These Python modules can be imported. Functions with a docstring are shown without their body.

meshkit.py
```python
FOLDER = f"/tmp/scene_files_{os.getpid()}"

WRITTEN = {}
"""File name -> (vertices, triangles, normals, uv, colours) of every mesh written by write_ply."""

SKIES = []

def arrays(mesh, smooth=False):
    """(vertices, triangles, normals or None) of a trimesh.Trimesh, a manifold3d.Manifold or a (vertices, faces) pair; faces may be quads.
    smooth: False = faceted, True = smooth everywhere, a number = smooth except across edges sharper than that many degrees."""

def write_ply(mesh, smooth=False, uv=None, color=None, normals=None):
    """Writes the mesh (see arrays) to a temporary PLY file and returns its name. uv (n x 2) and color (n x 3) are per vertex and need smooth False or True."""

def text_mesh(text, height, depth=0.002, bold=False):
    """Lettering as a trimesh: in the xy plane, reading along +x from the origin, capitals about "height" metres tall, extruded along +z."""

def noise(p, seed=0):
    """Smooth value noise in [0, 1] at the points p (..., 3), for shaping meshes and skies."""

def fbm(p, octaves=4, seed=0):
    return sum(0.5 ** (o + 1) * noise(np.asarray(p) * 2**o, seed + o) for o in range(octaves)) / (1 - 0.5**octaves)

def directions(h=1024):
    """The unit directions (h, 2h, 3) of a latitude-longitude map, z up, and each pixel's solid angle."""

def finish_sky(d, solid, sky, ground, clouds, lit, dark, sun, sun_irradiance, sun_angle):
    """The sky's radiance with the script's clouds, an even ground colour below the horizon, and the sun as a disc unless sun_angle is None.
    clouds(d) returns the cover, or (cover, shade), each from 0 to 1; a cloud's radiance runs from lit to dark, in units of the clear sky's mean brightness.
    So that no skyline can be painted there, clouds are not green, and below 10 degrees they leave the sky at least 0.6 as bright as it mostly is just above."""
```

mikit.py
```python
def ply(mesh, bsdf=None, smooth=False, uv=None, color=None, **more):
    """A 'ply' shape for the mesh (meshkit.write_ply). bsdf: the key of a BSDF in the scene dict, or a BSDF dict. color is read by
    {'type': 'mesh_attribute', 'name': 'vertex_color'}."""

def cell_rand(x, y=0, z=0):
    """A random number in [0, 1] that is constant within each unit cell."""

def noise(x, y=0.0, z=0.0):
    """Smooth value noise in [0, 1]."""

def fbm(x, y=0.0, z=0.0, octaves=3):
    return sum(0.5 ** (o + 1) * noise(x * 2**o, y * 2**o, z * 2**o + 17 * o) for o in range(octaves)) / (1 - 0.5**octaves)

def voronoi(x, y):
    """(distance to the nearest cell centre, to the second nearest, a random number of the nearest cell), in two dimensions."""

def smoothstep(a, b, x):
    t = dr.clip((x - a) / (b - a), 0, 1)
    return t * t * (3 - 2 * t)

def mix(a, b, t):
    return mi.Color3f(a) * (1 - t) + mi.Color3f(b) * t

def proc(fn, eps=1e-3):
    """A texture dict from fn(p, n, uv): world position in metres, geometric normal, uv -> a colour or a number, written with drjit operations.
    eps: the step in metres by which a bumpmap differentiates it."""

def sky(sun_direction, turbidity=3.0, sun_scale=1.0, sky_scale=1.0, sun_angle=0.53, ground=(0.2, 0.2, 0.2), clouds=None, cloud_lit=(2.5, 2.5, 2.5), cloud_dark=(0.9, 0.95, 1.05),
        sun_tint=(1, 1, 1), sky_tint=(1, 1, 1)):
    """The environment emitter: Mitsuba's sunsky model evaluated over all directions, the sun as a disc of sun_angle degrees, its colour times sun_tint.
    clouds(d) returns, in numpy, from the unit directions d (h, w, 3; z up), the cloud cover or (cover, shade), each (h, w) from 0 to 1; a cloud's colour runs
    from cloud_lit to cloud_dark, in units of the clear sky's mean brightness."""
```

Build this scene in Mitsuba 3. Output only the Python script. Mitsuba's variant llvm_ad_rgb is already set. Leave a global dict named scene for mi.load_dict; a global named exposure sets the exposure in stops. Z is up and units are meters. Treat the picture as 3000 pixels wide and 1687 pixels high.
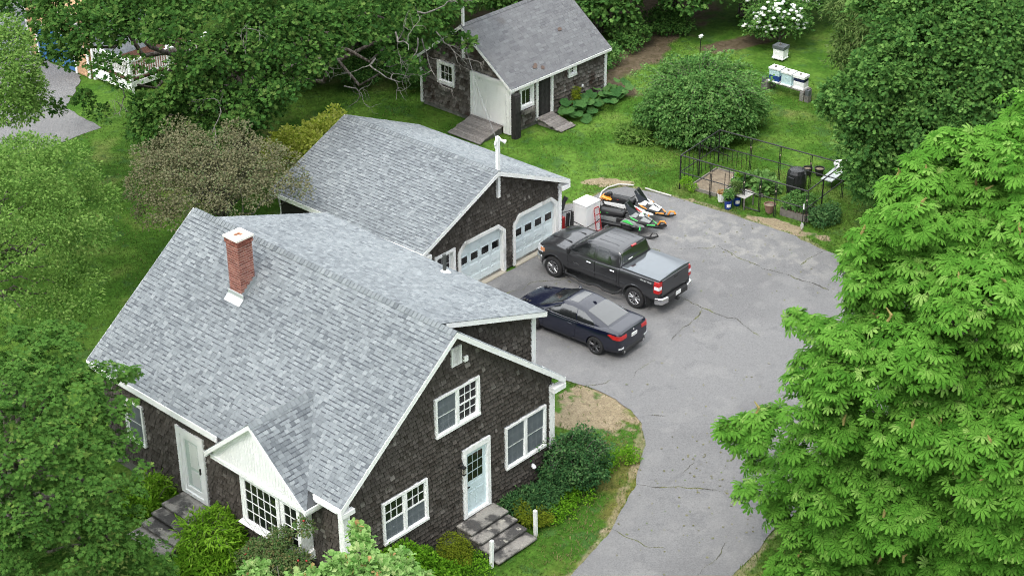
import math, random
import numpy as np, trimesh, manifold3d as m3
import drjit as dr, mitsuba as mi
import mikit, meshkit
from shapely.geometry import Polygon, box as sbox, LineString, Point
from shapely.ops import unary_union
from shapely.prepared import prep
from scipy.interpolate import PchipInterpolator

# ------------------------------------------------------------------ camera, sky, exposure
T = mi.ScalarTransform4f
CAM = np.array([-29.3336, -29.3363, 31.3268])
FW, UP = np.array([.641080, .596538, -.482865]), np.array([.358166, .323901, .875674])
scene, labels = {}, {}
scene['camera'] = {'type': 'perspective', 'fov': 32.12, 'fov_axis': 'x', 'near_clip': .5, 'far_clip': 600.,
                   'to_world': T().look_at(origin=CAM.tolist(), target=(CAM + 50 * FW).tolist(), up=UP.tolist())}
def clouds(d):
    p = d / np.maximum(d[..., 2:], .10)
    n = meshkit.fbm(np.stack([p[..., 0] * 1.1 + 7, p[..., 1] * 1.1 + 5.5, p[..., 0] * 0 + 2], -1), 5, 3)
    return np.clip(.92 + .9 * (n - .5), .75, 1), np.clip((.63 - n) * 7, 0, 1)
scene['sky'] = mikit.sky((-.56, -.16, .81), turbidity=3, sun_scale=.36, sun_angle=14, clouds=clouds,
                         cloud_lit=(8.0, 8.3, 8.5), cloud_dark=(1.2, 1.32, 1.48), sun_tint=(.86, .95, 1.12))
exposure = 1.92

# ------------------------------------------------------------------ helpers
rng = np.random.default_rng(7)
used = {}
def key(name):
    n = used.get(name, 0)
    used[name] = n + 1
    k = name if n == 0 else '%s_%03d' % (name, n)
    return k
def thing(name, label, cat, group=None, kind=None):
    k = key(name)
    labels[k] = {'label': label, 'category': cat}
    if group: labels[k]['group'] = group
    if kind: labels[k]['kind'] = kind
    return k
def put(name, mesh, mat, parent=None, smooth=False, uv=None, label=None, kind=None):
    k = key(name if parent is None else parent + '__' + name)
    scene[k] = mikit.ply(mesh, mat, smooth=smooth, uv=uv)
    if label or kind:
        labels[k] = {}
        if label: labels[k]['label'] = label
        if kind: labels[k]['kind'] = kind
    return k
def struct(name, mesh, mat, smooth=False, uv=None):
    k = put(name, mesh, mat, None, smooth, uv)
    labels[k] = {'kind': 'structure'}
    return k
def cat(*ms):
    ms = [m for m in ms if m is not None]
    return trimesh.util.concatenate(ms) if len(ms) > 1 else ms[0]
def box(x0, x1, y0, y1, z0, z1):
    m = trimesh.creation.box((abs(x1 - x0), abs(y1 - y0), abs(z1 - z0)))
    m.apply_translation(((x0 + x1) / 2, (y0 + y1) / 2, (z0 + z1) / 2))
    return m
def rbox(x0, x1, y0, y1, z0, z1, r=.02, seg=8):
    s = m3.Manifold.sphere(r, seg)
    pts = [s.translate((x, y, z)) for x in (x0 + r, x1 - r) for y in (y0 + r, y1 - r) for z in (z0 + r, z1 - r)]
    return tm(m3.Manifold.batch_hull(pts))
def tm(m):
    q = m.to_mesh()
    return trimesh.Trimesh(np.array(q.vert_properties[:, :3]), np.array(q.tri_verts), process=False)
def mani(t):
    return m3.Manifold(m3.Mesh(np.asarray(t.vertices, np.float32), np.asarray(t.faces, np.uint32)))
def hull(*sph, seg=12):
    return m3.Manifold.batch_hull([m3.Manifold.sphere(r, seg).translate(tuple(map(float, p))) for p, r in sph])
def tube(pts, r, sides=7):
    """tapered tube through the points, closed"""
    p = np.asarray(pts, float); n = len(p)
    r = np.broadcast_to(np.asarray(r, float), (n,))
    t = np.gradient(p, axis=0); t /= np.linalg.norm(t, axis=1, keepdims=True) + 1e-12
    ref = np.array([0, 0, 1.]) if abs(t[:, 2]).mean() < .85 else np.array([1., 0, 0])
    a = np.cross(t, ref); a /= np.linalg.norm(a, axis=1, keepdims=True) + 1e-12
    b = np.cross(t, a)
    an = np.arange(sides) * 2 * np.pi / sides
    v = p[:, None] + r[:, None, None] * (np.cos(an)[None, :, None] * a[:, None] + np.sin(an)[None, :, None] * b[:, None])
    v = v.reshape(-1, 3)
    f = []
    for i in range(n - 1):
        for j in range(sides):
            q, w = i * sides + j, i * sides + (j + 1) % sides
            f += [[q, w, w + sides], [q, w + sides, q + sides]]
    c0, c1 = len(v), len(v) + 1
    v = np.vstack([v, p[0], p[-1]])
    for j in range(sides):
        f += [[c0, (j + 1) % sides, j], [c1, (n - 1) * sides + j, (n - 1) * sides + (j + 1) % sides]]
    return trimesh.Trimesh(v, f, process=False)
def prism(poly, axis_o, u, v, n, depth):
    """polygon in (u, v) at axis_o, extruded by depth along n"""
    p = poly if isinstance(poly, Polygon) else Polygon(poly)
    m = trimesh.creation.extrude_polygon(p, depth, engine='earcut')
    M = np.eye(4); M[:3, 0], M[:3, 1], M[:3, 2], M[:3, 3] = u, v, n, axis_o
    m.apply_transform(M)
    if np.linalg.det(M[:3, :3]) < 0: m.invert()
    return m
def rotz(m, deg, t=(0, 0, 0)):
    M = trimesh.transformations.rotation_matrix(math.radians(deg), (0, 0, 1)); M[:3, 3] = t
    m = m.copy(); m.apply_transform(M); return m
class Fr:
    """a wall's frame: origin, u along it, n out of it"""
    def __init__(s, o, u, n): s.o, s.u, s.n, s.z = (np.asarray(q, float) for q in (o, u, n, (0, 0, 1)))
    def P(s, u, d, z): return s.o + s.u * u + s.n * d + s.z * z
    def box(s, u0, u1, d0, d1, z0, z1):
        m = trimesh.creation.box((abs(u1 - u0), abs(d1 - d0), abs(z1 - z0)))
        M = np.eye(4); M[:3, 0], M[:3, 1], M[:3, 2] = s.u, s.n, s.z
        M[:3, 3] = s.P((u0 + u1) / 2, (d0 + d1) / 2, (z0 + z1) / 2)
        m.apply_transform(M)
        if np.linalg.det(M[:3, :3]) < 0: m.invert()
        return m
    def poly(s, pts, d0, d1):
        return prism(pts, s.P(0, d0, 0), s.u, s.z, s.n, d1 - d0)

# ------------------------------------------------------------------ materials
def rgb(*c): return {'type': 'rgb', 'value': list(c)}
def mat(name, color, rough=.6, metallic=0., spec=.5, coat=0., two=True, **kw):
    d = {'type': 'principled', 'base_color': rgb(*color) if isinstance(color, tuple) else color, 'roughness': rough, 'metallic': metallic, 'specular': spec}
    if coat: d['clearcoat'] = coat; d['clearcoat_gloss'] = .95
    d.update(kw)
    scene['m_' + name] = {'type': 'twosided', 'bsdf': d} if two else d
    return 'm_' + name
def C(*c): return mi.Color3f(*c)
P_ = mikit.proc
fb, nz, sm, mx = mikit.fbm, mikit.noise, mikit.smoothstep, mikit.mix
def tone(stops, grain=.25, scale=60., spots=None, butt=None):
    """colour by the piece's own number (uv.x) plus a fine grain"""
    def fn(p, n, uv):
        t = uv.x
        c = C(*stops[0])
        for i in range(1, len(stops)):
            c = mx(c, C(*stops[i]), sm((i - 1) / (len(stops) - 1), i / (len(stops) - 1), t))
        g = fb(p.x * scale, p.y * scale, p.z * scale, 2)
        c = c * (1 - grain + 2 * grain * g)
        if butt: c = dr.select(uv.y > .5, C(*butt), c)             # cut lower edge of a shingle, and the painted row shadow band
        if spots:
            w = sm(spots[1], spots[1] + .12, fb(p.x * 1.7, p.y * 1.7, p.z * 1.7, 4))
            c = mx(c, C(*spots[0]), w * .7)
        return c
    return P_(fn)
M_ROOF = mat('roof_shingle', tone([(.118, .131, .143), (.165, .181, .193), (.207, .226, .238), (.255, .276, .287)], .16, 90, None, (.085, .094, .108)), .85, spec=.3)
M_BROOF = mat('barn_roof_shingle', tone([(.125, .125, .135), (.155, .157, .165), (.185, .19, .197)], .2, 70, ((.12, .115, .115), .68)), .9, spec=.25)
M_SHAKE = mat('wood_shingle', tone([(.044, .037, .031), (.068, .059, .052), (.092, .081, .072), (.18, .165, .15)], .3, 45), .85, spec=.25)
M_BSHAKE = mat('barn_shingle', tone([(.052, .043, .036), (.095, .082, .072), (.155, .142, .13), (.25, .235, .22)], .35, 30, ((.035, .018, .012), .58)), .88, spec=.2)
M_BACK = mat('wall_backing', (.02, .018, .016), .9)
M_DECK = mat('roof_felt', (.08, .085, .09), .95)
def paint(name, c, dirt=(.42, .40, .37), amount=.18, rough=.55):
    def fn(p, n, uv):
        w = sm(.55, .8, fb(p.x * 5, p.y * 5, p.z * 1.6, 4))
        return mx(C(*c), C(*dirt), w * amount) * (.96 + .08 * nz(p.x * 40, p.y * 40, p.z * 40))
    return mat(name, P_(fn), rough)
M_WHITE = paint('white_paint', (.86, .86, .86), (.5, .49, .47), .12)
M_WEATHERED = paint('worn_white_paint', (.80, .80, .79), (.32, .30, .28), .6)
M_BLUEWHITE = paint('pale_blue_paint', (.60, .71, .75), (.5, .55, .56), .15, .45)
M_GDOOR = paint('garage_door_paint', (.70, .78, .80), (.5, .53, .54), .15, .45)
def glassy(name, c, r=.04): return mat(name, c, r, spec=.6)
M_PANE = glassy('dark_glass', (.012, .013, .014))
M_SCREEN = mat('insect_screen', (.075, .085, .095), .4, spec=.4)
M_BLACK = mat('black_metal', (.014, .014, .015), .45)
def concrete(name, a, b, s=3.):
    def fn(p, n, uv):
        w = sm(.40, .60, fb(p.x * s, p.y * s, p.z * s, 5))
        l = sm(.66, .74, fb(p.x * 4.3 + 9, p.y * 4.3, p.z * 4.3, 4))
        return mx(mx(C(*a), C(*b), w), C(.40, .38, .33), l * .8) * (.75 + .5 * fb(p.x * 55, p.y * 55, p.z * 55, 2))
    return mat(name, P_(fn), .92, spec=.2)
M_CONC = concrete('old_concrete', (.075, .072, .07), (.27, .255, .235))
M_FOUND = concrete('foundation', (.14, .135, .125), (.25, .24, .225), 1.5)
M_BRICK = mat('brick', tone([(.17, .062, .048), (.24, .088, .066), (.31, .135, .105)], .25, 60), .9, spec=.2)
M_MORTAR = mat('mortar', (.52, .44, .40), .95)
M_FLASH = mat('flashing', (.62, .64, .65), .38, .6)
def plank(name, a, b):
    def fn(p, n, uv):
        g = fb(p.x * 3 + uv.x * 9, p.y * 38, p.z * 38, 3) if name == 'x' else fb(p.x * 22, p.y * 22, p.z * 8, 4)
        return mx(C(*a), C(*b), g) * (.7 + .6 * uv.x)
    return mat(name, P_(fn), .9, spec=.2)
M_PLANK = plank('weathered_plank', (.10, .09, .085), (.30, .275, .26))
M_BLACKWOOD = plank('black_wood', (.018, .017, .017), (.06, .058, .056))
M_BED = plank('bed_board', (.17, .15, .13), (.30, .28, .26))

# ------------------------------------------------------------------ shingles and other laid pieces
CLIP = {}
def piece(o, u, v, n, u0, u1, v0, v1, t0, t1, skew=0., vb=None):
    q = np.array([[u0, v0 + skew], [u1, v0 - skew], [u1, v1], [u0, v1]])
    lo = o + q[:, :1] * u + q[:, 1:] * v
    hi = lo + n * np.array([t0, t0, t1, t1])[:, None]
    V = np.vstack([hi, lo])
    if vb is not None:                                           # laminated tab: dark granule band painting in the shadow under the next course
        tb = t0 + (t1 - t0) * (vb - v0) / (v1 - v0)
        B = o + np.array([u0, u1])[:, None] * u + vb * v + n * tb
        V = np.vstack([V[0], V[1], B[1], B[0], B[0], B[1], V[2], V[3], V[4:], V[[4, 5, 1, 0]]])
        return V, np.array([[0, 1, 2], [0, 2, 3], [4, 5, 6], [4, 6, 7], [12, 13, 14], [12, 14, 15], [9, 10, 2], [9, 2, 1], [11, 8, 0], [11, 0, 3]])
    V = np.vstack([V, V[[4, 5, 1, 0]]])                          # 8..11: the lower edge
    F = [[0, 1, 2], [0, 2, 3], [8, 9, 10], [8, 10, 11], [5, 6, 2], [5, 2, 1], [7, 4, 0], [7, 0, 3]]
    return V, np.array(F)
def clipped(o, u, v, n, pg, v0, v1, t0, t1):
    out = []
    for g in (pg.geoms if hasattr(pg, 'geoms') else [pg]):
        if g.geom_type != 'Polygon' or g.area < 4e-4: continue
        c = np.array(g.exterior.coords)[:-1]
        vv, ff = trimesh.creation.triangulate_polygon(Polygon(c), engine='earcut')
        th = t0 + (t1 - t0) * np.clip((vv[:, 1] - v0) / (v1 - v0), 0, 1)
        lo = o + vv[:, :1] * u + vv[:, 1:] * v
        m = len(vv)
        V = np.vstack([lo + n * th[:, None], lo]); F = [list(x) for x in ff]
        # skirts around the outline
        ring = [int(np.argmin(((vv - p) ** 2).sum(1))) for p in c]
        s = Polygon(c).exterior.is_ccw
        for i in range(len(ring)):
            a, b = ring[i], ring[(i + 1) % len(ring)]
            if not s: a, b = b, a
            F += [[a + m, b + m, b], [a + m, b, a]]
        out.append((V, np.array(F)))
    return out
def lay(poly, o, u, v, n, exposure_, wmin, wmax, t0, t1, holder, gap=.004, over=.03, jit=.0, skew=0., v_start=None, tones=None, band=0.):
    """rows of pieces over the polygon (u, v); returns [(V, F, tone, centre, holder)]"""
    o, u, v, n = (np.asarray(q, float) for q in (o, u, v, n))
    flip = np.dot(np.cross(u, v), n) < 0
    pp = prep(poly); x0, y0, x1, y1 = poly.bounds
    y = y0 if v_start is None else v_start
    out = []
    while y < y1:
        x = x0 - rng.uniform(0, wmax)
        while x < x1:
            w = rng.uniform(wmin, wmax)
            j = rng.normal(0, jit) if jit else 0.
            a, b, c, d = x + gap / 2, x + w - gap / 2, y + j, y + exposure_ + over
            r = sbox(a, c, b, d)
            tn = float(rng.random() if tones is None else tones(x, y))
            th = t0 * rng.uniform(.75, 1.25)
            got = []
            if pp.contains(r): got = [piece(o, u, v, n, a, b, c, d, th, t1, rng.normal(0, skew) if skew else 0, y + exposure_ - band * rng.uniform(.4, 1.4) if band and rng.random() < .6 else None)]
            elif pp.intersects(r):
                g = poly.intersection(r)
                if g.area > 1e-3: got = clipped(o, u, v, n, g, c, d, th, t1)
            for V, F in got:
                out.append((V, F[:, ::-1] if flip else F, tn, V.mean(0), holder))
            x += w
        y += exposure_
    return out
def tone_uv(V, t):
    U = np.zeros((len(V), 2)); U[:, 0] = t
    if len(V) == 12: U[8:, 1] = 1
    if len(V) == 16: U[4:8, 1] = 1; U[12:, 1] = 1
    return U
def join(pieces):
    V, F, U, k = [], [], [], 0
    for p in pieces:
        V.append(p[0]); F.append(p[1] + k); k += len(p[0])
        U.append(tone_uv(p[0], p[2]))
    return (np.vstack(V), np.vstack(F)), np.vstack(U)
def emit(pieces, name, mat_, root, stuff, most=300, prefer=None):
    """the most pieces nearest to the camera become parts of their holders, the rest one part of the thing"""
    d = np.array([np.linalg.norm(p[3] - CAM) + (prefer(p) if prefer else 0) for p in pieces])
    order = np.argsort(d)
    for i in order[:most]:
        V, F, tn, c, h = pieces[i]
        put(name, (V, F), mat_, h, uv=tone_uv(V, tn))
    rest = [pieces[i] for i in order[most:]]
    if rest:
        m, U = join(rest)
        put(stuff, m, mat_, root, uv=U, kind='stuff')
UX, UY, UZ = np.array([1., 0, 0]), np.array([0, 1., 0]), np.array([0, 0, 1.])
# ------------------------------------------------------------------ windows and doors
def window(parent, fr, u0, u1, z0, z1, units=1, cols=3, rows=4, casing=.07, screens='', double=True, proud=.078, name='window', sill=True, trim=None):
    """casing, sashes with muntins, panes; screens: which sashes carry insect screens ('t0','b1',...)"""
    trim = trim or M_WHITE
    W = put(name, cat(fr.box(u0 - casing, u1 + casing, -.02, proud, z1, z1 + casing), fr.box(u0 - casing, u1 + casing, -.02, proud + .02, z0 - casing, z0),
                      fr.box(u0 - casing, u0, -.02, proud, z0, z1), fr.box(u1, u1 + casing, -.02, proud, z0, z1)), trim, parent)
    mull = .09
    w = (u1 - u0 - mull * (units - 1)) / units
    for i in range(units):
        a = u0 + i * (w + mull); b = a + w
        if i: put('mullion', fr.box(a - mull, a, -.02, proud - .008, z0, z1), trim, W)
        zm = (z0 + z1) / 2
        sash = [('t', zm - .02, z1, .012), ('b', z0, zm + .02, -.01)] if double else [('t', z0, z1, .0)]
        for s, c, d, dep in sash:
            st = .045
            put('sash', cat(fr.box(a, a + st, dep - .02, dep + .022, c, d), fr.box(b - st, b, dep - .02, dep + .022, c, d),
                            fr.box(a + st, b - st, dep - .02, dep + .02, d - st, d), fr.box(a + st, b - st, dep - .02, dep + .02, c, c + st)), trim, W)
            scr = s + str(i) in screens.split()
            ia, ib, ic, id_ = a + st, b - st, c + st, d - st
            nr = rows // 2 if double else rows
            mm = []
            for q in range(1, cols):
                x = ia + (ib - ia) * q / cols; mm.append(fr.box(x - .011, x + .011, dep - .008, dep + .012, ic, id_))
            for q in range(1, nr):
                y = ic + (id_ - ic) * q / nr; mm.append(fr.box(ia, ib, dep - .007, dep + .011, y - .011, y + .011))
            if mm: put('muntin', cat(*mm), trim, W)
            for q in range(cols):
                for e in range(nr):
                    put('pane', fr.box(ia + (ib - ia) * q / cols, ia + (ib - ia) * (q + 1) / cols, dep - .018, dep - .004, ic + (id_ - ic) * e / nr, ic + (id_ - ic) * (e + 1) / nr), M_PANE, W)
            if scr: put('insect_screen', fr.box(ia - .01, ib + .01, dep + .024, dep + .028, ic - .01, id_ + .01), M_SCREENNET, W)
    return W
# a net that lets part of the view through
scene['m_net'] = {'type': 'mask', 'opacity': .52, 'bsdf': {'type': 'twosided', 'bsdf': {'type': 'diffuse', 'reflectance': rgb(.20, .225, .25)}}}
M_SCREENNET = 'm_net'

# ------------------------------------------------------------------ the main house
house = thing('shingled_house', 'large dark shingled house with pale grey roof and red brick chimney', 'house')
RZ, EZ, HW, HL = 7.12, 3.65, 4.46, 11.33
k = (RZ - EZ) / HW
SL = math.hypot(HW, RZ - EZ)
KS, SW, SY0, SY1 = (7.12 - 5.66) / 4.365, 4.365, .67, 10.31
WB = .42                                        # bottom of the siding
put('foundation', box(-4.14, 4.10, .30, 11.0, -.3, WB), M_FOUND, house)
def gable_poly(x0, x1, zb, f, dz=.13): return Polygon([(x0, zb), (x1, zb), (x1, f(x1) - dz), (0, f(0) - dz), (x0, f(x0) - dz)] if x0 < 0 < x1 else [(x0, zb), (x1, zb), (x1, f(x1) - dz), (x0, f(x0) - dz)])
main_f = lambda x: RZ - k * abs(x)
shed_f = lambda x: RZ - KS * x
Gf = Fr((0, .25, 0), UX, -UY)
holes_g = [(-2.83, -1.11, 1.45, 2.84), (2.09, 3.84, 1.44, 2.91), (-.72, 1.04, 3.92, 5.20), (.32, 1.43, .55, 3.0), (-.01, .39, 5.9, 6.48)]
Lf = Fr((-4.19, 0, 0), -UY, -UX)                 # u = -Y
holes_l = [(-9.95, -9.05, 1.38, 2.82), (-7.44, -6.19, .5, 2.92), (-4.16, -1.55, 1.2, 3.3)]
pg = gable_poly(-4.19, 4.19, WB, main_f)
WG = put('wall', Gf.poly(pg, -.2, -.03), M_BACK, house)
WL = put('wall', Lf.box(-11.05, -.27, -.2, -.03, WB, 3.75), M_BACK, house)
WR = put('wall', cat(box(4.02, 4.10, .95, 10.1, WB, 5.5), box(3.95, 4.16, .26, .95, WB, 3.75), box(-4.1, 4.1, 10.95, 11.06, WB, 3.7)), M_BACK, house)
ps = Polygon([(.05, main_f(0) - .9), (4.12, 2.4), (4.12, shed_f(4.12) - .12), (.05, shed_f(.05) - .12)])
Sf = Fr((0, SY0 + .27, 0), UX, -UY)
WS = put('wall', Sf.poly(ps, -.12, -.03), M_BACK, house)
shk = []
def cut(p, holes, grow=.03): return p.difference(unary_union([sbox(a - grow, c - grow, b + grow, d + grow) for a, b, c, d in holes]))
def shake(x, y): return rng.uniform(.75, 1) if rng.random() < .03 else np.clip(rng.normal(.36, .17), 0, .75)
sk = dict(tones=shake, exposure_=.15, wmin=.085, wmax=.21, t0=.078, t1=.002, gap=.016, jit=.006, skew=.004)
shk += lay(cut(pg.intersection(sbox(-4.02, 0, 4.02, 9)), holes_g), Gf.P(0, -.03, 0), UX, UZ, -UY, holder=WG, **sk)
shk += lay(cut(sbox(-11.0, WB, -.3, 3.62), holes_l), Lf.P(0, -.03, 0), -UY, UZ, -UX, holder=WL, **sk)
shk += lay(ps.intersection(sbox(.05, 2, 3.98, 9)), Sf.P(0, -.03, 0), UX, UZ, -UY, holder=WS, **sk)
emit(shk, 'shingle', M_SHAKE, house, 'siding_shingles')
# trim: corner boards, rakes, fascias
tr = lambda m, n='trim_board', mt=M_WHITE, lab=None: put(n, m, mt, house, label=lab)
tr(cat(Gf.box(-4.225, -4.02, -.02, .062, .38, 3.45), box(-4.262, -4.226, .19, .40, .38, 3.45)), 'corner_board')
tr(cat(Gf.box(4.02, 4.20, -.02, .062, .38, 3.45), box(4.201, 4.235, .19, .40, .38, 3.45)), 'corner_board')
tr(cat(Sf.box(3.98, 4.16, -.02, .062, 2.2, shed_f(4.1) - .16), box(4.13, 4.165, SY0 + .245, SY0 + .42, .4, shed_f(4.1) - .16)), 'corner_board')
def slab(pts, y0, y1): return prism(Polygon(pts), (0, y1, 0), UX, UZ, -UY, y1 - y0)
tk = .11
RL = put('roof', slab([(-HW, EZ - .012), (0, RZ - .012), (0, RZ - tk - .06), (-HW, EZ - tk)], .02, HL - .02), M_DECK, house)
RR = put('roof', cat(slab([(0, RZ - .013), (HW, EZ - .012), (HW, EZ - tk), (0, RZ - tk - .06)], .02, SY0 + .3), slab([(0, RZ - .014), (SW, 5.648), (SW, 5.56), (0, RZ - .14)], SY0 + .012, SY1),
                     slab([(0, RZ - .013), (HW, EZ - .012), (HW, EZ - tk), (0, RZ - tk - .06)], SY1 + .01, HL - .02)), M_DECK, house)
def rake(x0, z0, x1, z1, y0, y1, w=.17, up=.0): return prism(Polygon([(x0, z0 + up), (x1, z1 + up), (x1, z1 - w), (x0, z0 - w)]), (0, y1, 0), UX, UZ, -UY, y1 - y0)
tr(cat(rake(-HW - .02, EZ - .02, 0, RZ - .01, -.012, .02, .19), rake(0, RZ - .01, HW + .02, EZ - .02, -.013, .02, .19)), 'rake_board')
tr(cat(rake(-HW, EZ - .13, 0, RZ - .13, .02, .24, .04), rake(0, RZ - .13, HW, EZ - .13, .021, .24, .04)), 'soffit')
tr(rake(.25, shed_f(.25) - .02, SW + .02, shed_f(SW) - .02, SY0 - .02, SY0 + .012, .15), 'rake_board')
tr(rake(-HW - .02, EZ - .02, 0, RZ - .01, HL - .02, HL + .012, .19), 'rake_board')
tr(box(-HW - .03, -HW + .0, -.01, 1.1, EZ - .19, EZ - .012), 'fascia')
tr(box(-HW - .03, -HW, 5.15, HL, EZ - .20, EZ - .012), 'fascia')
tr(box(-HW, -4.2, .22, HL - .1, EZ - .26, EZ - .22), 'soffit')
tr(box(SW, SW + .03, SY0 - .02, SY1, 5.5, 5.655), 'fascia')
tr(box(HW, HW + .03, -.01, SY0 + .26, EZ - .22, EZ - .012), 'fascia')
tr(cat(box(-HW - .033, -4.0, -.02, .12, EZ - .34, EZ - .2)), 'eave_return')
tr(cat(box(3.98, HW + .035, -.02, .21, EZ - .36, EZ - .2)), 'eave_return')
# roof shingles
nl = np.array([-(RZ - EZ), 0, HW]) / SL
vl = np.array([HW, 0, RZ - EZ]) / SL
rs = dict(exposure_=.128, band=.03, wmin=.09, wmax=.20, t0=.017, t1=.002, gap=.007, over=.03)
def blend(x, y):                                     # laminated shingles: runs of lighter and darker tabs
    return np.clip(rng.normal(.58, .21) + .3 * (meshkit.noise(np.array([x * .8, y * .8, 4.])) - .5), 0, 1)
PXR, PY, PHW, PEZ, PRZ = -4.9, 3.1, 2.1, 3.35, 5.15   # cross gable over the bay window
vx = -2.52
# left slope in (u = Y, v up the slope); the cross gable is cut out of it
def main_uv(x, y): return (y, (x + HW) / HW * SL)
cutg = Polygon([main_uv(-4.95, PY - PHW - .02), main_uv(vx, PY), main_uv(-4.95, PY + PHW + .02)])
polyL = sbox(0, 0, HL, SL - .02).difference(cutg).difference(sbox(7.36, 3.72, 7.92, 4.5))
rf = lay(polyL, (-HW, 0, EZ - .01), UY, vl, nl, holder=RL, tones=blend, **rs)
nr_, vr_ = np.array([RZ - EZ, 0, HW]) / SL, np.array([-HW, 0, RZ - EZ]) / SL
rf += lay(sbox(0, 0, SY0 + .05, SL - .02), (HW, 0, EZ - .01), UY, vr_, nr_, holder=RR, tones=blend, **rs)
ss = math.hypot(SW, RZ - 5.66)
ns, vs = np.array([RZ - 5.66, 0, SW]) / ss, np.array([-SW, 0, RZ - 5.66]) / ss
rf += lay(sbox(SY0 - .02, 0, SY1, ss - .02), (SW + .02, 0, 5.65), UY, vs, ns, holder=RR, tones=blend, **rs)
# cross gable roof
PS = math.hypot(PHW, PRZ - PEZ)
RP = put('roof', cat(prism(Polygon([(0, 0), (PRZ - PEZ, PHW), (PRZ - PEZ - .1, PHW), (-.1, 0)]), (PXR + .02, PY - PHW, PEZ - .012), UZ, UY, UX, .45),
                     prism(Polygon([(0, 0), (PRZ - PEZ, -PHW), (PRZ - PEZ - .1, -PHW), (-.1, 0)]), (PXR + .02, PY + PHW, PEZ - .012), UZ, UY, UX, .45)), M_DECK, house)
vp1 = np.array([0, PHW, PRZ - PEZ]) / PS; np1 = np.array([0, -(PRZ - PEZ), PHW]) / PS
tri = Polygon([(PXR, 0), (-4.82, 0), (vx + .04, PS - .01), (PXR, PS - .01)])
rf += lay(tri, (0, PY - PHW, PEZ - .008), UX, vp1, np1, holder=RP, tones=lambda x, y: np.clip(rng.normal(.36, .27), 0, 1), **rs)  # darker tabs on this slope: its shaded side put into the colour
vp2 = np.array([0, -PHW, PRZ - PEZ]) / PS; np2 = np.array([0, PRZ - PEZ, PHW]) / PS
rf += lay(tri, (0, PY + PHW, PEZ - .008), UX, vp2, np2, holder=RP, tones=blend, **rs)
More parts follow.
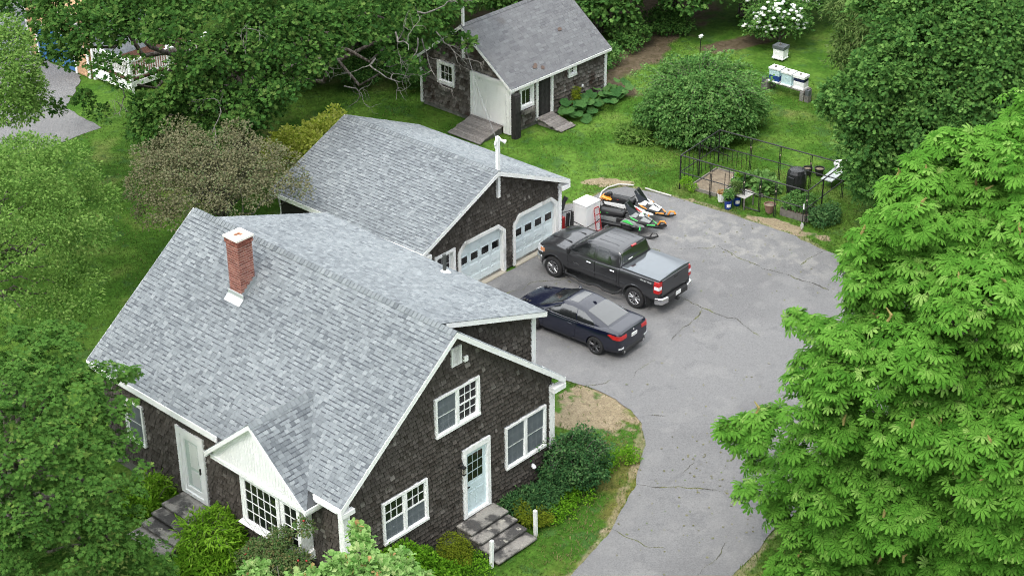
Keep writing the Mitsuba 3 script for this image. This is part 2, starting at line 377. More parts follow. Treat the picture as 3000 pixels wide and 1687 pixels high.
# the deck under the cut-out triangles
put('roof', (np.array([[PXR + .02, PY - PHW, PEZ - .012], [PXR + .02, PY, PRZ - .012], [vx, PY, PRZ - .012], [-4.82, PY - PHW, PEZ - .012], [PXR + .02, PY + PHW, PEZ - .012], [-4.82, PY + PHW, PEZ - .012]]),
             np.array([[0, 3, 2], [0, 2, 1], [4, 2, 5], [4, 1, 2]])), M_DECK, house)
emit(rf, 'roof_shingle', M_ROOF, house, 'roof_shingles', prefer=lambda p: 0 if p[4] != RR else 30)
def caps(parent, a, b, dir1, dir2, n_up, step=.15, w=.16, mt=M_ROOF, t=.012):
    a, b = np.asarray(a, float), np.asarray(b, float)
    L = np.linalg.norm(b - a); d = (b - a) / L
    n = int(L / step)
    for i in range(n):
        p = a + d * (i * step); q = p + d * (step - .008)
        # each cap overlaps the next: its lower end sits proud
        s0, s1 = .030, .014
        V = [p + dir1 * w + n_up * s0, p + n_up * (s0 + .008), p + dir2 * w + n_up * s0, q + dir1 * w + n_up * s1, q + n_up * (s1 + .008), q + dir2 * w + n_up * s1]
        V = np.array(V + [v - n_up * .03 for v in V])
        F = np.array([[0, 1, 4], [0, 4, 3], [1, 2, 5], [1, 5, 4], [6, 7, 1], [6, 1, 0], [7, 8, 2], [7, 2, 1], [6, 0, 3], [6, 3, 9], [8, 5, 2], [8, 11, 5]])
        put('ridge_cap', (V, F), mt, parent, uv=np.column_stack([np.full(12, np.clip(rng.normal(.55, .2), 0, 1)), np.zeros(12)]))
caps(RL, (0, -.01, RZ), (0, HL, RZ), -vl, -vr_ * 1.0, UZ)
caps(RP, (PXR - .02, PY, PRZ), (vx - .1, PY, PRZ), -vp1, -vp2, UZ)
# cross gable front: fascia, rakes, upright boards
Pf = Fr((-4.72, 0, 0), -UY, -UX)
pf = lambda y: PRZ - (PRZ - PEZ) / PHW * abs(y - PY)
x = PY - PHW + .12
while x < PY + PHW - .14:
    e = min(x + .108, PY + PHW - .1)
    z0 = 3.2
    pts = [(-x, z0), (-x, max(z0 + .01, pf(x) - .10)), (-e, max(z0 + .01, pf(e) - .10)), (-e, z0)]
    if x < PY < e: pts.insert(2, (-PY, pf(PY) - .1))
    put('gable_board', Pf.poly(pts, -.038, .0), M_WHITE, house)
    x += .124
put('gable_backing', Pf.poly([(-(PY - PHW + .1), 3.2), (-PY, PRZ - .12), (-(PY + PHW - .1), 3.2)], -.08, -.04), M_WEATHERED, house)
def prake(y0, z0, y1, z1, x0, x1, w): return prism(Polygon([(y0, z0), (y1, z1), (y1, z1 - w), (y0, z0 - w)]), (x0, 0, 0), UY, UZ, UX, x1 - x0)
tr(cat(prake(PY - PHW - .03, PEZ - .03, PY, PRZ - .015, PXR - .012, PXR + .02, .15), prake(PY, PRZ - .015, PY + PHW + .03, PEZ - .03, PXR - .013, PXR + .02, .15)), 'rake_board')
tr(cat(prake(PY - PHW, PEZ - .11, PY, PRZ - .11, PXR + .021, -4.72, .03), prake(PY, PRZ - .11, PY + PHW, PEZ - .11, PXR + .022, -4.72, .03)), 'soffit')
tr(cat(box(-4.76, -4.2, PY - PHW + .05, PY + PHW - .05, 3.08, 3.2), box(PXR - .01, -4.3, PY - PHW - .04, PY - PHW, PEZ - .13, PEZ - .02), box(PXR - .01, -4.3, PY + PHW, PY + PHW + .04, PEZ - .2, PEZ - .02)), 'fascia')
# bay window under it
Bf = Fr((-4.60, 0, 0), -UY, -UX)
BY0, BY1 = 1.56, 4.14
bay = put('bay_window', cat(box(-4.58, -4.2, BY0, BY0 + .05, 1.3, 3.08), box(-4.58, -4.2, BY1 - .05, BY1, 1.3, 3.08), box(-4.57, -4.2, BY0 + .05, BY1 - .05, 3.0, 3.08),
                            prism(Polygon([(-4.72, 1.34), (-4.2, 1.46), (-4.2, 1.12)]), (0, BY1 + .06, 0), UX, UZ, -UY, BY1 - BY0 + .12)), M_WHITE, house)
put('stop', box(-4.35, -4.28, BY0 + .06, BY1 - .06, 1.4, 3.0), M_BACK, bay)
window(house, Bf, -3.92, -2.52, 1.48, 2.90, 1, 5, 4, casing=.1, double=False, proud=.03)
window(house, Bf, -2.26, -1.66, 1.48, 2.90, 1, 2, 4, casing=.1, double=False, proud=.032)
# gable windows, left window
window(house, Gf, -2.76, -1.18, 1.52, 2.77, 2, 3, 4, screens='b0 b1')
window(house, Gf, 2.16, 3.77, 1.51, 2.84, 2, 3, 4, screens='t0 b0 t1 b1')
window(house, Gf, -.65, .97, 3.99, 5.13, 2, 3, 4, screens='t0 b0')
window(house, Lf, -9.88, -9.12, 1.45, 2.75, 1, 2, 4, screens='t0 b0')
# door in the gable
D = put('door', cat(Gf.box(.45, 1.31, -.06, -.02, .70, 2.83)), M_BLUEWHITE, house, label='pale blue door with nine small panes')
put('door_casing', cat(Gf.box(.31, .45, -.08, .072, .62, 3.0), Gf.box(1.31, 1.44, -.08, .072, .62, 3.0), Gf.box(.45, 1.31, -.08, .072, 2.83, 3.0), Gf.box(.45, 1.31, -.08, .06, .62, .70)), M_WHITE, house)
for i in range(3):
    for j in range(3):
        put('pane', Gf.box(.565 + i * .21, .565 + i * .21 + .18, -.03, -.012, 1.80 + j * .30, 1.80 + j * .30 + .26), M_PANE, D)
put('panel', cat(Gf.box(.57, .85, -.03, -.012, .86, 1.42), Gf.box(.91, 1.19, -.03, -.012, .86, 1.42)), M_BLUEWHITE, D)
put('panel', cat(Gf.box(.57, 1.19, -.03, -.014, 1.5, 1.68)), M_BLUEWHITE, D)
put('handle', cat(Gf.box(.49, .53, -.02, .0, 1.5, 1.72), Gf.box(.49, .60, 0., .03, 1.6, 1.63)), M_BLACK, D)
# vent and little box high in the gable
V = put('vent', cat(Gf.box(-.01, .03, -.02, .04, 5.9, 6.48), Gf.box(.35, .39, -.02, .04, 5.9, 6.48), Gf.box(.03, .35, -.02, .04, 6.44, 6.48), Gf.box(.03, .35, -.02, .04, 5.9, 5.94)), M_WEATHERED, house)
for i in range(8):
    q = Gf.box(.03, .35, -.015, .03, 5.955 + i * .061, 5.985 + i * .061)
    put('slat', q, M_WEATHERED, V)
put('junction_box', Gf.box(.45, .58, -.01, .09, 5.9, 6.06), M_WHITE, house)
lan = put('wall_lantern', cat(Gf.box(.17, .27, -.01, .02, 2.45, 2.66), tube([Gf.P(.22, .0, 2.62), Gf.P(.22, .12, 2.70), Gf.P(.22, .17, 2.60)], .014), Gf.box(.16, .28, .10, .23, 2.53, 2.57), Gf.box(.17, .27, .11, .22, 2.30, 2.32),
                              *[Gf.box(.17 + a * .09, .18 + a * .09, .115 + b * .09, .125 + b * .09, 2.32, 2.53) for a in (0, 1) for b in (0, 1)]), M_BLACK, house)
put('lamp_glass', Gf.box(.19, .25, .13, .2, 2.33, 2.5), mat('lamp_glass', (.35, .33, .28), .1), lan)
put('dryer_vent', tm(hull((Gf.P(3.28, .02, 1.02), .06), (Gf.P(3.28, .09, .98), .07))), M_WHITE, house)
# entrance door on the left side with storm door
D2 = put('storm_door', cat(Lf.box(-7.27, -6.37, -.06, .03, .74, .92), Lf.box(-7.27, -7.14, -.06, .03, .92, 2.72), Lf.box(-6.50, -6.37, -.06, .03, .92, 2.72), Lf.box(-7.14, -6.5, -.06, .03, 2.60, 2.72)), M_WHITE, house)
scene['m_storm_glass'] = {'type': 'thindielectric', 'int_ior': 1.5}
put('glass', (np.array([Lf.P(-7.14, .012, .92), Lf.P(-6.5, .012, .92), Lf.P(-6.5, .012, 2.6), Lf.P(-7.14, .012, 2.6)]), np.array([[0, 1, 2], [0, 2, 3]])), 'm_storm_glass', D2)
put('inner_door', cat(Lf.box(-7.14, -6.5, -.05, -.018, .92, 2.6)), paint('pale_green_door', (.62, .69, .67)), D2)
put('panel', cat(Lf.box(-6.96, -6.58, -.018, -.006, 1.0, 1.55), Lf.box(-6.96, -6.58, -.018, -.006, 1.65, 2.5)), M_WHITE, D2)
put('handle', Lf.box(-6.47, -6.43, .03, .07, 1.62, 1.82), M_BLACK, D2)
put('door_casing', cat(Lf.box(-7.44, -7.27, -.06, .072, .62, 2.95), Lf.box(-6.37, -6.19, -.06, .072, .62, 2.95), Lf.box(-7.27, -6.37, -.06, .072, 2.72, 2.95), Lf.box(-7.27, -6.37, -.06, .07, .62, .74)), M_WHITE, house)
# chimney
chx0, chx1, chy0, chy1, chz = -1.48, -.94, 7.36, 7.90, 7.86
CH = put('chimney', box(chx0 + .012, chx1 - .012, chy0 + .012, chy1 - .012, 5.7, chz), M_MORTAR, house)
br = []
nc = 26; h = (chz - 5.75) / nc
for i in range(nc):
    z = 5.75 + i * h
    g = .0 if i < nc - 2 else .03
    off = (i % 2) * .1
    for side in range(4):
        L0, L1 = (chy0, chy1) if side in (0, 2) else (chx0, chx1)
        x = L0 - g + (0 if i % 2 else -.1)
        while x < L1 + g - .02:
            a, b = max(x, L0 - g) + .008, min(x + .2, L1 + g) - .008
            if b - a > .03:
                d = .045
                m = {0: box(chx0 - g, chx0 + d, a, b, z + .011, z + h - .011), 2: box(chx1 - d, chx1 + g, a, b, z + .011, z + h - .011),
                     1: box(a, b, chy0 - g, chy0 + d, z + .0105, z + h - .0105), 3: box(a, b, chy1 - d, chy1 + g, z + .0105, z + h - .0105)}[side]
                zr = RZ - k * abs(m.vertices[:, 0].mean())
                if z + h > zr - .1: br.append((np.array(m.vertices), np.array(m.faces), float(rng.random()), m.vertices.mean(0), CH))
            x += .2
emit(br, 'brick', M_BRICK, house, 'chimney_bricks', 300)
put('cap', tm(mani(box(chx0 - .05, chx1 + .05, chy0 - .05, chy1 + .05, chz, chz + .06)) - mani(box(-1.33, -1.09, 7.52, 7.74, chz - .1, chz + .2))), mat('chimney_cap', (.74, .70, .64), .9), CH)
put('flue', tm(mani(box(-1.33, -1.09, 7.52, 7.74, chz - .4, chz + .045)) - mani(box(-1.30, -1.12, 7.55, 7.71, chz - .35, chz + .3))), mat('flue_clay', (.40, .20, .12), .9), CH)
fl = [prism(Polygon([(chx0 - .20, main_f(chx0 - .2) + .02), (chx0, main_f(chx0) + .02), (chx0, main_f(chx0) + .17), (chx0 - .02, main_f(chx0) + .16), (chx0 - .02, main_f(chx0) + .03), (chx0 - .2, main_f(chx0 - .2) + .03)]), (0, chy1 + .08, 0), UX, UZ, -UY, chy1 - chy0 + .16)]
put('flashing', fl[0], M_FLASH, CH)
for i in range(5):
    a = chx0 + i * .11
    put('step_flashing', box(a, a + .13, chy0 - .012 - .002 * (i % 2), chy0 - .002, main_f(a) - .05, main_f(a) + .22), mat('step_flashing', (.34, .37, .38), .45, .4) if i == 0 else 'm_step_flashing', CH)
put('vent_pipe', cat(tube([(3.9, 4.36, 5.6), (3.9, 4.36, 6.42)], .06, 10)), mat('vent_pipe', (.06, .065, .06), .6), house)
put('pipe_flashing', tube([(3.9, 4.36, 5.79), (3.9, 4.36, 5.9)], [.2, .075], 12), M_WHITE, house)
# steps
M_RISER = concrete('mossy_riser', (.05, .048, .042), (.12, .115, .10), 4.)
st1 = thing('concrete_steps', 'lichen stained concrete steps below the pale blue door', 'steps')
for i, (y0, y1, z) in enumerate([(-.36, .24, .58), (-.72, -.3, .44), (-1.08, -.68, .29), (-1.46, -1.04, .14)]):
    put('tread', rbox(.0 - .012 * i, 1.56 + .012 * i, y0 - .035, y1, z - .075, z, .02), M_CONC, st1, smooth=25)
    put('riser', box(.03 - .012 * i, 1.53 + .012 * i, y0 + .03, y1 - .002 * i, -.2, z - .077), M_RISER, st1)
st2 = thing('concrete_steps', 'weathered grey concrete steps under the white storm door', 'steps')
for i, (x0, x1, z) in enumerate([(-5.02, -4.16, .58), (-5.40, -4.98, .44), (-5.80, -5.36, .29), (-6.28, -5.76, .14)]):
    put('tread', rbox(x0 - .035, x1, 5.84 - .014 * i, 7.42 + .014 * i, z - .075, z, .02), M_CONC, st2, smooth=25)
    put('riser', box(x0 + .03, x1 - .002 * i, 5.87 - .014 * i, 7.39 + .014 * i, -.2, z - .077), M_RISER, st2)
# ------------------------------------------------------------------ garage
garage = thing('shingled_garage', 'dark shingled two-bay garage with white overhead doors and wide grey roof', 'garage')
ga = .0265
gu, gv = np.array([math.cos(ga), math.sin(ga), 0]), np.array([-math.sin(ga), math.cos(ga), 0])
go = np.array([12.515, 10.206, 0])
gW, gR, gE, gL = 3.99, 4.321, 2.58, 7.9
gk = (gR - gE) / gW; gs = math.hypot(gW, gR - gE)
def gslab(pts, v0, v1): return prism(Polygon(pts), go + gv * v1, gu, UZ, -gv, v1 - v0)
GF = Fr(go + gv * .25, gu, -gv)
gf = lambda u: gR - gk * abs(u)
put('foundation', GF.box(-3.66, 3.66, -7.3, -.06, -.3, .12), M_FOUND, garage)
gp = Polygon([(-3.72, .1), (3.72, .1), (3.72, gf(3.72) - .12), (0, gf(0) - .12), (-3.72, gf(3.72) - .12)])
def door_hole(a, b, g=0.): return Polygon([(a - g, -1), (b + g, -1), (b + g, 1.66 + g * .6), (b - .27 + g * .3, 1.93 + g), (a + .27 - g * .3, 1.93 + g), (a - g, 1.66 + g * .6)])
dr1, dr2, pdoor = (-1.87, .432), (1.112, 3.42), (-3.10, -2.26)
gholes = unary_union([door_hole(*dr1, .13), door_hole(*dr2, .13), sbox(pdoor[0] - .1, -1, pdoor[1] + .1, 2.05)])
WGg = put('wall', cat(*[GF.poly(q, -.2, -.03) for q in (lambda d: d.geoms if hasattr(d, 'geoms') else [d])(gp.difference(gholes))]), M_BACK, garage)
put('wall', cat(GF.box(-3.72, -3.60, -7.4, -.21, .1, 2.55), GF.box(3.60, 3.72, -7.4, -.21, .1, 2.55), GF.box(-3.59, 3.59, -7.4, -7.3, .1, 2.5)), M_BACK, garage)
gsh = lay(gp.intersection(sbox(-3.66, 0, 3.58, 9)).difference(gholes.buffer(.02)), GF.P(0, -.03, 0), gu, UZ, -gv, holder=WGg, **sk)
emit(gsh, 'shingle', M_SHAKE, garage, 'siding_shingles')
gt = lambda m, n='trim_board', mt=M_WHITE: put(n, m, mt, garage)
gt(cat(GF.box(3.58, 3.76, -.02, .062, .05, 2.45), GF.box(3.72, 3.76, -.2, -.021, .05, 2.45)), 'corner_board')
gt(GF.box(-3.755, -3.66, -.02, .062, .05, 2.45), 'corner_board')
gt(GF.box(-3.75, -3.6, -7.42, -7.38, .05, 2.45), 'corner_board')
for s in (-1, 1):
    gt(gslab([(s * (gW + .02), gE - .02), (0, gR - .01), (0, gR - .17), (s * (gW + .02), gE - .18)], -.012 - .001 * s, .02), 'rake_board')
    gt(gslab([(s * gW, gE - .12), (0, gR - .12), (0, gR - .15), (s * gW, gE - .15)], .021 + .001 * s, .25), 'soffit')
    gt(GF.box(s * gW, s * (gW + .03), -gL + .25, .25, gE - .19, gE - .012), 'fascia')
    gt(GF.box(s * 3.56, s * (gW + .03), -.1, .265, gE - .34, gE - .185), 'eave_return')
    gt(gslab([(s * (gW + .02), gE - .02), (0, gR - .01), (0, gR - .17), (s * (gW + .02), gE - .18)], gL - .02, gL + .011 + .001 * s), 'rake_board')
GR_L = put('roof', gslab([(-gW, gE - .012), (0, gR - .012), (0, gR - .15), (-gW, gE - .11)], .02, gL - .02), M_DECK, garage)
GR_R = put('roof', gslab([(0, gR - .013), (gW, gE - .012), (gW, gE - .11), (0, gR - .15)], .021, gL - .021), M_DECK, garage)
gr = []
for s, hd in ((-1, GR_L), (1, GR_R)):
    vv = (-s * gu * gW + UZ * (gR - gE)) / gs
    nn = (s * gu * (gR - gE) + UZ * gW) / gs
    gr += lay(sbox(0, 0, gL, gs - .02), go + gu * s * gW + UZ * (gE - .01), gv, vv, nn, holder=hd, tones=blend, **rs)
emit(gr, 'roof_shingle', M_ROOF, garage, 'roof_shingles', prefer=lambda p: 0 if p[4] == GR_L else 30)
caps(GR_L, go + UZ * gR, go + gv * gL + UZ * gR, -(gu * gW + UZ * (gR - gE)) / gs, -(-gu * gW + UZ * (gR - gE)) / gs, UZ)
def overhead(a, b):
    d = put('overhead_door', cat(*[GF.poly(door_hole(a, b).intersection(sbox(a, .06 + i * .47, b, .06 + i * .47 + .462)), -.16, -.10) for i in range(4)]), M_GDOOR, garage)
    w = (b - a) / 4
    for i in range(4):
        for j in range(4):
            x0, x1, z0 = a + j * w + .07, a + (j + 1) * w - .07, .06 + i * .47
            if i == 2:
                put('window_pane', GF.box(x0 + .03, x1 - .03, -.105, -.094, z0 + .085, z0 + .375), M_PANE, d)
                put('window_frame', cat(GF.box(x0 - .01, x0 + .03, -.1, -.085, z0 + .05, z0 + .41), GF.box(x1 - .03, x1 + .01, -.1, -.085, z0 + .05, z0 + .41), GF.box(x0 + .03, x1 - .03, -.1, -.085, z0 + .05, z0 + .085), GF.box(x0 + .03, x1 - .03, -.1, -.085, z0 + .375, z0 + .41)), M_GDOOR, d)
            elif not (i == 3 and j in (0, 3)):
                put('panel', GF.poly(Polygon([(x0, z0 + .09), (x1, z0 + .09), (x1, z0 + .37), (x0, z0 + .37)]), -.102, -.084), M_GDOOR, d)
    e = .13
    ring = door_hole(a, b, e).difference(door_hole(a, b, 0)).intersection(sbox(-9, .04, 9, 9))
    for g_ in (ring.geoms if hasattr(ring, 'geoms') else [ring]): put('door_casing', GF.poly(g_, -.1, .068), M_WEATHERED, garage)
    put('door_jamb', cat(GF.box(a - .02, a + .03, -.2, -.01, .03, 1.68), GF.box(b - .03, b + .02, -.2, -.01, .03, 1.68)), M_WEATHERED, garage)
    put('door_sill', GF.box(a - .05, b + .05, -.25, .16, -.2, .05), mat('door_sill', (.36, .33, .27), .9) if a < 0 else 'm_door_sill', garage)
overhead(*dr1); overhead(*dr2)
pd = put('side_door', GF.box(pdoor[0], pdoor[1], -.12, -.06, .1, 1.95), M_WHITE, garage)
put('door_casing', cat(GF.box(pdoor[0] - .1, pdoor[0], -.1, .066, .05, 2.05), GF.box(pdoor[1], pdoor[1] + .12, -.1, .066, .05, 2.05), GF.box(pdoor[0], pdoor[1], -.1, .066, 1.95, 2.05)), M_WHITE, garage)
for j in range(3):
    for i in range(2):
        put('pane', GF.box(pdoor[0] + .14 + j * .2, pdoor[0] + .32 + j * .2, -.07, -.05, 1.2 + i * .33, 1.5 + i * .33), M_PANE, pd)
mp = GF.P(.14, .08, 0)
MS = put('mast', cat(box(mp[0] - .06, mp[0] + .06, mp[1] - .06, mp[1] + .06, 3.2, 5.58)), M_WHITE, garage)
put('insulator', cat(tm(hull((mp + [-.09, 0, 5.42], .05), (mp + [-.13, 0, 5.3], .04))), tube([mp + [-.06, 0, 5.5], mp + [-.16, .02, 5.35], mp + [-.12, 0, 5.15], mp + [-.07, -.02, 5.22]], .014)), M_WEATHERED, MS)
for s in (-1, 1):
    put('floodlight', cat(tube([mp + [.06, 0, 5.42], mp + [.16, s * .05, 5.40]], .02), tube([mp + [.13, s * .06, 5.42], mp + [.25, s * .14, 5.34]], [.04, .08], 10)), M_WEATHERED, MS)

# ------------------------------------------------------------------ old barn
barn = thing('small_barn', 'small old shingled barn with white sliding door and plank ramps', 'barn')
bx0, bx1, by0, by1, bry, brz, bek = 22.2, 28.5, 18.65, 24.05, 21.35, 4.42, .745
bf = lambda y: brz - bek * abs(y - bry)
put('foundation', box(bx0 + .05, bx1 - .05, by0 + .05, by1 - .05, -.3, .2), M_FOUND, barn)
BG = Fr((bx0, 0, 0), -UY, -UX); BS = Fr((0, by0, 0), UX, -UY)
bgp = Polygon([(-by0, .2), (-by0, bf(by0) - .1), (-bry, brz - .1), (-by1, bf(by1) - .1), (-by1, .2)])
BWG = put('wall', BG.poly(bgp, -.2, -.03), M_BACK, barn)
BWS = put('wall', BS.box(bx0 + .21, bx1, -.2, -.03, .2, 2.4), M_BACK, barn)
put('wall', cat(box(bx1 - .1, bx1, by0 + .21, by1, .2, 2.4), box(bx0 + .21, bx1 - .11, by1 - .1, by1, .2, 2.4)), M_BACK, barn)
bhg = [(-20.95, -18.84, 0, 2.42), (-22.98, -21.9, 1.33, 2.4)]
bhs = [(22.72, 23.64, 1.08, 2.03), (23.80, 24.91, 0, 2.2), (25.9, 26.46, 1.55, 2.12)]
bk = dict(tones=lambda x, y: np.clip(rng.normal(.45, .2), 0, 1), exposure_=.19, wmin=.10, wmax=.26, t0=.105, t1=.004, gap=.012, jit=.012, skew=.008)
bs = lay(cut(bgp.intersection(sbox(-23.93, .22, -18.8, 9)), bhg), BG.P(0, -.03, 0), -UY, UZ, -UX, holder=BWG, **bk)
bs += lay(cut(sbox(22.42, .22, 28.38, 2.24), bhs), BS.P(0, -.03, 0), UX, UZ, -UY, holder=BWS, **bk)
emit(bs, 'shingle', M_BSHAKE, barn, 'siding_shingles')
bt = lambda m, n='trim_board', mt=M_WHITE, p=None: put(n, m, mt, p or barn)
bt(cat(BG.box(-18.82, -18.62, -.02, .075, .05, 2.3), box(22.17, 22.40, 18.575, 18.66, .05, 2.25)), 'corner_board')
bt(BG.box(-24.07, -23.93, -.02, .075, .1, 2.3), 'corner_board', M_WEATHERED)
bt(BS.box(28.38, 28.54, -.02, .075, .05, 2.25), 'corner_board')
def bslab(pts, x0, x1): return prism(Polygon(pts), (x0, 0, 0), UY, UZ, UX, x1 - x0)
ey0, ey1 = 18.42, 24.28
BRR = put('roof', cat(bslab([(ey0, bf(ey0)), (bry, brz), (bry, brz - .12), (ey0, bf(ey0) - .1)], 22.03, 28.62)), M_DECK, barn)
BRL = put('roof', cat(bslab([(bry, brz - .001), (ey1, bf(ey1)), (ey1, bf(ey1) - .1), (bry, brz - .12)], 22.031, 28.621)), M_DECK, barn)
bsl = math.hypot(bry - ey0, brz - bf(ey0))
bv, bn = np.array([0, bry - ey0, brz - bf(ey0)]) / bsl, np.array([0, -(brz - bf(ey0)), bry - ey0]) / bsl
br_ = lay(sbox(22.0, 0, 28.65, bsl - .01), (0, ey0, bf(ey0) + .002), UX, bv, bn, .14, .28, .32, .010, .002, BRR, gap=.010, band=.012, tones=lambda x, y: np.clip(rng.normal(.5, .22), 0, 1))
bv2, bn2 = bv * [1, -1, 1], bn * [1, -1, 1]
br_ += lay(sbox(22.0, 0, 28.65, bsl - .01), (0, ey1, bf(ey1) + .002), UX, bv2, bn2, .14, .28, .32, .007, .002, BRL, gap=.008)
emit(br_, 'roof_shingle', M_BROOF, barn, 'roof_shingles', prefer=lambda p: 0 if p[4] == BRR else 30)
caps(BRR, (22.0, bry, brz + .01), (28.65, bry, brz + .01), -bv, -bv2, UZ, .2, .15, M_BROOF)
bt(cat(bslab([(ey0 - .02, bf(ey0) - .02), (bry, brz - .01), (bry, brz - .18), (ey0 - .02, bf(ey0) - .16)], 21.99, 22.028), bslab([(bry, brz - .012), (ey1, bf(ey1) - .02), (ey1, bf(ey1) - .16), (bry, brz - .18)], 21.991, 22.028)), 'rake_board')
bt(cat(box(22.0, 28.64, ey0 - .035, ey0 - .005, bf(ey0) - .13, bf(ey0) - .01)), 'fascia', M_WEATHERED)
bt(cat(box(22.1, 28.6, ey0, 18.63, bf(ey0) - .12, bf(ey0) - .1)), 'soffit', M_WEATHERED)
# leftover twigs and torn patches lying on the barn roof
for i, (x, w, l) in enumerate([(24.0, .55, .16), (24.35, .38, .12), (24.1, .62, .10), (26.7, 1.75, .14)]):
    o = np.array([x, ey0, bf(ey0)]) + bv * w + bn * .02
    put('torn_shingle', cat(prism(Polygon([(-l, -.05), (l * .2, -.09), (l, .02), (l * .3, .1), (-l * .6, .07)]), o, UX, bv, bn, .02)), mat('torn_shingle', (.12, .085, .07), .9) if i == 0 else 'm_torn_shingle', BRR)
# sliding door, ramp door, windows
sd = put('sliding_door', BG.box(-20.75, -19.0, -.03, .015, .3, 2.26), M_WHITE, barn)
for i in range(8):
    put('board', BG.box(-20.745 + i * .218, -20.745 + i * .218 + .213, .016, .026, .31, 2.25), M_WHITE, sd)
put('door_casing', cat(BG.box(-20.95, -20.75, -.03, .08, .22, 2.42), BG.box(-19.0, -18.84, -.03, .08, .05, 2.42), BG.box(-20.75, -19.0, -.03, .08, 2.26, 2.42)), M_WHITE, barn)
window(barn, BG, -22.83, -22.05, 1.48, 2.25, 1, 3, 2, casing=.14, double=False, proud=.085)
pdr = put('plank_door', BS.box(23.93, 24.78, -.06, -.02, .3, 2.08), M_BACK, barn)
for i in range(6):
    m = BS.box(23.93 + i * .142, 23.93 + i * .142 + .136, -.02, .004 + .004 * (i % 2), .3, 2.08)
    put('plank', m, M_BLACKWOOD, pdr, uv=np.full((len(m.vertices), 2), rng.random()))
put('door_casing', cat(BS.box(23.80, 23.93, -.03, .08, .2, 2.2), BS.box(24.78, 24.91, -.03, .08, .25, 2.2), BS.box(23.93, 24.78, -.03, .08, 2.08, 2.2)), M_WEATHERED, barn)
window(barn, BS, 22.86, 23.5, 1.15, 1.88, 1, 2, 1, casing=.14, double=False, proud=.085)
window(barn, BS, 26.02, 26.34, 1.68, 1.99, 1, 2, 2, casing=.12, double=False, proud=.085)
def flower_box(fr, a, b, z):
    w = put('window_box', cat(fr.box(a, b, .04, .07, z - .2, z), fr.box(a, b, .22, .25, z - .2, z), fr.box(a, a + .03, .07, .22, z - .2, z), fr.box(b - .03, b, .07, .22, z - .2, z), fr.box(a, b, .05, .24, z - .22, z - .2)), M_PLANK, barn)
    put('soil', fr.box(a + .03, b - .03, .07, .22, z - .1, z - .05), M_BACK, w)
flower_box(BG, -22.75, -22.2, 1.32); flower_box(BS, 22.82, 23.5, 1.03)
put('meter', tm(hull((BS.P(26.9, .04, .93), .05), (BS.P(26.9, .04, .86), .05))), M_WHITE, barn)
bm = put('mast', box(22.05, 22.15, 21.24, 21.34, 2.9, 5.22), M_WHITE, barn)
put('insulator', tm(hull((np.array([22.02, 21.2, 3.95]), .06), (np.array([21.96, 21.2, 3.8]), .04))), M_WEATHERED, bm)
# plank ramps (each lifts away from the barn)
def ramp(label, p0, p1, along, width, n):
    """planks laid across from p0 (high end) to p1 (low end)"""
    t = thing('plank_ramp', label, 'ramp')
    p0, p1, along = (np.asarray(q, float) for q in (p0, p1, along))
    d = p1 - p0; L = np.linalg.norm(d); d /= L
    nn = np.cross(d, along); nn *= np.sign(nn[2]); nn /= np.linalg.norm(nn)
    w = L / n
    for i in range(n):
        a = p0 + d * (i * w + .006)
        j0, j1 = rng.uniform(-.03, .03, 2)
        pts = [(j0, 0), (width + j1, 0), (width + j1, w - .012), (j0, w - .012)]
        m = prism(Polygon(pts), a + nn * rng.uniform(0, .006), along, d, nn, .035)
        put('plank', m, M_PLANK, t, uv=np.full((len(m.vertices), 2), rng.uniform(.1, .9)))
    for e in (.1, width - .18):
        a0, a1 = p0 + along * e - nn * .02, p1 + along * e - nn * .02
        q = np.array([a0, a1, a1 + along * .08, a0 + along * .08])
        lo = q.copy(); lo[:, 2] = -.15
        put('stringer', tm(m3.Manifold.hull_points(np.vstack([q, lo]))), M_PLANK, t, uv=None)
    return t
ramp('wide grey plank ramp up to the white barn door', (22.12, 18.98, .36), (20.55, 18.92, .03), (0, 1, 0), 1.9, 11)
ramp('narrow plank ramp before the black barn side door', (23.80, 18.6, .30), (23.84, 17.2, .02), (1, 0, 0), 1.0, 8)
# the black burnt post box leaning at the corner
bb = thing('black_tank', 'tall black weathered board column standing at the barn corner', 'post')
m = rbox(22.02, 22.38, 18.18, 18.44, -.05, 2.02, .03); put('body', m, M_BLACKWOOD, bb, uv=np.full((len(m.vertices), 2), .25))
m = rbox(22.0, 22.32, 18.14, 18.18, 1.2, 1.95, .015); put('board', m, M_BLACKWOOD, bb, uv=np.full((len(m.vertices), 2), .7))
wire = np.array([mp + [-.05, 0, 5.5], [22.05, 21.3, 4.0]]); s_ = np.linspace(0, 1, 24)
wp = wire[0] * (1 - s_[:, None]) + wire[1] * s_[:, None]; wp[:, 2] -= 1.0 * s_ * (1 - s_)
w_ = thing('overhead_wire', 'thin grey wire strung from the garage mast to the barn mast', 'wire')
scene[w_] = mikit.ply(tube(wp, .008, 5), mat('wire', (.22, .22, .22), .6))
cable = np.array([[1.0, 11.3, 5.6], [-3.2, 19.5, 5.1], [-12, 36, 5.6]])

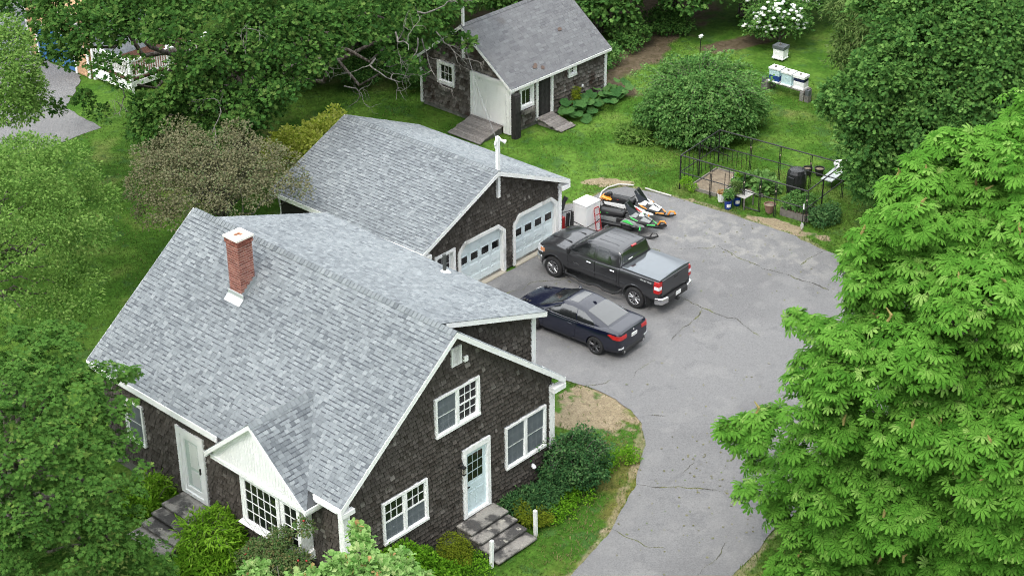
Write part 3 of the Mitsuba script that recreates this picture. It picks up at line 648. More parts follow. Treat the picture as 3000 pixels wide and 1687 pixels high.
# ------------------------------------------------------------------ neighbour's house and deck
nb = thing('neighbour_house', 'tan shingled house with blue doors half hidden behind the top left trees', 'house')
M_TAN = mat('tan_shingle', tone([(.42, .25, .14), (.55, .33, .19), (.62, .40, .25)], .2, 30), .85)
M_BLUE = paint('blue_paint', (.035, .13, .30), (.06, .16, .3), .3)
NF = Fr((13.9, 0, 0), -UY, -UX)
NW = put('wall', NF.box(-42.4, -37.6, -.2, -.03, 0, 3.2), M_TAN, nb)
ns_ = lay(cut(sbox(-42.3, .05, -37.7, 3.15), [(-41.7, -38.7, 0, 1.75), (-38.4, -37.9, 1.2, 2.6)]), NF.P(0, -.03, 0), -UY, UZ, -UX, .19, .2, .4, .022, .004, NW)
for e in (-42.5, -37.7): put('corner_board', NF.box(e, e + .14, -.03, .03, 0, 3.2), M_WHITE, nb)
put('blue_door', cat(*[NF.box(-41.6 + i * .72, -41.6 + i * .72 + .69, -.05, .01, .04, 1.66) for i in range(4)]), M_BLUE, nb)
put('door_casing', cat(NF.box(-41.75, -41.62, -.03, .04, 0, 1.8), NF.box(-38.7, -38.57, -.03, .04, 0, 1.8), NF.box(-41.62, -38.7, -.03, .04, 1.68, 1.8)), M_WHITE, nb)
put('white_window', cat(NF.box(-38.4, -38.3, -.03, .03, 1.2, 2.6), NF.box(-38.0, -37.9, -.03, .03, 1.2, 2.6), NF.box(-38.3, -38.0, -.03, .03, 2.5, 2.6), NF.box(-38.3, -38.0, -.03, .03, 1.2, 1.3)), M_WHITE, nb)
put('pane', NF.box(-38.3, -38.0, -.03, -.01, 1.3, 2.5), M_PANE, nb)
nroof = lambda x0, z0, x1, z1, y0, y1: prism(Polygon([(x0, z0), (x1, z1), (x1, z1 - .12), (x0, z0 - .12)]), (0, y1, 0), UX, UZ, -UY, y1 - y0)
NR1 = put('roof', nroof(13.6, 3.15, 17.5, 5.2, 37.4, 42.6), M_TAN, nb)
NR2 = put('roof', nroof(11.9, 2.62, 16, 4.9, 42.62, 50), M_TAN, nb)
q = math.hypot(4.1, 2.28)
ns_ += lay(sbox(42.6, 0, 50, q), (11.88, 0, 2.63), UY, np.array([4.1, 0, 2.28]) / q, np.array([-2.28, 0, 4.1]) / q, .2, .25, .4, .012, .003, NR2)
q = math.hypot(3.9, 2.05)
ns_ += lay(sbox(37.4, 0, 42.6, q), (13.58, 0, 3.16), UY, np.array([3.9, 0, 2.05]) / q, np.array([-2.05, 0, 3.9]) / q, .2, .25, .4, .012, .003, NR1)
emit(ns_, 'shingle', M_TAN, nb, 'tan_shingles', 200)
put('fascia', box(11.84, 11.9, 42.6, 50, 2.42, 2.6), M_WHITE, nb); put('fascia', box(13.54, 13.6, 37.4, 42.58, 2.98, 3.13), M_WHITE, nb)
put('wall', cat(box(12.1, 16, 42.7, 50, 0, 2.5), box(14.11, 17.4, 37.7, 42.3, 0, 3.1)), mat('pale_wall', (.5, .56, .62), .8), nb)
dk = thing('white_railed_deck', 'brown deck with white baluster railing under the dark oak branches', 'deck')
put('floor', cat(*[box(14.05, 19.5, 34.6 + i * .145, 34.6 + i * .145 + .138, .62, .70) for i in range(20)]), mat('deck_brown', (.10, .045, .03), .8), dk)
put('skirt', cat(box(14.0, 14.04, 34.5, 37.5, .12, .60), box(14.0, 19.5, 34.5, 34.54, .35, .6)), M_WHITE, dk)
for (x, y) in ((14.06, 34.54), (14.06, 37.4), (16.2, 34.54), (18.4, 34.54)):
    put('post', cat(box(x - .07, x + .07, y - .07, y + .07, -.1, 1.72), box(x - .09, x + .09, y - .09, y + .09, 1.72, 1.77)), M_WHITE, dk)
put('rail', cat(box(14.0, 14.12, 34.62, 37.33, 1.55, 1.63), box(14.03, 14.09, 34.62, 37.33, .80, .86)), M_WHITE, dk)
put('rail', cat(box(14.14, 18.33, 34.48, 34.60, 1.55, 1.63), box(14.14, 18.33, 34.51, 34.57, .80, .86)), M_WHITE, dk)
for i in range(21): put('baluster', box(14.04, 14.08, 34.68 + i * .127, 34.72 + i * .127, .86, 1.55), M_WHITE, dk)
for i in range(31): put('baluster', box(14.22 + i * .133, 14.26 + i * .133, 34.52, 34.56, .86, 1.55), M_WHITE, dk)

# ------------------------------------------------------------------ ground
def ell(p, cx, cy, rx, ry, rot=0.):
    c, s = math.cos(rot), math.sin(rot)
    dx, dy = p.x - cx, p.y - cy
    return dr.sqrt(dr.square((dx * c + dy * s) / rx) + dr.square((-dx * s + dy * c) / ry))
SOIL = [(7.95, 1.95, 1.3, 1.45, .4), (24.6, 8.9, 1.0, .9, 0), (17.3, 12.4, 1.3, 1.0, .3), (23.0, 4.9, .35, 2.0, .12), (13.5, 29.8, .7, .35, .6), (21.5, 12.5, .9, .35, 2.2)]
FRINGE = [(18.2, 12.8, 19.5, 12.2), (19.5, 12.2, 21.7, 11.8), (21.7, 11.8, 22.4, 9.0), (22.4, 9.0, 22.7, 4.1), (22.7, 4.1, 22.4, 2.7), (8.9, 3.6, 9.1, 2.9), (9.0, 1.2, 8.4, .1), (8.4, .1, 6.4, -1.2), (6.4, -1.2, 3.4, -2.65), (3.4, -2.65, 1.0, -3.25), (6.6, -6.35, 4.0, -6.7)]
WOOD = [(33.0, 20.4, 4.2, 1.1, .25), (38, 17.8, 2.6, .8, -.3), (38.5, 25, 5, 4, 0), (31.6, 27, 3, 3.6, 0), (29.5, 19.4, .7, 2.0, 0)]
def lawn_colour(p, n, uv):
    big = fb(p.x * .21 + 3, p.y * .21, 0, 3)
    mid = fb(p.x * .9, p.y * .9 + 7, 0, 4)
    fine = fb(p.x * 9, p.y * 9, 0, 3)
    c = mx(C(.042, .105, .012), C(.085, .165, .024), sm(.30, .70, mid))
    c = mx(c, C(.17, .16, .065), sm(.58, .80, big * .55 + mid * .5) * .5)
    c = mx(c, C(.045, .10, .03), sm(.6, .75, fb(p.x * 2.3 + 40, p.y * 2.3, 0, 3)) * .5)
    strip = sm(2.2, .6, dr.abs((p.x - 6.5) * .45 - (p.y + 2.0) * .89 + .4)) * sm(9.5, 8.5, p.x) * sm(2.5, 1.5, p.y)
    c = mx(c, C(.12, .11, .03), strip * sm(.35, .6, mid) * .8)
    c = c * (.62 + .76 * fine)
    soil = mx(C(.20, .15, .10), C(.34, .27, .19), fb(p.x * 7, p.y * 7, 0, 4)) * (.7 + .6 * nz(p.x * 34, p.y * 34))
    for (ax, ay, bx_, by_) in FRINGE:                                # bare gritty margin along the asphalt
        dx, dy = bx_ - ax, by_ - ay; l2 = dx * dx + dy * dy
        t = dr.clip(((p.x - ax) * dx + (p.y - ay) * dy) / l2, 0, 1)
        d_ = dr.sqrt(dr.square(p.x - ax - t * dx) + dr.square(p.y - ay - t * dy))
        c = mx(c, soil * 1.15, sm(.20, .04, d_ + .42 * (fb(p.x * 3.1, p.y * 3.1 + 2, 0, 3) - .5)) * .5)
    for e in SOIL:
        w = sm(1.12, .78, ell(p, *e) + 1.7 * (fb(p.x * 2.2 + 5, p.y * 2.2, 0, 4) - .5))
        c = mx(c, soil, w * .9)
    litter = mx(C(.06, .05, .025), C(.15, .115, .08), fb(p.x * 6, p.y * 6, 0, 4))
    for e in WOOD:
        w = sm(1.15, .75, ell(p, *e) + .9 * (fb(p.x * 1.3 + 5, p.y * 1.3, 0, 4) - .5))
        c = mx(c, litter, w)
    return c
M_LAWN = mat('lawn', P_(lawn_colour), .95, spec=.1)
gx = np.linspace(-40, 90, 131); gy = np.linspace(-60, 90, 151)
far = trimesh.creation.box((1400, 1400, .02)); far.apply_translation((20, 20, -.12))
struct('ground', far, M_LAWN)
X, Y = np.meshgrid(gx, gy, indexing='ij')
Zg = .10 * (meshkit.fbm(np.stack([X * .12, Y * .12, X * 0], -1), 3, 5) - .5) - .01
inb = (X > 5) & (X < 23.5) & (Y > -8) & (Y < 13)
Zg = np.where(inb, -.02, Zg); Zg = np.where((X < -38) | (X > 88) | (Y < -58) | (Y > 88), -.2, Zg)
Zg = np.minimum(Zg, .0)
n1, n2 = X.shape
idx = np.arange(n1 * n2).reshape(n1, n2)
F = np.stack([idx[:-1, :-1], idx[1:, :-1], idx[1:, 1:], idx[:-1, 1:]], -1).reshape(-1, 4)
struct('lawn', (np.stack([X, Y, Zg], -1).reshape(-1, 3), F), M_LAWN, smooth=True)
def ragged(pts, amp=.10, step=.12, sc=1.6, seed=0):
    """an outline with frayed edges"""
    out = []
    for i in range(len(pts)):
        a, b = np.array(pts[i], float), np.array(pts[(i + 1) % len(pts)], float)
        L = np.linalg.norm(b - a); n_ = max(1, int(L / step)); nn = np.array([-(b - a)[1], (b - a)[0]]) / (L + 1e-9)
        for j in range(n_):
            q = a + (b - a) * j / n_
            f = meshkit.fbm(np.array([[q[0] * sc, q[1] * sc, seed]]), 4, seed)[0] - .5
            out.append(q + nn * f * 2 * amp)
    return Polygon(out).buffer(0)
def asphalt(base, dark, light):
    def fn(p, n, uv):
        a = fb(p.x * .33 + 11, p.y * .33, 0, 4)
        b_ = fb(p.x * 1.5, p.y * 1.5 + 3, 0, 4)
        g = nz(p.x * 28, p.y * 28) * .55 + nz(p.x * 61, p.y * 61) * .45
        c = mx(C(*base), C(*dark), sm(.48, .66, a) * .55)
        c = mx(c, C(*light), sm(.54, .70, b_) * .4)
        spot = sm(.70, .78, fb(p.x * 2.4 + 31, p.y * 2.4, 0, 3))                  # oil spots and patches
        c = mx(c, C(.10, .10, .105), spot * .22)
        worn = sm(1.15, .6, ell(p, 10.8, 8.6, 2.4, 1.8) + 1.2 * (b_ - .5))         # oil and tyre dirt before the first bay
        c = mx(c, C(.085, .085, .09), worn * .75)
        edge = sm(1.25, .55, ell(p, 20.9, 5.5, 1.5, 5.4, .12) + 1.5 * (fb(p.x * 1.1, p.y * 1.1 + 9, 0, 4) - .5))   # washed-out sand by the garden
        c = mx(c, C(.30, .29, .27), edge * sm(.46, .68, fb(p.x * 3.1, p.y * 3.1, 0, 5)) * .4)
        return c * (.80 + .40 * g)
    return fn
M_ASPH = mat('asphalt', P_(asphalt((.180, .178, .180), (.142, .140, .143), (.22, .216, .214))), .9, spec=.25)
drive = ragged([(8.4, 10.25), (16.35, 10.45), (16.5, 12.1), (18.0, 12.7), (19.4, 12.1), (20.7, 12.15), (21.6, 11.75), (22.2, 9.8), (22.35, 8), (22.5, 6.2), (22.6, 4.1), (22.35, 2.8), (22.4, 0), (20, -3), (14, -5.6), (9, -6.1), (6.6, -6.28), (5.17, -6.5), (4.06, -6.6), (-6, -7.4), (-30, -9),
                (-30, -4.6), (-6, -4.0), (1.05, -3.3), (2.2, -3.0), (3.47, -2.72), (5.68, -1.8), (6.44, -1.28), (7.77, -.5), (8.45, .19), (8.86, .95), (8.98, 1.75), (9, 2.96), (8.75, 3.9), (8.0, 4.8), (7.0, 6.5), (7.4, 9)], .09, seed=3)
def sheet(pg, z):
    v, f = trimesh.creation.triangulate_polygon(pg, engine='earcut')
    return (np.column_stack([v, np.full(len(v), z)]), f[:, ::-1] if np.cross(v[f[0, 1]] - v[f[0, 0]], v[f[0, 2]] - v[f[0, 0]]) < 0 else f)
struct('driveway', sheet(drive, .006), M_ASPH)
nd_ = ragged([(10.9, 32.5), (11.1, 35.5), (13.85, 38.2), (13.85, 46), (-5, 46), (-5, 34), (4, 32.9), (8, 32.5)], .12, seed=8)
struct('neighbour_driveway', sheet(nd_, .006), M_ASPH)
# cracks: strips of moss and dark grit lying in the asphalt
def moss(p, n, uv):
    return mx(C(.075, .072, .066), C(.11, .115, .05), sm(.42, .6, fb(p.x * 2.2, p.y * 2.2, 1, 4))) * (.6 + .8 * nz(p.x * 40, p.y * 40))
M_CRACK = mat('crack', P_(moss), .95)
def strip(pts, w, z, seed):
    p = np.array(pts, float)
    s = np.r_[0, np.cumsum(np.linalg.norm(np.diff(p, axis=0), axis=1))]
    t = np.arange(0, s[-1], .06)
    q = np.stack([np.interp(t, s, p[:, 0]), np.interp(t, s, p[:, 1])], 1)
    nn = np.gradient(q, axis=0); nn /= np.linalg.norm(nn, axis=1, keepdims=True); nn = nn[:, ::-1] * [-1, 1]
    f = meshkit.fbm(np.column_stack([t * 1.6, t * 0 + seed, t * 0]), 4, seed) - .5
    q = q + nn * f[:, None] * .35
    ww = .55 * w * (.25 + 1.6 * meshkit.noise(np.column_stack([t * 3, t * 0 + seed * 7, t * 0]), 2)) * np.clip(np.minimum(t, s[-1] - t) / .3, .15, 1)
    V = np.vstack([q + nn * ww[:, None] / 2, q - nn * ww[:, None] / 2]); n_ = len(q); i = np.arange(n_ - 1)
    return (np.column_stack([V, np.full(2 * n_, z)]), np.vstack([np.stack([i, i + n_, i + 1], 1), np.stack([i + 1, i + n_, i + n_ + 1], 1)]))
for i, (pts, w) in enumerate([([(15.8, 4.4), (15.7, 3.3), (15.85, 2.0), (15.5, .6)], .07), ([(15.69, 3.2), (14.2, 2.98), (13.17, 2.66)], .06), ([(19.9, 5.9), (19.67, 4.1), (19.7, 2.2), (19.9, .6)], .08), ([(22.3, 2.7), (20.7, 2.5)], .10),
                              ([(5.72, -1.85), (6.03, -2.3), (6.6, -3.1), (7.2, -4)], .07), ([(3.4, -2.72), (3.49, -3.45), (3.75, -4.5)], .04), ([(7.0, -2.55), (8.1, -2.28)], .035), ([(3.3, -5.97), (5.3, -5.63)], .05), ([(11.2, 9.3), (13.0, 9.05), (13.8, 8.4), (15.2, 8.2)], .06),
                              ([(18.5, 6.9), (19.3, 6.2), (19.9, 5.6)], .05), ([(18.0, 8.0), (18.2, 7.2), (17.3, 6.6), (17.1, 5.6)], .045), ([(10.2, 2.2), (11.9, 2.35)], .04), ([(8.9, 3.0), (9.5, 2.6), (9.9, 2.7)], .05), ([(8.9, .3), (9.3, -.2)], .08), ([(12.2, 7.7), (12.6, 6.2)], .03)]):
    put('crack', strip(pts, w, .0105, i + 2), M_CRACK, 'driveway')
# ------------------------------------------------------------------ vehicles
def loft(stations, N=64, grow=0.):
    """closed body from half sections [(y, [(x, z), ...] from the bottom middle to the top middle)]"""
    ys = np.array([s[0] for s in stations], float)
    A = np.array([s[1] for s in stations], float)
    o = np.argsort(ys); ys, A = ys[o], A[o]
    t = np.unique(np.r_[np.linspace(ys[0], ys[-1], N), ys])
    S = PchipInterpolator(ys, A, axis=0)(t)
    if grow:
        S = S.copy(); S[:, :, 0] = np.where(S[:, :, 0] > 1e-6, S[:, :, 0] + grow, 0)
        S[:, -3:, 1] += grow
        t = t + np.linspace(-grow, grow, len(t))
    K = S.shape[1]
    ring = np.concatenate([S, S[:, -2:0:-1] * [-1, 1]], axis=1)
    m = ring.shape[1]
    V = np.concatenate([ring[..., :1], np.broadcast_to(t[:, None, None], ring.shape[:2] + (1,)), ring[..., 1:]], -1).reshape(-1, 3)
    F = []
    n = len(t)
    i, j = np.meshgrid(np.arange(n - 1), np.arange(m), indexing='ij')
    a, b, c, d = i * m + j, i * m + (j + 1) % m, (i + 1) * m + (j + 1) % m, (i + 1) * m + j
    F = np.concatenate([np.stack([a, b, c], -1).reshape(-1, 3), np.stack([a, c, d], -1).reshape(-1, 3)])
    V = np.vstack([V, [[0, t[0], S[0, :, 1].mean()], [0, t[-1], S[-1, :, 1].mean()]]])
    q = np.arange(m)
    F = np.vstack([F, np.stack([np.full(m, n * m), (q + 1) % m, q], 1), np.stack([np.full(m, n * m + 1), (n - 1) * m + q, (n - 1) * m + (q + 1) % m], 1)])
    tmsh = trimesh.Trimesh(V, F, process=False)
    if tmsh.volume < 0: tmsh.invert()
    return mani(tmsh)
def mbox(x0, x1, y0, y1, z0, z1): return m3.Manifold.cube((x1 - x0, y1 - y0, z1 - z0)).translate((x0, y0, z0))
def sideprism(pts, x0, x1):
    m = m3.CrossSection([np.array(pts, float)], m3.FillRule.NonZero).extrude(x1 - x0)      # (y, z) polygon
    return m.transform(np.array([[0, 0, 1, x0], [1, 0, 0, 0], [0, 1, 0, 0]], float))
def topprism(pts, z0, z1):
    return m3.CrossSection([np.array(pts, float)], m3.FillRule.NonZero).extrude(z1 - z0).translate((0, 0, z0))
def xcyl(y, z, r, x0, x1, seg=40):
    return m3.Manifold.cylinder(x1 - x0, r, r, seg).rotate((0, 90, 0)).translate((x0, y, z))
def lathe_x(prof, seg=40):
    """revolve (r, x) about the x axis"""
    p = np.array(prof, float); a = np.arange(seg) * 2 * np.pi / seg
    V = np.stack([np.broadcast_to(p[:, 1][:, None], (len(p), seg)), p[:, 0][:, None] * np.cos(a), p[:, 0][:, None] * np.sin(a)], -1).reshape(-1, 3)
    n = len(p); i, j = np.meshgrid(np.arange(n - 1), np.arange(seg), indexing='ij')
    q = np.stack([i * seg + j, i * seg + (j + 1) % seg, (i + 1) * seg + (j + 1) % seg, (i + 1) * seg + j], -1).reshape(-1, 4)
    return trimesh.Trimesh(V, np.vstack([q[:, [0, 1, 2]], q[:, [0, 2, 3]]]), process=False)
M_TYRE = mat('tyre', (.022, .022, .023), .85)
M_RIM = mat('rim', (.42, .42, .43), .3, .9)
M_RIMD = mat('dark_rim', (.10, .10, .105), .3, .85)
M_CHROME = mat('chrome', (.72, .72, .73), .14, 1.)
M_TRIM = mat('black_trim', (.02, .02, .021), .5)
scene['m_car_glass'] = {'type': 'twosided', 'bsdf': {'type': 'roughplastic', 'distribution': 'ggx', 'int_ior': 2.1, 'alpha': .02, 'diffuse_reflectance': rgb(.010, .012, .013)}}
M_GLASS = 'm_car_glass'
M_RED = mat('tail_lamp', (.42, .012, .012), .12, coat=1.)
M_LAMP = mat('clear_lamp', (.75, .76, .78), .1, coat=1.)
M_AMBER = mat('amber_lamp', (.75, .33, .16), .15, coat=1.)
M_PLATE = mat('number_plate', (.70, .71, .70), .5)
M_TRUCK = mat('charcoal_paint', (.062, .063, .068), .12, .6, spec=1., coat=1.)
scene['m_navy_paint'] = {'type': 'twosided', 'bsdf': {'type': 'roughplastic', 'distribution': 'ggx', 'int_ior': 1.7, 'alpha': .03, 'diffuse_reflectance': rgb(.0035, .0055, .019)}}
M_NAVY = 'm_navy_paint'
M_COVER = mat('bed_cover_paint', (.15, .165, .18), .08, .85, spec=.9, coat=1.)
class Veh:
    def __init__(s, k, x, y, deg): s.k, s.M = k, trimesh.transformations.rotation_matrix(math.radians(deg), (0, 0, 1)); s.M[:3, 3] = (x, y, .006)
    def part(s, name, m, mt, parent=None, smooth=32, label=None, turn=None):
        m = tm(m) if hasattr(m, 'to_mesh') else m.copy()
        if turn is not None: m.apply_transform(turn)
        m.apply_transform(s.M)
        return put(name, m, mt, parent or s.k, smooth=smooth, label=label)
def wheel(v, x, y, r, w, rim_r, mt, spokes=5, pair=.2):
    s = np.sign(x); cx = x
    t = lathe_x([(rim_r, -w * .42), (rim_r + .03, -w * .5), (r - .05, -w * .5), (r - .012, -w * .40), (r, -w * .25), (r, w * .25), (r - .012, w * .40), (r - .05, w * .5), (rim_r + .03, w * .5), (rim_r, w * .42)])
    M = np.eye(4); M[:3, 3] = (cx, y, r)
    def pl(m): m = m.copy(); m.apply_transform(M); return m
    k_ = v.part('wheel', pl(t), M_TYRE)
    rim = lathe_x([(rim_r + .004, s * w * .47), (rim_r - .02, s * w * .46), (rim_r - .035, s * w * .30), (rim_r - .04, s * w * .1), (.0, s * w * .1)])
    v.part('rim_barrel', pl(rim), M_TRIM, k_)
    v.part('rim_lip', pl(lathe_x([(rim_r + .006, s * w * .44), (rim_r + .004, s * w * .485), (rim_r - .022, s * w * .47), (rim_r - .03, s * w * .42)])), mt, k_)
    ms = []
    for i in range(spokes):
        for d in (-pair, pair):
            a = 2 * np.pi * i / spokes + d + .3
            p0 = np.array([s * w * .36, .05 * math.cos(a), .05 * math.sin(a)]); p1 = np.array([s * w * .44, (rim_r - .01) * math.cos(a), (rim_r - .01) * math.sin(a)])
            ms.append(tm(hull((p0, .028), (p1, .022), seg=6)))
    v.part('spokes', pl(cat(*ms)), mt, k_)
    v.part('hub_cap', pl(lathe_x([(.065, s * w * .30), (.06, s * w * .46), (.0, s * w * .47)], 16)), mt, k_)

# the pickup truck
pk = thing('pickup_truck', 'charcoal pickup truck with closed glossy bed cover and crew cab', 'pickup truck')
tv = Veh(pk, 14.97, 7.03, 3.1)
def sec(w, zb, zt, cr=.02, tuck=.0): return [(0, zb), (w - .16, zb), (w - .05, zb + .08), (w - .004, zb + .22), (w, zb + .36 * (zt - zb) + .2), (w - .004, zt - .20), (w - .022, zt - .08), (w - .07, zt - .018), (w - .2, zt + .002), (0, zt + cr)]
body = loft([(-2.86, sec(.965, .56, 1.35)), (-2.80, sec(.985, .54, 1.37)), (-2.0, sec(1.0, .52, 1.375)), (-1.2, sec(.995, .50, 1.365)), (0, sec(.995, .48, 1.33)), (1.15, sec(.995, .48, 1.33)), (1.7, sec(.995, .50, 1.335, .05)), (2.25, sec(.975, .5, 1.27, .06)), (2.52, sec(.925, .5, 1.17, .05)), (2.66, sec(.84, .52, 1.02, .03)), (2.72, sec(.74, .55, .95, .02))], 90)
RA, FA = -1.85, 1.84
for y in (RA, FA):
    for s in (-1, 1): body = body - xcyl(y, .42, .50, s * .99 - .27, s * .99 + .27)
body = body - mbox(-.60, .60, -2.2, 2.2, .3, .62)
holes = []
for s in (-1, 1):
    for nm, y0, y1 in (('front_door', -.055, 1.16), ('rear_door', -1.06, -.068)):
        reg = mbox(*sorted((s * .80, s * 1.1)), y0, y1, .60, 1.305)
        holes.append((nm, s, y0, y1))
doors = []
for nm, s, y0, y1 in holes:
    x0, x1 = sorted((s * .80, s * 1.1))
    g = .006
    doors.append((nm, body ^ mbox(x0, x1, y0 + g, y1 - g, .60 + g, 1.31 - g), s))
for nm, s, y0, y1 in holes:
    x0, x1 = sorted((s * .80, s * 1.1))
    body = body - mbox(x0, x1, y0 - g, y1 + g, .60 - g, 1.31)
body = body - mbox(-1.2, 1.2, -1.175, -1.155, .4, 1.6)         # gap between the cab and the bed
hood = body ^ mbox(-.80, .80, 1.32, 2.45, 1.12, 1.6)
body = body - mbox(-.806, .806, 1.314, 2.456, 1.12, 1.6)
tv.part('body', body, M_TRUCK)
tv.part('hood', hood, M_TRUCK)
for s in (-1, 1): tv.part('hood_crease', hull((np.array([s * .42, 1.4, 1.372]), .022), (np.array([s * .36, 2.3, 1.315]), .02), seg=8), M_TRUCK)
dk_ = [tv.part(nm, d, M_TRUCK) for nm, d, s in doors]
def gsec(wb, wt, zr): return [(0, 1.20), (wb, 1.20), (wb, 1.33), (wb - (wb - wt) * .45, 1.33 + (zr - 1.33) * .52), (wt + .015, zr - .10), (wt - .035, zr - .035), (wt - .15, zr - .004), (0, zr + .015)]
gst = [(-1.20, gsec(.93, .88, 1.38)), (-1.15, gsec(.935, .84, 1.52)), (-1.06, gsec(.94, .78, 1.84)), (-.95, gsec(.945, .765, 1.91)), (-.5, gsec(.95, .765, 1.935)), (.2, gsec(.95, .77, 1.925)), (.48, gsec(.95, .78, 1.86)), (.9, gsec(.95, .84, 1.58)), (1.22, gsec(.95, .90, 1.36)), (1.30, gsec(.94, .91, 1.335))]
cab = loft(gst, 60)
cab2 = loft(gst, 60, grow=.006)
CB = tv.part('cab', cab, M_TRUCK)
front = [(1.02, 1.40), (.40, 1.815), (.02, 1.845), (-.02, 1.37), (.98, 1.375)]
rear = [(-.12, 1.375), (-.10, 1.845), (-.56, 1.84), (-.78, 1.45), (-.76, 1.38)]
for nm, pts in (('front_side_window', front), ('rear_side_window', rear)):
    for s in (-1, 1): tv.part(nm, cab2 ^ sideprism(pts, *sorted((s * .6, s * 1.1))), M_GLASS, CB)
tv.part('windscreen', cab2 ^ topprism([(-.86, 1.24), (-.72, .5), (.72, .5), (.86, 1.24)], 1.38, 2.1), M_GLASS, CB)
tv.part('rear_window', cab2 ^ mbox(-.74, .74, -1.4, -1.02, 1.46, 1.84), M_GLASS, CB)
tv.part('third_brake_lamp', mbox(-.12, .12, -1.10, -1.03, 1.865, 1.905), M_RED, CB)
for x in (-.45, -.15, .15, .45): tv.part('roof_rib', hull((np.array([x, -.75, 1.935]), .016), (np.array([x, .1, 1.935]), .016), seg=6), M_TRUCK, CB)
tv.part('antenna_plate', tm(hull((np.array([-.42, -1.16, 1.50]), .02), (np.array([-.2, -1.155, 1.51]), .02), seg=6)), M_PLATE, CB)
for s in (-1, 1):
    mi_ = tv.part('wing_mirror', tm(hull((np.array([s * 1.02, 1.02, 1.42]), .05), (np.array([s * 1.17, 1.0, 1.50]), .06), (np.array([s * 1.17, 1.0, 1.36]), .06), (np.array([s * 1.08, 1.03, 1.5]), .05))), M_TRIM)
    for nm, y in (('front', .12), ('rear', -.93)):
        tv.part('door_handle', tm(hull((np.array([s * 1.005, y, 1.17]), .022), (np.array([s * 1.005, y + .16, 1.17]), .022), seg=8)), M_CHROME)
    tv.part('side_moulding', mbox(*sorted((s * .985, s * 1.012)), -1.05, 1.15, .80, .86), M_TRUCK, smooth=False)
    tv.part('bed_moulding', mbox(*sorted((s * .985, s * 1.012)), -1.45, -1.2, .80, .86), M_TRUCK, smooth=False)
    rb_ = [(s * .86, 1.35, .52), (s * 1.03, 1.2, .40), (s * 1.04, .75, .38), (s * 1.04, .6, .30), (s * 1.04, .1, .30), (s * 1.04, -.05, .38), (s * 1.04, -.35, .38), (s * 1.04, -.5, .30), (s * 1.04, -.95, .30), (s * 1.03, -1.15, .40), (s * .86, -1.25, .52)]
    tv.part('step_bar', tube(rb_, .04, 8), M_TRIM)
    for y in (RA, FA):
        a = np.linspace(-.1, np.pi + .1, 24)
        tv.part('wheel_arch_lip', tube(np.stack([np.full(24, s * .985), y + .51 * np.cos(a), .42 + .51 * np.sin(a)], 1), .028, 6), M_TRUCK)
        wheel(tv, s * .87, y, .405, .28, .245, M_RIM, 5, .26)
    tv.part('mud_flap', mbox(*sorted((s * .76, s * .99)), RA - .56, RA - .545, .2, .62), M_TRIM)
    tv.part('mud_flap', mbox(*sorted((s * .76, s * .99)), FA - .56, FA - .545, .25, .62), M_TRIM)
    tl = loft([(-2.9, sec(.965, .56, 1.35)), (-2.875, sec(.985, .56, 1.36)), (-2.6, sec(.995, .54, 1.37))], 12, .008) ^ mbox(*sorted((s * .80, s * 1.2)), -2.95, -2.68, .90, 1.33)
    TL = tv.part('tail_lamp', tl, M_RED)
    tv.part('reversing_lamp', loft([(-2.9, sec(.965, .56, 1.35)), (-2.875, sec(.985, .56, 1.36)), (-2.6, sec(.995, .54, 1.37))], 12, .011) ^ mbox(*sorted((s * .82, s * 1.2)), -2.96, -2.70, 1.04, 1.17), M_LAMP, TL)
    tv.part('headlamp', loft([(1.9, sec(.985, .5, 1.27)), (2.25, sec(.975, .5, 1.27, .06)), (2.52, sec(.925, .5, 1.17, .05)), (2.66, sec(.84, .52, 1.02, .03)), (2.72, sec(.74, .55, .95, .02))], 24, .008) ^ mbox(*sorted((s * .52, s * 1.1)), 2.32, 2.8, .86, 1.10), M_LAMP)
    tv.part('marker_lamp', loft([(1.9, sec(.985, .5, 1.27)), (2.25, sec(.975, .5, 1.27, .06)), (2.52, sec(.925, .5, 1.17, .05)), (2.66, sec(.84, .52, 1.02, .03))], 24, .010) ^ mbox(*sorted((s * .86, s * 1.1)), 2.24, 2.45, .92, 1.06), M_AMBER)
    tv.part('rear_bumper_corner', tm(hull(*[(np.array([s * x, y, z]), .05) for x, y in ((.62, -3.02), (.90, -2.98), (.985, -2.78)) for z in (.52, .68)])), M_CHROME)
tv.part('rear_bumper_step', rbox(-.62, .62, -3.06, -2.85, .47, .70, .04), M_TRIM)
tv.part('tow_hitch', cat(rbox(-.06, .06, -3.1, -2.7, .36, .46, .01)), M_TRIM)
tv.part('front_bumper', tm(hull(*[(np.array([x, y, z]), .06) for x, y in ((-.78, 2.66), (.78, 2.66), (-.93, 2.42), (.93, 2.42)) for z in (.50, .66)])), M_CHROME)
tv.part('grille', rbox(-.5, .5, 2.66, 2.745, .72, 1.0, .03), M_TRIM)
tv.part('tailgate', rbox(-.80, .80, -2.93, -2.84, .74, 1.372, .02), M_TRUCK)
tv.part('tailgate_handle', rbox(-.10, .10, -2.95, -2.92, 1.24, 1.31, .01), M_TRIM)
tv.part('number_plate', rbox(-.15, .15, -3.075, -3.058, .58, .73, .006), M_PLATE)
bc = tm(hull(*[(np.array([s * .88, y, 1.385]), .035) for s in (-1, 1) for y in (-2.85, -1.24)], *[(np.array([s * .5, y, 1.418]), .03) for s in (-1, 1) for y in (-2.8, -1.3)]))
tv.part('bed_cover', bc, M_COVER, smooth=40)
txt = meshkit.text_mesh('TUNDRA', .05, .004)
Mx = np.eye(4); Mx[:3, 0], Mx[:3, 1], Mx[:3, 2], Mx[:3, 3] = (0, -1, 0), (0, 0, 1), (-1, 0, 0), (-.999, .92, .90)
tv.part('lettering', txt, M_CHROME, smooth=False, turn=Mx)
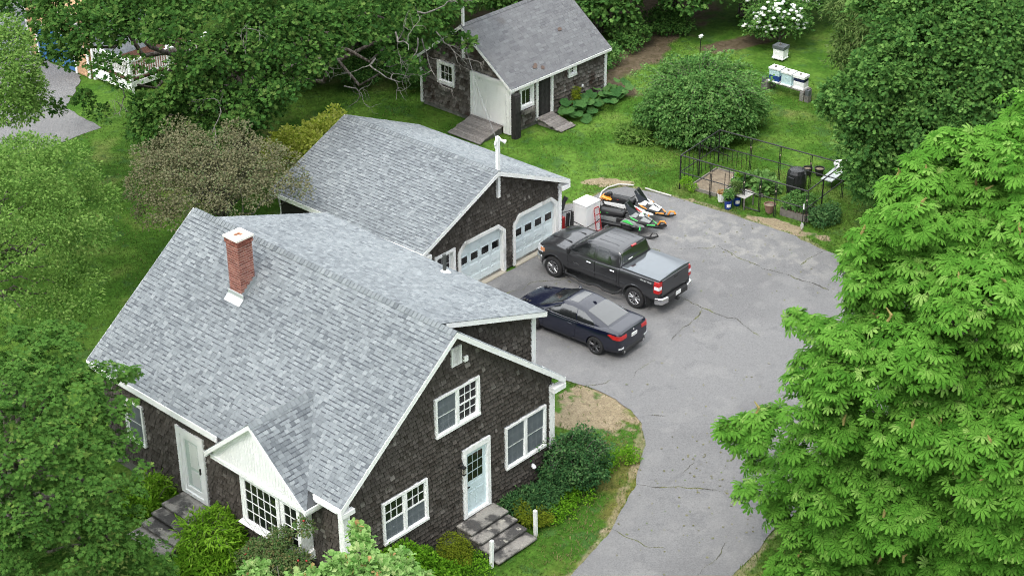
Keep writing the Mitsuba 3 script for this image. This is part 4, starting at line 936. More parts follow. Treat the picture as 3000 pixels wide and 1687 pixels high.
txt = meshkit.text_mesh('TRD OFF ROAD', .05, .003)
Mx2 = Mx.copy(); Mx2[:3, 3] = (-1.0, -2.08, 1.22)
tv.part('lettering', txt, M_PLATE, smooth=False, turn=Mx2)

# the coupe
cp = thing('blue_coupe', 'dark navy blue two-door car parked beside the house corner', 'car')
cv = Veh(cp, 11.52, 5.52, 3.6)
def cs(w, zb, zt, cr=.03): return [(0, zb), (w - .18, zb), (w - .06, zb + .05), (w - .015, zb + .16), (w, zb + .30), (w - .008, zb + .30 + (zt - zb - .30) * .55), (w - .045, zt - .06), (w - .11, zt - .012), (w - .28, zt + .012), (0, zt + cr)]
cb = loft([(-2.36, cs(.72, .42, .86, .02)), (-2.31, cs(.80, .30, 1.00, .02)), (-2.2, cs(.86, .26, 1.045, .02)), (-1.8, cs(.905, .22, 1.05, .03)), (-1.3, cs(.925, .20, 1.03)), (-.4, cs(.915, .18, .985)), (.6, cs(.915, .18, .955)), (1.0, cs(.92, .19, .945, .05)), (1.5, cs(.92, .2, .885, .06)), (1.95, cs(.895, .2, .80, .06)), (2.2, cs(.83, .22, .72, .05)), (2.33, cs(.72, .26, .62, .03)), (2.38, cs(.58, .3, .52, .02))], 90)
CRA, CFA = -1.38, 1.38
for y in (CRA, CFA):
    for s in (-1, 1): cb = cb - xcyl(y, .335, .375, s * .92 - .22, s * .92 + .22)
cg = .005
cd = []
for s in (-1, 1):
    x0, x1 = sorted((s * .70, s * 1.0))
    reg = [(-.55, .93), (-.50, .40), (-.30, .28), (.88, .28), (.90, .93)]
    cd.append(cb ^ sideprism([(-.545, .935), (-.495, .405), (-.295, .285), (.875, .285), (.895, .935)], x0, x1))
for s in (-1, 1):
    x0, x1 = sorted((s * .70, s * 1.0))
    cb = cb - sideprism([(-.555, .945), (-.505, .395), (-.305, .275), (.885, .275), (.905, .945)], x0, x1)
chd = cb ^ topprism([(-.70, 1.06), (.70, 1.06), (.62, 2.1), (.4, 2.22), (-.4, 2.22), (-.62, 2.1)], .66, 1.2)
cb = cb - topprism([(-.705, 1.055), (.705, 1.055), (.625, 2.105), (.4, 2.226), (-.4, 2.226), (-.625, 2.105)], .66, 1.2)
ctl = cb ^ topprism([(-.66, -1.72), (.66, -1.72), (.70, -2.26), (-.70, -2.26)], .98, 1.2)
cb = cb - topprism([(-.665, -1.715), (.665, -1.715), (.705, -2.265), (-.705, -2.265)], .98, 1.2)
cv.part('body', cb, M_NAVY); cv.part('hood', chd, M_NAVY); cv.part('boot_lid', ctl, M_NAVY)
for d in cd: cv.part('door', d, M_NAVY)
def cgs(wb, wt, zr): return [(0, .86), (wb, .86), (wb, .95), (wb - (wb - wt) * .40, .95 + (zr - .95) * .5), (wt + .02, zr - .09), (wt - .05, zr - .028), (wt - .17, zr - .004), (0, zr + .012)]
cst = [(-1.84, cgs(.72, .70, 1.055)), (-1.6, cgs(.78, .68, 1.13)), (-1.2, cgs(.82, .63, 1.26)), (-.75, cgs(.85, .60, 1.365)), (-.25, cgs(.86, .60, 1.42)), (.15, cgs(.86, .62, 1.40)), (.45, cgs(.86, .66, 1.30)), (.85, cgs(.86, .74, 1.12)), (1.18, cgs(.84, .78, .97)), (1.26, cgs(.82, .78, .94))]
ccab, ccab2 = loft(cst, 60), loft(cst, 60, grow=.006)
CC = cv.part('cabin', ccab, M_NAVY)
for s in (-1, 1):
    cv.part('door_window', ccab2 ^ sideprism([(.80, 1.0), (.18, 1.325), (-.20, 1.345), (-.42, 1.33), (-.52, 1.0)], *sorted((s * .5, s * 1.0))), M_GLASS, CC)
    cv.part('quarter_window', ccab2 ^ sideprism([(-.55, 1.0), (-.46, 1.325), (-.72, 1.285), (-1.15, 1.13), (-1.28, 1.03)], *sorted((s * .5, s * 1.0))), M_GLASS, CC)
    cv.part('window_trim', tube([(s * .862, .84, .985), (s * .872, 0, .985), (s * .865, -.7, .995), (s * .84, -1.3, 1.015)], .012, 6), M_CHROME, CC)
    cv.part('wing_mirror', tm(hull((np.array([s * .92, .72, 1.0]), .035), (np.array([s * 1.03, .70, 1.06]), .055), (np.array([s * 1.0, .66, 1.02]), .05))), M_NAVY)
    cv.part('door_handle', tm(hull((np.array([s * .915, -.40, .84]), .018), (np.array([s * .915, -.22, .845]), .018), seg=8)), M_NAVY)
    tl = loft([(-2.36, cs(.72, .42, .86, .02)), (-2.31, cs(.80, .30, 1.00, .02)), (-2.2, cs(.86, .26, 1.045, .02)), (-1.8, cs(.905, .22, 1.05, .03))], 30, .008)
    cv.part('tail_lamp', tl ^ sideprism([(-2.45, .80), (-2.45, .93), (-1.95, .97), (-1.86, .93), (-2.1, .83)], *sorted((s * .42, s * 1.0))), M_RED)
    cv.part('reflector', tl ^ mbox(*sorted((s * .58, s * .80)), -2.45, -2.2, .44, .50), M_LAMP)
    cv.part('exhaust_tip', tube([(s * .55, -2.2, .3), (s * .55, -2.38, .3)], .045, 12), M_CHROME)
    wheel(cv, s * .82, CRA, .335, .22, .235, M_RIMD, 5, .18)
    wheel(cv, s * .82, CFA, .335, .22, .235, M_RIMD, 5, .18)
    cv.part('headlamp', loft([(1.5, cs(.92, .2, .885, .06)), (1.95, cs(.895, .2, .80, .06)), (2.2, cs(.83, .22, .72, .05)), (2.33, cs(.72, .26, .62, .03))], 30, .007) ^ mbox(*sorted((s * .5, s * 1.0)), 1.85, 2.4, .58, .70), M_LAMP)
    for y in (1.66, 1.78, 1.90): cv.part('hood_vent', mbox(*sorted((s * .55, s * .64)), y, y + .06, .80, .892), M_TRIM)
cv.part('windscreen', ccab2 ^ topprism([(-.74, 1.17), (-.60, .26), (.60, .26), (.74, 1.17)], .98, 1.5), M_GLASS, CC)
cv.part('rear_window', ccab2 ^ topprism([(-.53, -.80), (-.60, -1.70), (.60, -1.70), (.53, -.80)], 1.0, 1.5), M_GLASS, CC)
cv.part('sunroof', ccab2 ^ mbox(-.42, .42, -.28, .06, 1.3, 1.5), M_GLASS, CC)
cv.part('aerial_fin', tm(hull((np.array([0, -.62, 1.40]), .02), (np.array([0, -.72, 1.44]), .012), (np.array([0, -.76, 1.385]), .02))), M_NAVY, CC)
cv.part('number_plate', rbox(-.15, .15, -2.385, -2.36, .72, .85, .006), M_PLATE)
cv.part('rear_valance', rbox(-.66, .66, -2.37, -2.2, .24, .40, .04), M_TRIM)
cv.part('badge', tube([(0, -2.33, .93), (0, -2.345, .93)], .045, 14), M_CHROME)

# ------------------------------------------------------------------ snowmobiles
def snowmobile(label, x, y, deg, main, second, flap, tip, lampc, third):
    k_ = thing('snowmobile', label, 'snowmobile')
    v = Veh(k_, x, y, deg)
    A = lambda *p: np.array(p, float)
    v.part('track', hull((A(-.19, -1.25, .15), .14), (A(.19, -1.25, .15), .14), (A(-.19, .25, .22), .17), (A(.19, .25, .22), .17), seg=14), M_TYRE)
    for i in range(7): v.part('track_lug', mbox(-.32, .32, -1.2 + i * .2, -1.17 + i * .2, -.0, .03), M_TYRE)
    v.part('tunnel', hull(*[(A(s * .24, yy, z), .02) for s in (-1, 1) for yy, z in ((-1.32, .47), (.3, .5), (-1.3, .36), (.3, .3))], seg=6), M_TRIM)
    v.part('seat', hull((A(0, -.95, .62), .12), (A(0, -.5, .62), .12), (A(.07, -.1, .62), .10), (A(-.07, -.1, .62), .10), (A(0, -.95, .52), .13)), mat('seat_vinyl', (.022, .022, .024), .5) if 'm_seat_vinyl' not in scene else 'm_seat_vinyl', smooth=45)
    for s in (-1, 1):
        v.part('tunnel_panel', hull((A(s * .255, -1.25, .46), .012), (A(s * .255, -.3, .50), .012), (A(s * .26, -1.2, .36), .012), (A(s * .27, -.3, .34), .012), seg=6), main, smooth=40)
        v.part('seat_flash', hull((A(s * .125, -.75, .60), .012), (A(s * .13, -.35, .62), .014), (A(s * .13, -.5, .55), .012), seg=6), third, smooth=40)
    v.part('fuel_cap', hull((A(0, .12, .76), .045), (A(0, .14, .79), .04), seg=10), lampc)
    v.part('seat_back', hull((A(0, -1.1, .72), .10), (A(0, -1.28, .62), .09)), M_TRIM, smooth=45)
    v.part('rear_bumper', tube([(-.2, -1.1, .52), (-.2, -1.45, .56), (.2, -1.45, .56), (.2, -1.1, .52)], .018, 7), flap)
    v.part('snow_flap', hull(*[(A(s * .22, yy, z), .012) for s in (-1, 1) for yy, z in ((-1.36, .55), (-1.52, .28))], seg=6), flap)
    v.part('rear_fender', hull(*[(A(s * .20, yy, z), .03) for s in (-1, 1) for yy, z in ((-1.36, .60), (-1.0, .55))], seg=6), flap)
    v.part('hood', hull((A(-.26, .15, .58), .09), (A(.26, .15, .58), .09), (A(-.28, .6, .50), .09), (A(.28, .6, .50), .09), (A(0, .28, .76), .08), (A(-.15, 1.0, .44), .07), (A(.15, 1.0, .44), .07), (A(0, .7, .60), .08)), M_TRIM, smooth=50)
    for s in (-1, 1):
        v.part('hood_panel', hull((A(s * .10, .30, .84), .02), (A(s * .30, .25, .70), .02), (A(s * .24, .50, .665), .02), (A(s * .07, .55, .74), .02)), main, smooth=40)
        v.part('hood_panel', hull((A(s * .08, .78, .655), .02), (A(s * .25, .70, .585), .02), (A(s * .18, 1.02, .51), .02), (A(s * .05, 1.05, .53), .02)), main, smooth=40)
        v.part('hood_stripe', hull((A(s * .31, .30, .68), .014), (A(s * .345, .62, .59), .014), (A(s * .335, .40, .62), .014)), second, smooth=40)
    v.part('nose_cone', hull((A(-.2, 1.0, .40), .07), (A(.2, 1.0, .40), .07), (A(-.1, 1.2, .36), .05), (A(.1, 1.2, .36), .05)), M_TRIM, smooth=50)
    for s in (-1, 1): v.part('nose_trim', hull((A(s * .24, .98, .44), .03), (A(s * .10, 1.22, .40), .03)), second, smooth=50)
    for s in (-1, 1):
        v.part('side_panel', hull((A(s * .38, -.05, .42), .03), (A(s * .40, .5, .36), .04), (A(s * .28, .85, .36), .04), (A(s * .35, .1, .58), .03), (A(s * .34, .55, .49), .04)), main, smooth=45)
        v.part('side_stripe', hull((A(s * .415, .0, .50), .012), (A(s * .43, .45, .44), .02), (A(s * .39, .2, .57), .012)), third)
        v.part('side_vent', hull((A(s * .43, .30, .40), .02), (A(s * .40, .62, .38), .025)), M_TRIM)
        v.part('foot_rest', hull((A(s * .38, -.9, .28), .02), (A(s * .25, -.9, .30), .02), (A(s * .42, -.05, .30), .03), (A(s * .25, -.05, .3), .03), seg=6), M_TRIM)
        sk_ = v.part('ski', tube([(s * .48, .2, .05), (s * .48, .5, .03), (s * .48, 1.05, .03), (s * .48, 1.35, .09), (s * .48, 1.52, .19)], [.03, .05, .05, .045, .03], 8), M_TRIM)
        v.part('ski_loop', tube([(s * .48, 1.5, .19), (s * .48, 1.44, .28), (s * .48, 1.28, .27), (s * .48, 1.18, .08)], .022 if tip is M_TRIM else .035, 7), tip, sk_)
        v.part('suspension_arm', cat(tube([(s * .2, .62, .34), (s * .46, .72, .20)], .018), tube([(s * .2, .86, .34), (s * .46, .74, .20)], .018), tube([(s * .46, .73, .22), (s * .48, .73, .06)], .025)), M_RIMD)
        v.part('shock', tube([(s * .24, .7, .52), (s * .42, .73, .24)], .032, 8), second)
        v.part('grip', tube([(s * .12, .02, .92), (s * .34, -.06, .90)], .022, 7), M_TRIM)
    v.part('steering_column', tube([(0, .22, .72), (0, .03, .92)], .028), M_TRIM)
    v.part('windshield', hull((A(-.30, .28, .76), .012), (A(.30, .28, .76), .012), (A(-.22, .02, 1.16), .012), (A(.22, .02, 1.16), .012), (A(0, .50, .80), .012), (A(0, .12, 1.2), .012), seg=6), M_GLASS, smooth=40)
    v.part('headlamp', hull((A(-.09, .62, .70), .05), (A(.09, .62, .70), .05), (A(0, .72, .66), .05)), lampc, smooth=45)
    for s in (-1, 1): v.part('air_vent', hull((A(s * .2, .5, .665), .035), (A(s * .16, .72, .62), .03), seg=8), M_TRIM)
    return k_
M_GRN = mat('green_plastic', (.06, .52, .10), .3, coat=.6)
M_GREY = mat('grey_plastic', (.22, .23, .23), .3, coat=.7)
M_ORG = mat('orange_plastic', (.85, .30, .03), .35, coat=.5)
M_WHT = mat('white_plastic', (.78, .78, .78), .35, coat=.5)
M_REDP = mat('red_plastic', (.52, .03, .03), .4)
snowmobile('black grey and green snowmobile nearest to the pickup', 18.72, 9.35, 180 + 19, M_GREY, M_GRN, M_GRN, M_TRIM, M_LAMP, M_GRN)
snowmobile('black white and orange snowmobile with orange ski tips', 19.82, 9.75, 180 + 15, M_WHT, M_ORG, M_ORG, M_ORG, M_LAMP, M_REDP)

# ------------------------------------------------------------------ things by the garage corner
fz = thing('white_freezer', 'white upright freezer cabinet standing beside the garage corner', 'freezer')
put('body', rbox(16.80, 17.62, 9.72, 10.40, .03, 1.45, .02), M_WHT, fz, smooth=30)
put('lid', rbox(16.79, 17.63, 9.71, 10.41, 1.46, 1.52, .015), M_WHT, fz, smooth=30)
put('hinge', rbox(16.795, 16.80, 10.0, 10.1, .5, .62, .002), M_CHROME, fz)
sp = thing('bungee_strap', 'black elastic strap wrapped round the white freezer', 'strap')
scene[sp] = mikit.ply(cat(tube([(16.78, 10.42, .70), (16.78, 9.9, .66), (16.78, 9.70, .62), (17.3, 9.69, .66), (17.64, 9.69, .74)], .014, 6), tube([(16.785, 9.82, .66), (16.775, 9.8, .35)], .012, 6)), M_TRIM)
ht = thing('hand_truck', 'red hand truck leaning against the white freezer', 'hand truck')
M_REDT = mat('red_tube', (.36, .03, .035), .4)
put('frame', cat(tube([(17.2, 9.50, .08), (17.2, 9.60, .75), (17.2, 9.67, 1.22), (17.25, 9.68, 1.30), (17.45, 9.68, 1.30), (17.5, 9.67, 1.22), (17.5, 9.60, .75), (17.5, 9.50, .08)], .02, 7)), M_REDT, ht)
for z in (.35, .7, 1.0): put('crossbar', tube([(17.2, 9.53 + z * .11, z), (17.5, 9.53 + z * .11, z)], .015, 6), M_REDT, ht)
put('toe_plate', box(17.15, 17.55, 9.28, 9.5, .02, .035), M_REDT, ht)
for x in (17.12, 17.58): put('wheel', tube([(x - .025, 9.55, .13), (x + .025, 9.55, .13)], .12, 16), M_TYRE, ht)
rc = thing('fuel_can', 'bright red plastic can between the garage and black gutters', 'can')
put('body', rbox(16.42, 16.66, 10.62, 10.92, .25, .85, .05), M_REDP, rc, smooth=35)
put('handle', tube([(16.47, 10.77, .84), (16.48, 10.77, .93), (16.60, 10.77, .93), (16.61, 10.77, .84)], .02), M_REDP, rc)
put('spout', tube([(16.63, 10.85, .8), (16.66, 10.95, .97)], [.03, .018]), M_TRIM, rc)
for i, (x, y, h) in enumerate(((16.56, 10.46, 1.05), (16.68, 10.34, 1.12))):
    q = thing('gutter_length', ('black gutter length leaning left of the freezer nearer the red can', 'black gutter length leaning close against the white freezer')[i], 'gutter', 'gutter lengths')
    s_ = np.array([[-.06, 0], [-.06, .09], [-.05, .09], [-.05, .012], [.05, .012], [.05, .09], [.06, .09], [.06, 0]])
    m = trimesh.creation.extrude_polygon(Polygon(s_), h, engine='earcut'); m.apply_transform(trimesh.transformations.rotation_matrix(.10, (0, 1, 0))); m.apply_translation((x, y, 0))
    scene[q] = mikit.ply(m, M_TRIM)
bl = thing('leaf_blower', 'black garden blower hung upright by the garage corner board', 'blower')
put('body', tm(hull((np.array([16.42, 10.62, 1.30]), .10), (np.array([16.5, 10.6, 1.52]), .08))), M_TRIM, bl, smooth=40)
put('nozzle', tube([(16.46, 10.6, 1.5), (16.60, 10.56, 1.72)], [.07, .10], 10), M_TRIM, bl)
put('bracket', tube([(16.3, 10.62, 1.12), (16.78, 10.42, 1.14)], .018), M_TRIM, bl)
put('stand', tube([(16.42, 10.63, 0), (16.42, 10.62, 1.25)], .025), M_TRIM, bl)
ps_ = thing('white_pipe', 'curved grey white pipe lying on grass behind the snowmobiles', 'pipe')
scene[ps_] = mikit.ply(tube([(20.0, 11.75, .05), (20.5, 12.05, .06), (20.96, 12.12, .07), (21.5, 11.98, .07), (21.85, 11.5, .05)], .035, 8), mat('white_pipe', (.50, .49, .45), .6), smooth=50)
ps_ = thing('white_pipe', 'straight white pipe lying along the driveway edge', 'pipe')
scene[ps_] = mikit.ply(tube([(21.92, 10.95, .07), (22.02, 10.3, .05), (22.1, 9.75, .05)], .035, 8), 'm_white_pipe', smooth=50)
for i, (x, y) in enumerate(((1.76, -1.28), (-.18, -1.34))):
    q = thing('white_stake', ('white square stake right of the concrete steps', 'white square stake at the bottom left of the concrete steps')[i], 'stake', 'stakes by the steps')
    m = rbox(x - .05, x + .05, y - .05, y + .05, -.2, .92, .012)
    m.apply_transform(trimesh.transformations.rotation_matrix(.03 * (1 if i else -1), (0, 1, 0), (x, y, 0)))
    scene[q] = mikit.ply(m, M_WEATHERED, smooth=30)

# ------------------------------------------------------------------ garden cage
gcg = thing('garden_cage', 'black metal tube garden enclosure around the raised beds', 'garden enclosure')
g0 = np.array([22.93, 9.98, 0]); e1 = np.array([.114, -.9935, 0]); e2 = np.array([.9935, .114, 0])
GH = 1.48
def gp_(a, b, z): return g0 + e1 * a + e2 * b + UZ * z
def bar(name, p, q, r=.016): return put(name, tube([p, q], r * 1.35, 6), M_BLACK, gcg)
for b in (0, 3.07):
    bar('rail', gp_(0, b, GH), gp_(5.7, b, GH), .02); bar('rail', gp_(0, b, GH * .5), gp_(5.7, b, GH * .5), .016)
for a in (0, 5.7):
    bar('rail', gp_(a, 0, GH), gp_(a, 3.07, GH), .02); bar('rail', gp_(a, 0, GH * .5), gp_(a, 3.07, GH * .5), .016)
for a, b in ((1.42, 0), (2.93, 0), (3.65, 0), (4.34, 0), (5.7, 0), (1.5, 3.07), (2.85, 3.07), (4.25, 3.07), (5.7, 3.07)):
    for d in (-.03, .03): bar('post', gp_(a + d, b, -.1), gp_(a + d, b, GH), .014)
    put('post_cap', tm(hull((gp_(a, b, GH * .72), .022), (gp_(a, b, GH * .75), .022), seg=8)), mat('post_cap', (.55, .46, .32), .6) if 'm_post_cap' not in scene else 'm_post_cap', gcg)
for a, b in ((0, 0), (0, 3.07), (0, 1.5), (5.7, 1.3)): bar('post', gp_(a, b, -.1), gp_(a, b, GH), .024)
for i in range(1, 9): bar('picket', gp_(.0, .34 * i, .02), gp_(.0, .34 * i, GH * (.98 if i % 3 else .8)), .011)
for i in range(1, 7): bar('picket', gp_(.22 * i, 3.07, .02), gp_(.22 * i, 3.07, GH * .5), .010)
for i in range(1, 4): bar('picket', gp_(1.7, .3 + i * .35, .02), gp_(1.7, .3 + i * .35, GH * .62), .010)
bar('brace', gp_(0, 3.07, GH * .5), gp_(.7, 2.2, GH * .8)); bar('brace', gp_(0, 1.6, GH * .9), gp_(.8, 2.6, GH * .45)); bar('rail', gp_(2.95, 0, .03), gp_(3.65, 0, .03), .02)
def bed(label, a0, a1, b0, b1, h=.2):
    k_ = thing('raised_bed', label, 'raised bed')
    for (p, q) in (((a0, b0), (a1, b0)), ((a1, b0), (a1, b1)), ((a1, b1), (a0, b1)), ((a0, b1), (a0, b0))):
        P, Q = gp_(*p, 0), gp_(*q, 0); d = (Q - P) / np.linalg.norm(Q - P); n_ = np.cross(d, UZ)
        m = prism(Polygon([(.0, -.05), (np.linalg.norm(Q - P) - .04, -.05), (np.linalg.norm(Q - P) - .04, h), (0, h)]), P, d, UZ, n_, .04)
        put('side_board', m, M_BED, k_, uv=np.full((len(m.vertices), 2), rng.random()))
    pts = [gp_(a0 + .03, b0 + .03, h - .05), gp_(a1 - .03, b0 + .03, h - .05), gp_(a1 - .03, b1 - .03, h - .05), gp_(a0 + .03, b1 - .03, h - .05)]
    put('soil', (np.array(pts), np.array([[0, 1, 2], [0, 2, 3]])), mat('bed_soil', P_(lambda p, n, uv: mx(C(.11, .085, .06), C(.26, .21, .15), fb(p.x * 9, p.y * 9, 0, 4))), .95) if 'm_bed_soil' not in scene else 'm_bed_soil', k_)
    return k_
bed('bare raised bed at the left end of the garden cage', .35, 1.62, .25, 2.35, .14)
bed('raised bed of leafy squash plants in the middle of the cage', 1.75, 3.2, 1.25, 2.45, .16)
bed('grey board raised bed of tall plants at the right cage end', 4.45, 5.62, .28, 1.15, .28)
cbin = thing('compost_bin', 'black barrel shaped compost bin in the garden cage', 'compost bin')
bcx, bcy = 25.78, 6.3
prof = [(.0, 0), (.34, 0), (.38, .12), (.40, .5), (.37, .85), (.30, .98), (.18, 1.02), (0, 1.03)]
an = np.arange(28) * 2 * np.pi / 28
V = np.array([[bcx + r * (1 + .03 * (i % 2)) * math.cos(a), bcy + r * (1 + .03 * (i % 2)) * math.sin(a), z + .05] for r, z in prof for i, a in enumerate(an)])
q_ = [[i * 28 + j, i * 28 + (j + 1) % 28, (i + 1) * 28 + (j + 1) % 28, (i + 1) * 28 + j] for i in range(len(prof) - 1) for j in range(28)]
put('barrel', (V, np.array(q_)), mat('black_plastic', (.018, .019, .021), .35), cbin)
put('door', rbox(bcx - .42, bcx - .36, bcy - .15, bcy + .15, .4, .8, .02), 'm_black_plastic', cbin)
for dx, dy in ((-.34, .2), (-.34, -.2), (.34, .2), (.34, -.2)): put('leg', tube([(bcx + dx, bcy + dy, -.02), (bcx + dx * .9, bcy + dy * .9, .3)], .025), 'm_black_plastic', cbin)
def pot(name, label, x, y, r0, r1, h, mt, cat_, band=None, group=None):
    k_ = thing(name, label, cat_, group)
    n = 24; a = np.arange(n) * 2 * np.pi / n
    pr = [(0, .01), (r0, .01), (r1, h), (r1 + .015, h), (r1 + .015, h + .02), (r1 - .012, h + .02), (r1 - .02, h - .05), (0, h - .05)]
    V = np.array([[x + r * math.cos(t), y + r * math.sin(t), z] for r, z in pr for t in a])
    Q = np.array([[i * n + j, i * n + (j + 1) % n, (i + 1) * n + (j + 1) % n, (i + 1) * n + j] for i in range(len(pr) - 1) for j in range(n)])
    put('body', (V, Q), mt, k_)
    put('soil', (np.vstack([[[x + (r1 - .02) * math.cos(t), y + (r1 - .02) * math.sin(t), h - .045] for t in a], [[x, y, h - .02]]]), np.array([[j, (j + 1) % n, n] for j in range(n)])), 'm_bed_soil', k_)
    if band:
        b = np.linspace(3.4, 4.6, 8)
        V = np.array([[x + (r0 + (r1 - r0) * z / h + .004) * math.cos(t), y + (r0 + (r1 - r0) * z / h + .004) * math.sin(t), z] for z in (h * .3, h * .7) for t in b])
        put('label_patch', (V, np.array([[i, i + 1, i + 9, i + 8] for i in range(7)])), M_PLATE, k_)
    return k_
M_BUCK = mat('blue_bucket', (.012, .035, .21), .35)
pot('bucket', 'white bucket of orange flowers left of the blue buckets', 23.1, 8.02, .12, .16, .34, M_WHT, 'bucket')
pot('bucket', 'blue bucket with a white label closest to the driveway', 22.78, 7.44, .13, .16, .36, M_BUCK, 'bucket', True)
pot('bucket', 'blue bucket set behind the other blue bucket by the posts', 23.28, 7.38, .13, .16, .36, M_BUCK, 'bucket', True)
pot('clay_pot', 'brown clay pot standing inside the garden cage', 23.58, 6.02, .14, .22, .36, mat('clay', (.20, .12, .09), .8), 'flower pot')
pot('dark_pot', 'dark plastic pot on the grass beyond the compost bin', 27.5, 6.9, .13, .19, .3, M_TRIM, 'flower pot')
pot('dark_pot', 'dark plastic pot beside the white covered cart', 27.75, 6.5, .13, .2, .32, M_TRIM, 'flower pot')
tb = thing('potting_table', 'low grey potting table with a sheet top in the cage', 'table')
put('top', rbox(23.05, 23.75, 6.85, 7.9, .50, .53, .008), mat('grey_sheet', (.34, .33, .31), .6), tb)
for x in (23.1, 23.7):
    for y in (6.9, 7.85): put('leg', box(x - .02, x + .02, y - .02, y + .02, 0, .5), M_PLANK, tb)
wt = pot('wash_tub', 'pale grey tub holding a plant near the squash bed', 24.75, 8.35, .22, .28, .3, mat('zinc', (.45, .48, .48), .4, .4), 'tub')
sh = thing('spade', 'spade with white handle stuck upright before the cage corner', 'spade')
put('shaft', tube([(23.2, 4.22, .28), (23.32, 4.28, .92)], .016), M_TRIM, sh)
put('handle', tube([(23.31, 4.27, .82), (23.335, 4.285, 1.02)], .028), M_WHT, sh)
put('blade', tm(hull((np.array([23.14, 4.19, .04]), .015), (np.array([23.11, 4.1, .18]), .012), (np.array([23.18, 4.27, .18]), .012), (np.array([23.13, 4.12, .30]), .012), (np.array([23.21, 4.25, .30]), .012), seg=6)), M_FLASH, sh)
wc = thing('covered_cart', 'white covered garden cart at the tree edge beyond the cage', 'cart')
put('cover', tm(hull((np.array([28.1, 5.9, .62]), .16), (np.array([28.5, 5.4, .62]), .16), (np.array([28.4, 5.9, .40]), .2), (np.array([28.1, 5.5, .40]), .18))), M_WHT, wc, smooth=45)
put('tray', prism(Polygon([(0, 0), (1.3, 0), (1.3, .5), (0, .5)]), (26.9, 5.35, .34), np.array([.97, .1, .05]), np.array([-.1, .99, 0]), UZ, .04), 'm_zinc', wc)
for x, y in ((27.0, 5.4), (27.0, 5.8)): put('leg', tube([(x, y, 0), (x, y, .34)], .02), M_BLACK, wc)
put('wheel', tube([(28.2, 5.35, .16), (28.2, 5.42, .16)], .16, 16), M_TYRE, wc)

# ------------------------------------------------------------------ beehives
M_HB = mat('hive_blue', (.015, .05, .22), .5); M_HL = paint('hive_pale', (.50, .66, .70), (.5, .55, .55), .1); M_HN = mat('hive_navy', (.016, .02, .07), .5)
M_LID = mat('hive_lid', (.78, .79, .79), .35); M_DLID = mat('hive_dark_lid', (.10, .11, .12), .5)
def hive(label, x, y, z, boxes, lid, lidm, w=.42, d=.52, deg=4, stone=True):
    k_ = thing('beehive', label, 'beehive', None)
    def pl(m): return rotz(m, deg, (x, y, 0))
    zz = z
    put('base_board', pl(box(-w / 2 - .06, w / 2 + .02, -d / 2 - .02, d / 2 + .02, zz, zz + .05)), M_WHITE, k_); zz += .05
    for h, m in boxes:
        b_ = put('hive_box', pl(box(-w / 2, w / 2, -d / 2, d / 2, zz + .003, zz + h)), m, k_)
        put('hand_hold', pl(box(-w / 2 - .012, -w / 2, -.07, .07, zz + h * .55, zz + h * .7)), m, b_)
        zz += h
    put('lid', pl(box(-w / 2 - .035, w / 2 + .035, -d / 2 - .035, d / 2 + .035, zz + .003, zz + lid)), lidm, k_)
    if stone:
        s_ = thing('lid_stone', 'grey stone weighing down ' + {'b': 'the black topped hive lid', '0': 'the left hive lid', '1': 'the middle hive lid', '2': 'the right hive lid'}[stone], 'stone')
        m = trimesh.creation.icosphere(1, .07); m.vertices *= [1, .8, .8]; m.apply_translation((x - .02, y + .03, zz + lid + .035)); scene[s_] = mikit.ply(m, M_CONC, smooth=60)
hive('white beehive with black lid standing apart near the trees', 37.25, 15.15, .1, [(.42, M_WHITE)], .16, M_DLID, .46, .55, stone='b')
hive('left beehive on the bench with deep blue lower box', 34.0, 13.12, .47, [(.26, M_HB), (.28, M_HL)], .07, M_LID, stone='0')
hive('middle beehive on the bench painted pale blue', 34.02, 12.46, .47, [(.50, M_HL)], .09, M_LID, stone='1')
hive('right beehive on the bench with navy upper box', 34.06, 11.82, .47, [(.29, M_WHITE), (.16, M_HN)], .12, M_LID, stone='2')
bnch = thing('hive_bench', 'plank bench on grey blocks carrying three beehives', 'bench')
for i in range(3):
    m = box(33.80 + i * .19, 33.98 + i * .19, 11.45, 13.55, .40, .465); put('plank', m, M_PLANK, bnch, uv=np.full((len(m.vertices), 2), rng.random()))
for (y, z0) in ((13.5, 0), (11.55, 0)):
    for x in (33.85, 34.25):
        put('block', rbox(x - .1, x + .2, y - .1, y + .1, -.1, .40, .02), M_FOUND, bnch)
for nm, y in (('left', 13.66), ('right', 11.3)):
    q = thing('hive_block', 'dark hollow block at the %s end of the hive bench' % nm, 'block', None)
    scene[q] = mikit.ply(tm(mani(rbox(33.80, 34.0, y - .1, y + .1, .28, .55, .015)) - mbox(33.85, 33.95, y - .06, y + .06, .35, .7)), M_DLID, smooth=30)
    q = thing('pale_block', 'pale concrete block under the dark block, %s bench end' % nm, 'block', None)
    scene[q] = mikit.ply(rbox(33.78, 34.02, y - .11, y + .11, -.05, .28, .015), M_FOUND, smooth=30)
fd = thing('bird_feeder', 'small white bird feeder on a thin dark pole', 'bird feeder')
put('pole', tube([(35.0, 18.2, -.1), (35.0, 18.2, .95)], .02), M_BLACK, fd)
put('house', cat(box(34.93, 35.07, 18.14, 18.26, .95, 1.05), prism(Polygon([(-.1, 0), (.1, 0), (0, .07)]), (34.91, 18.2, 1.05), UY, UZ, UX, .18)), M_WEATHERED, fd)
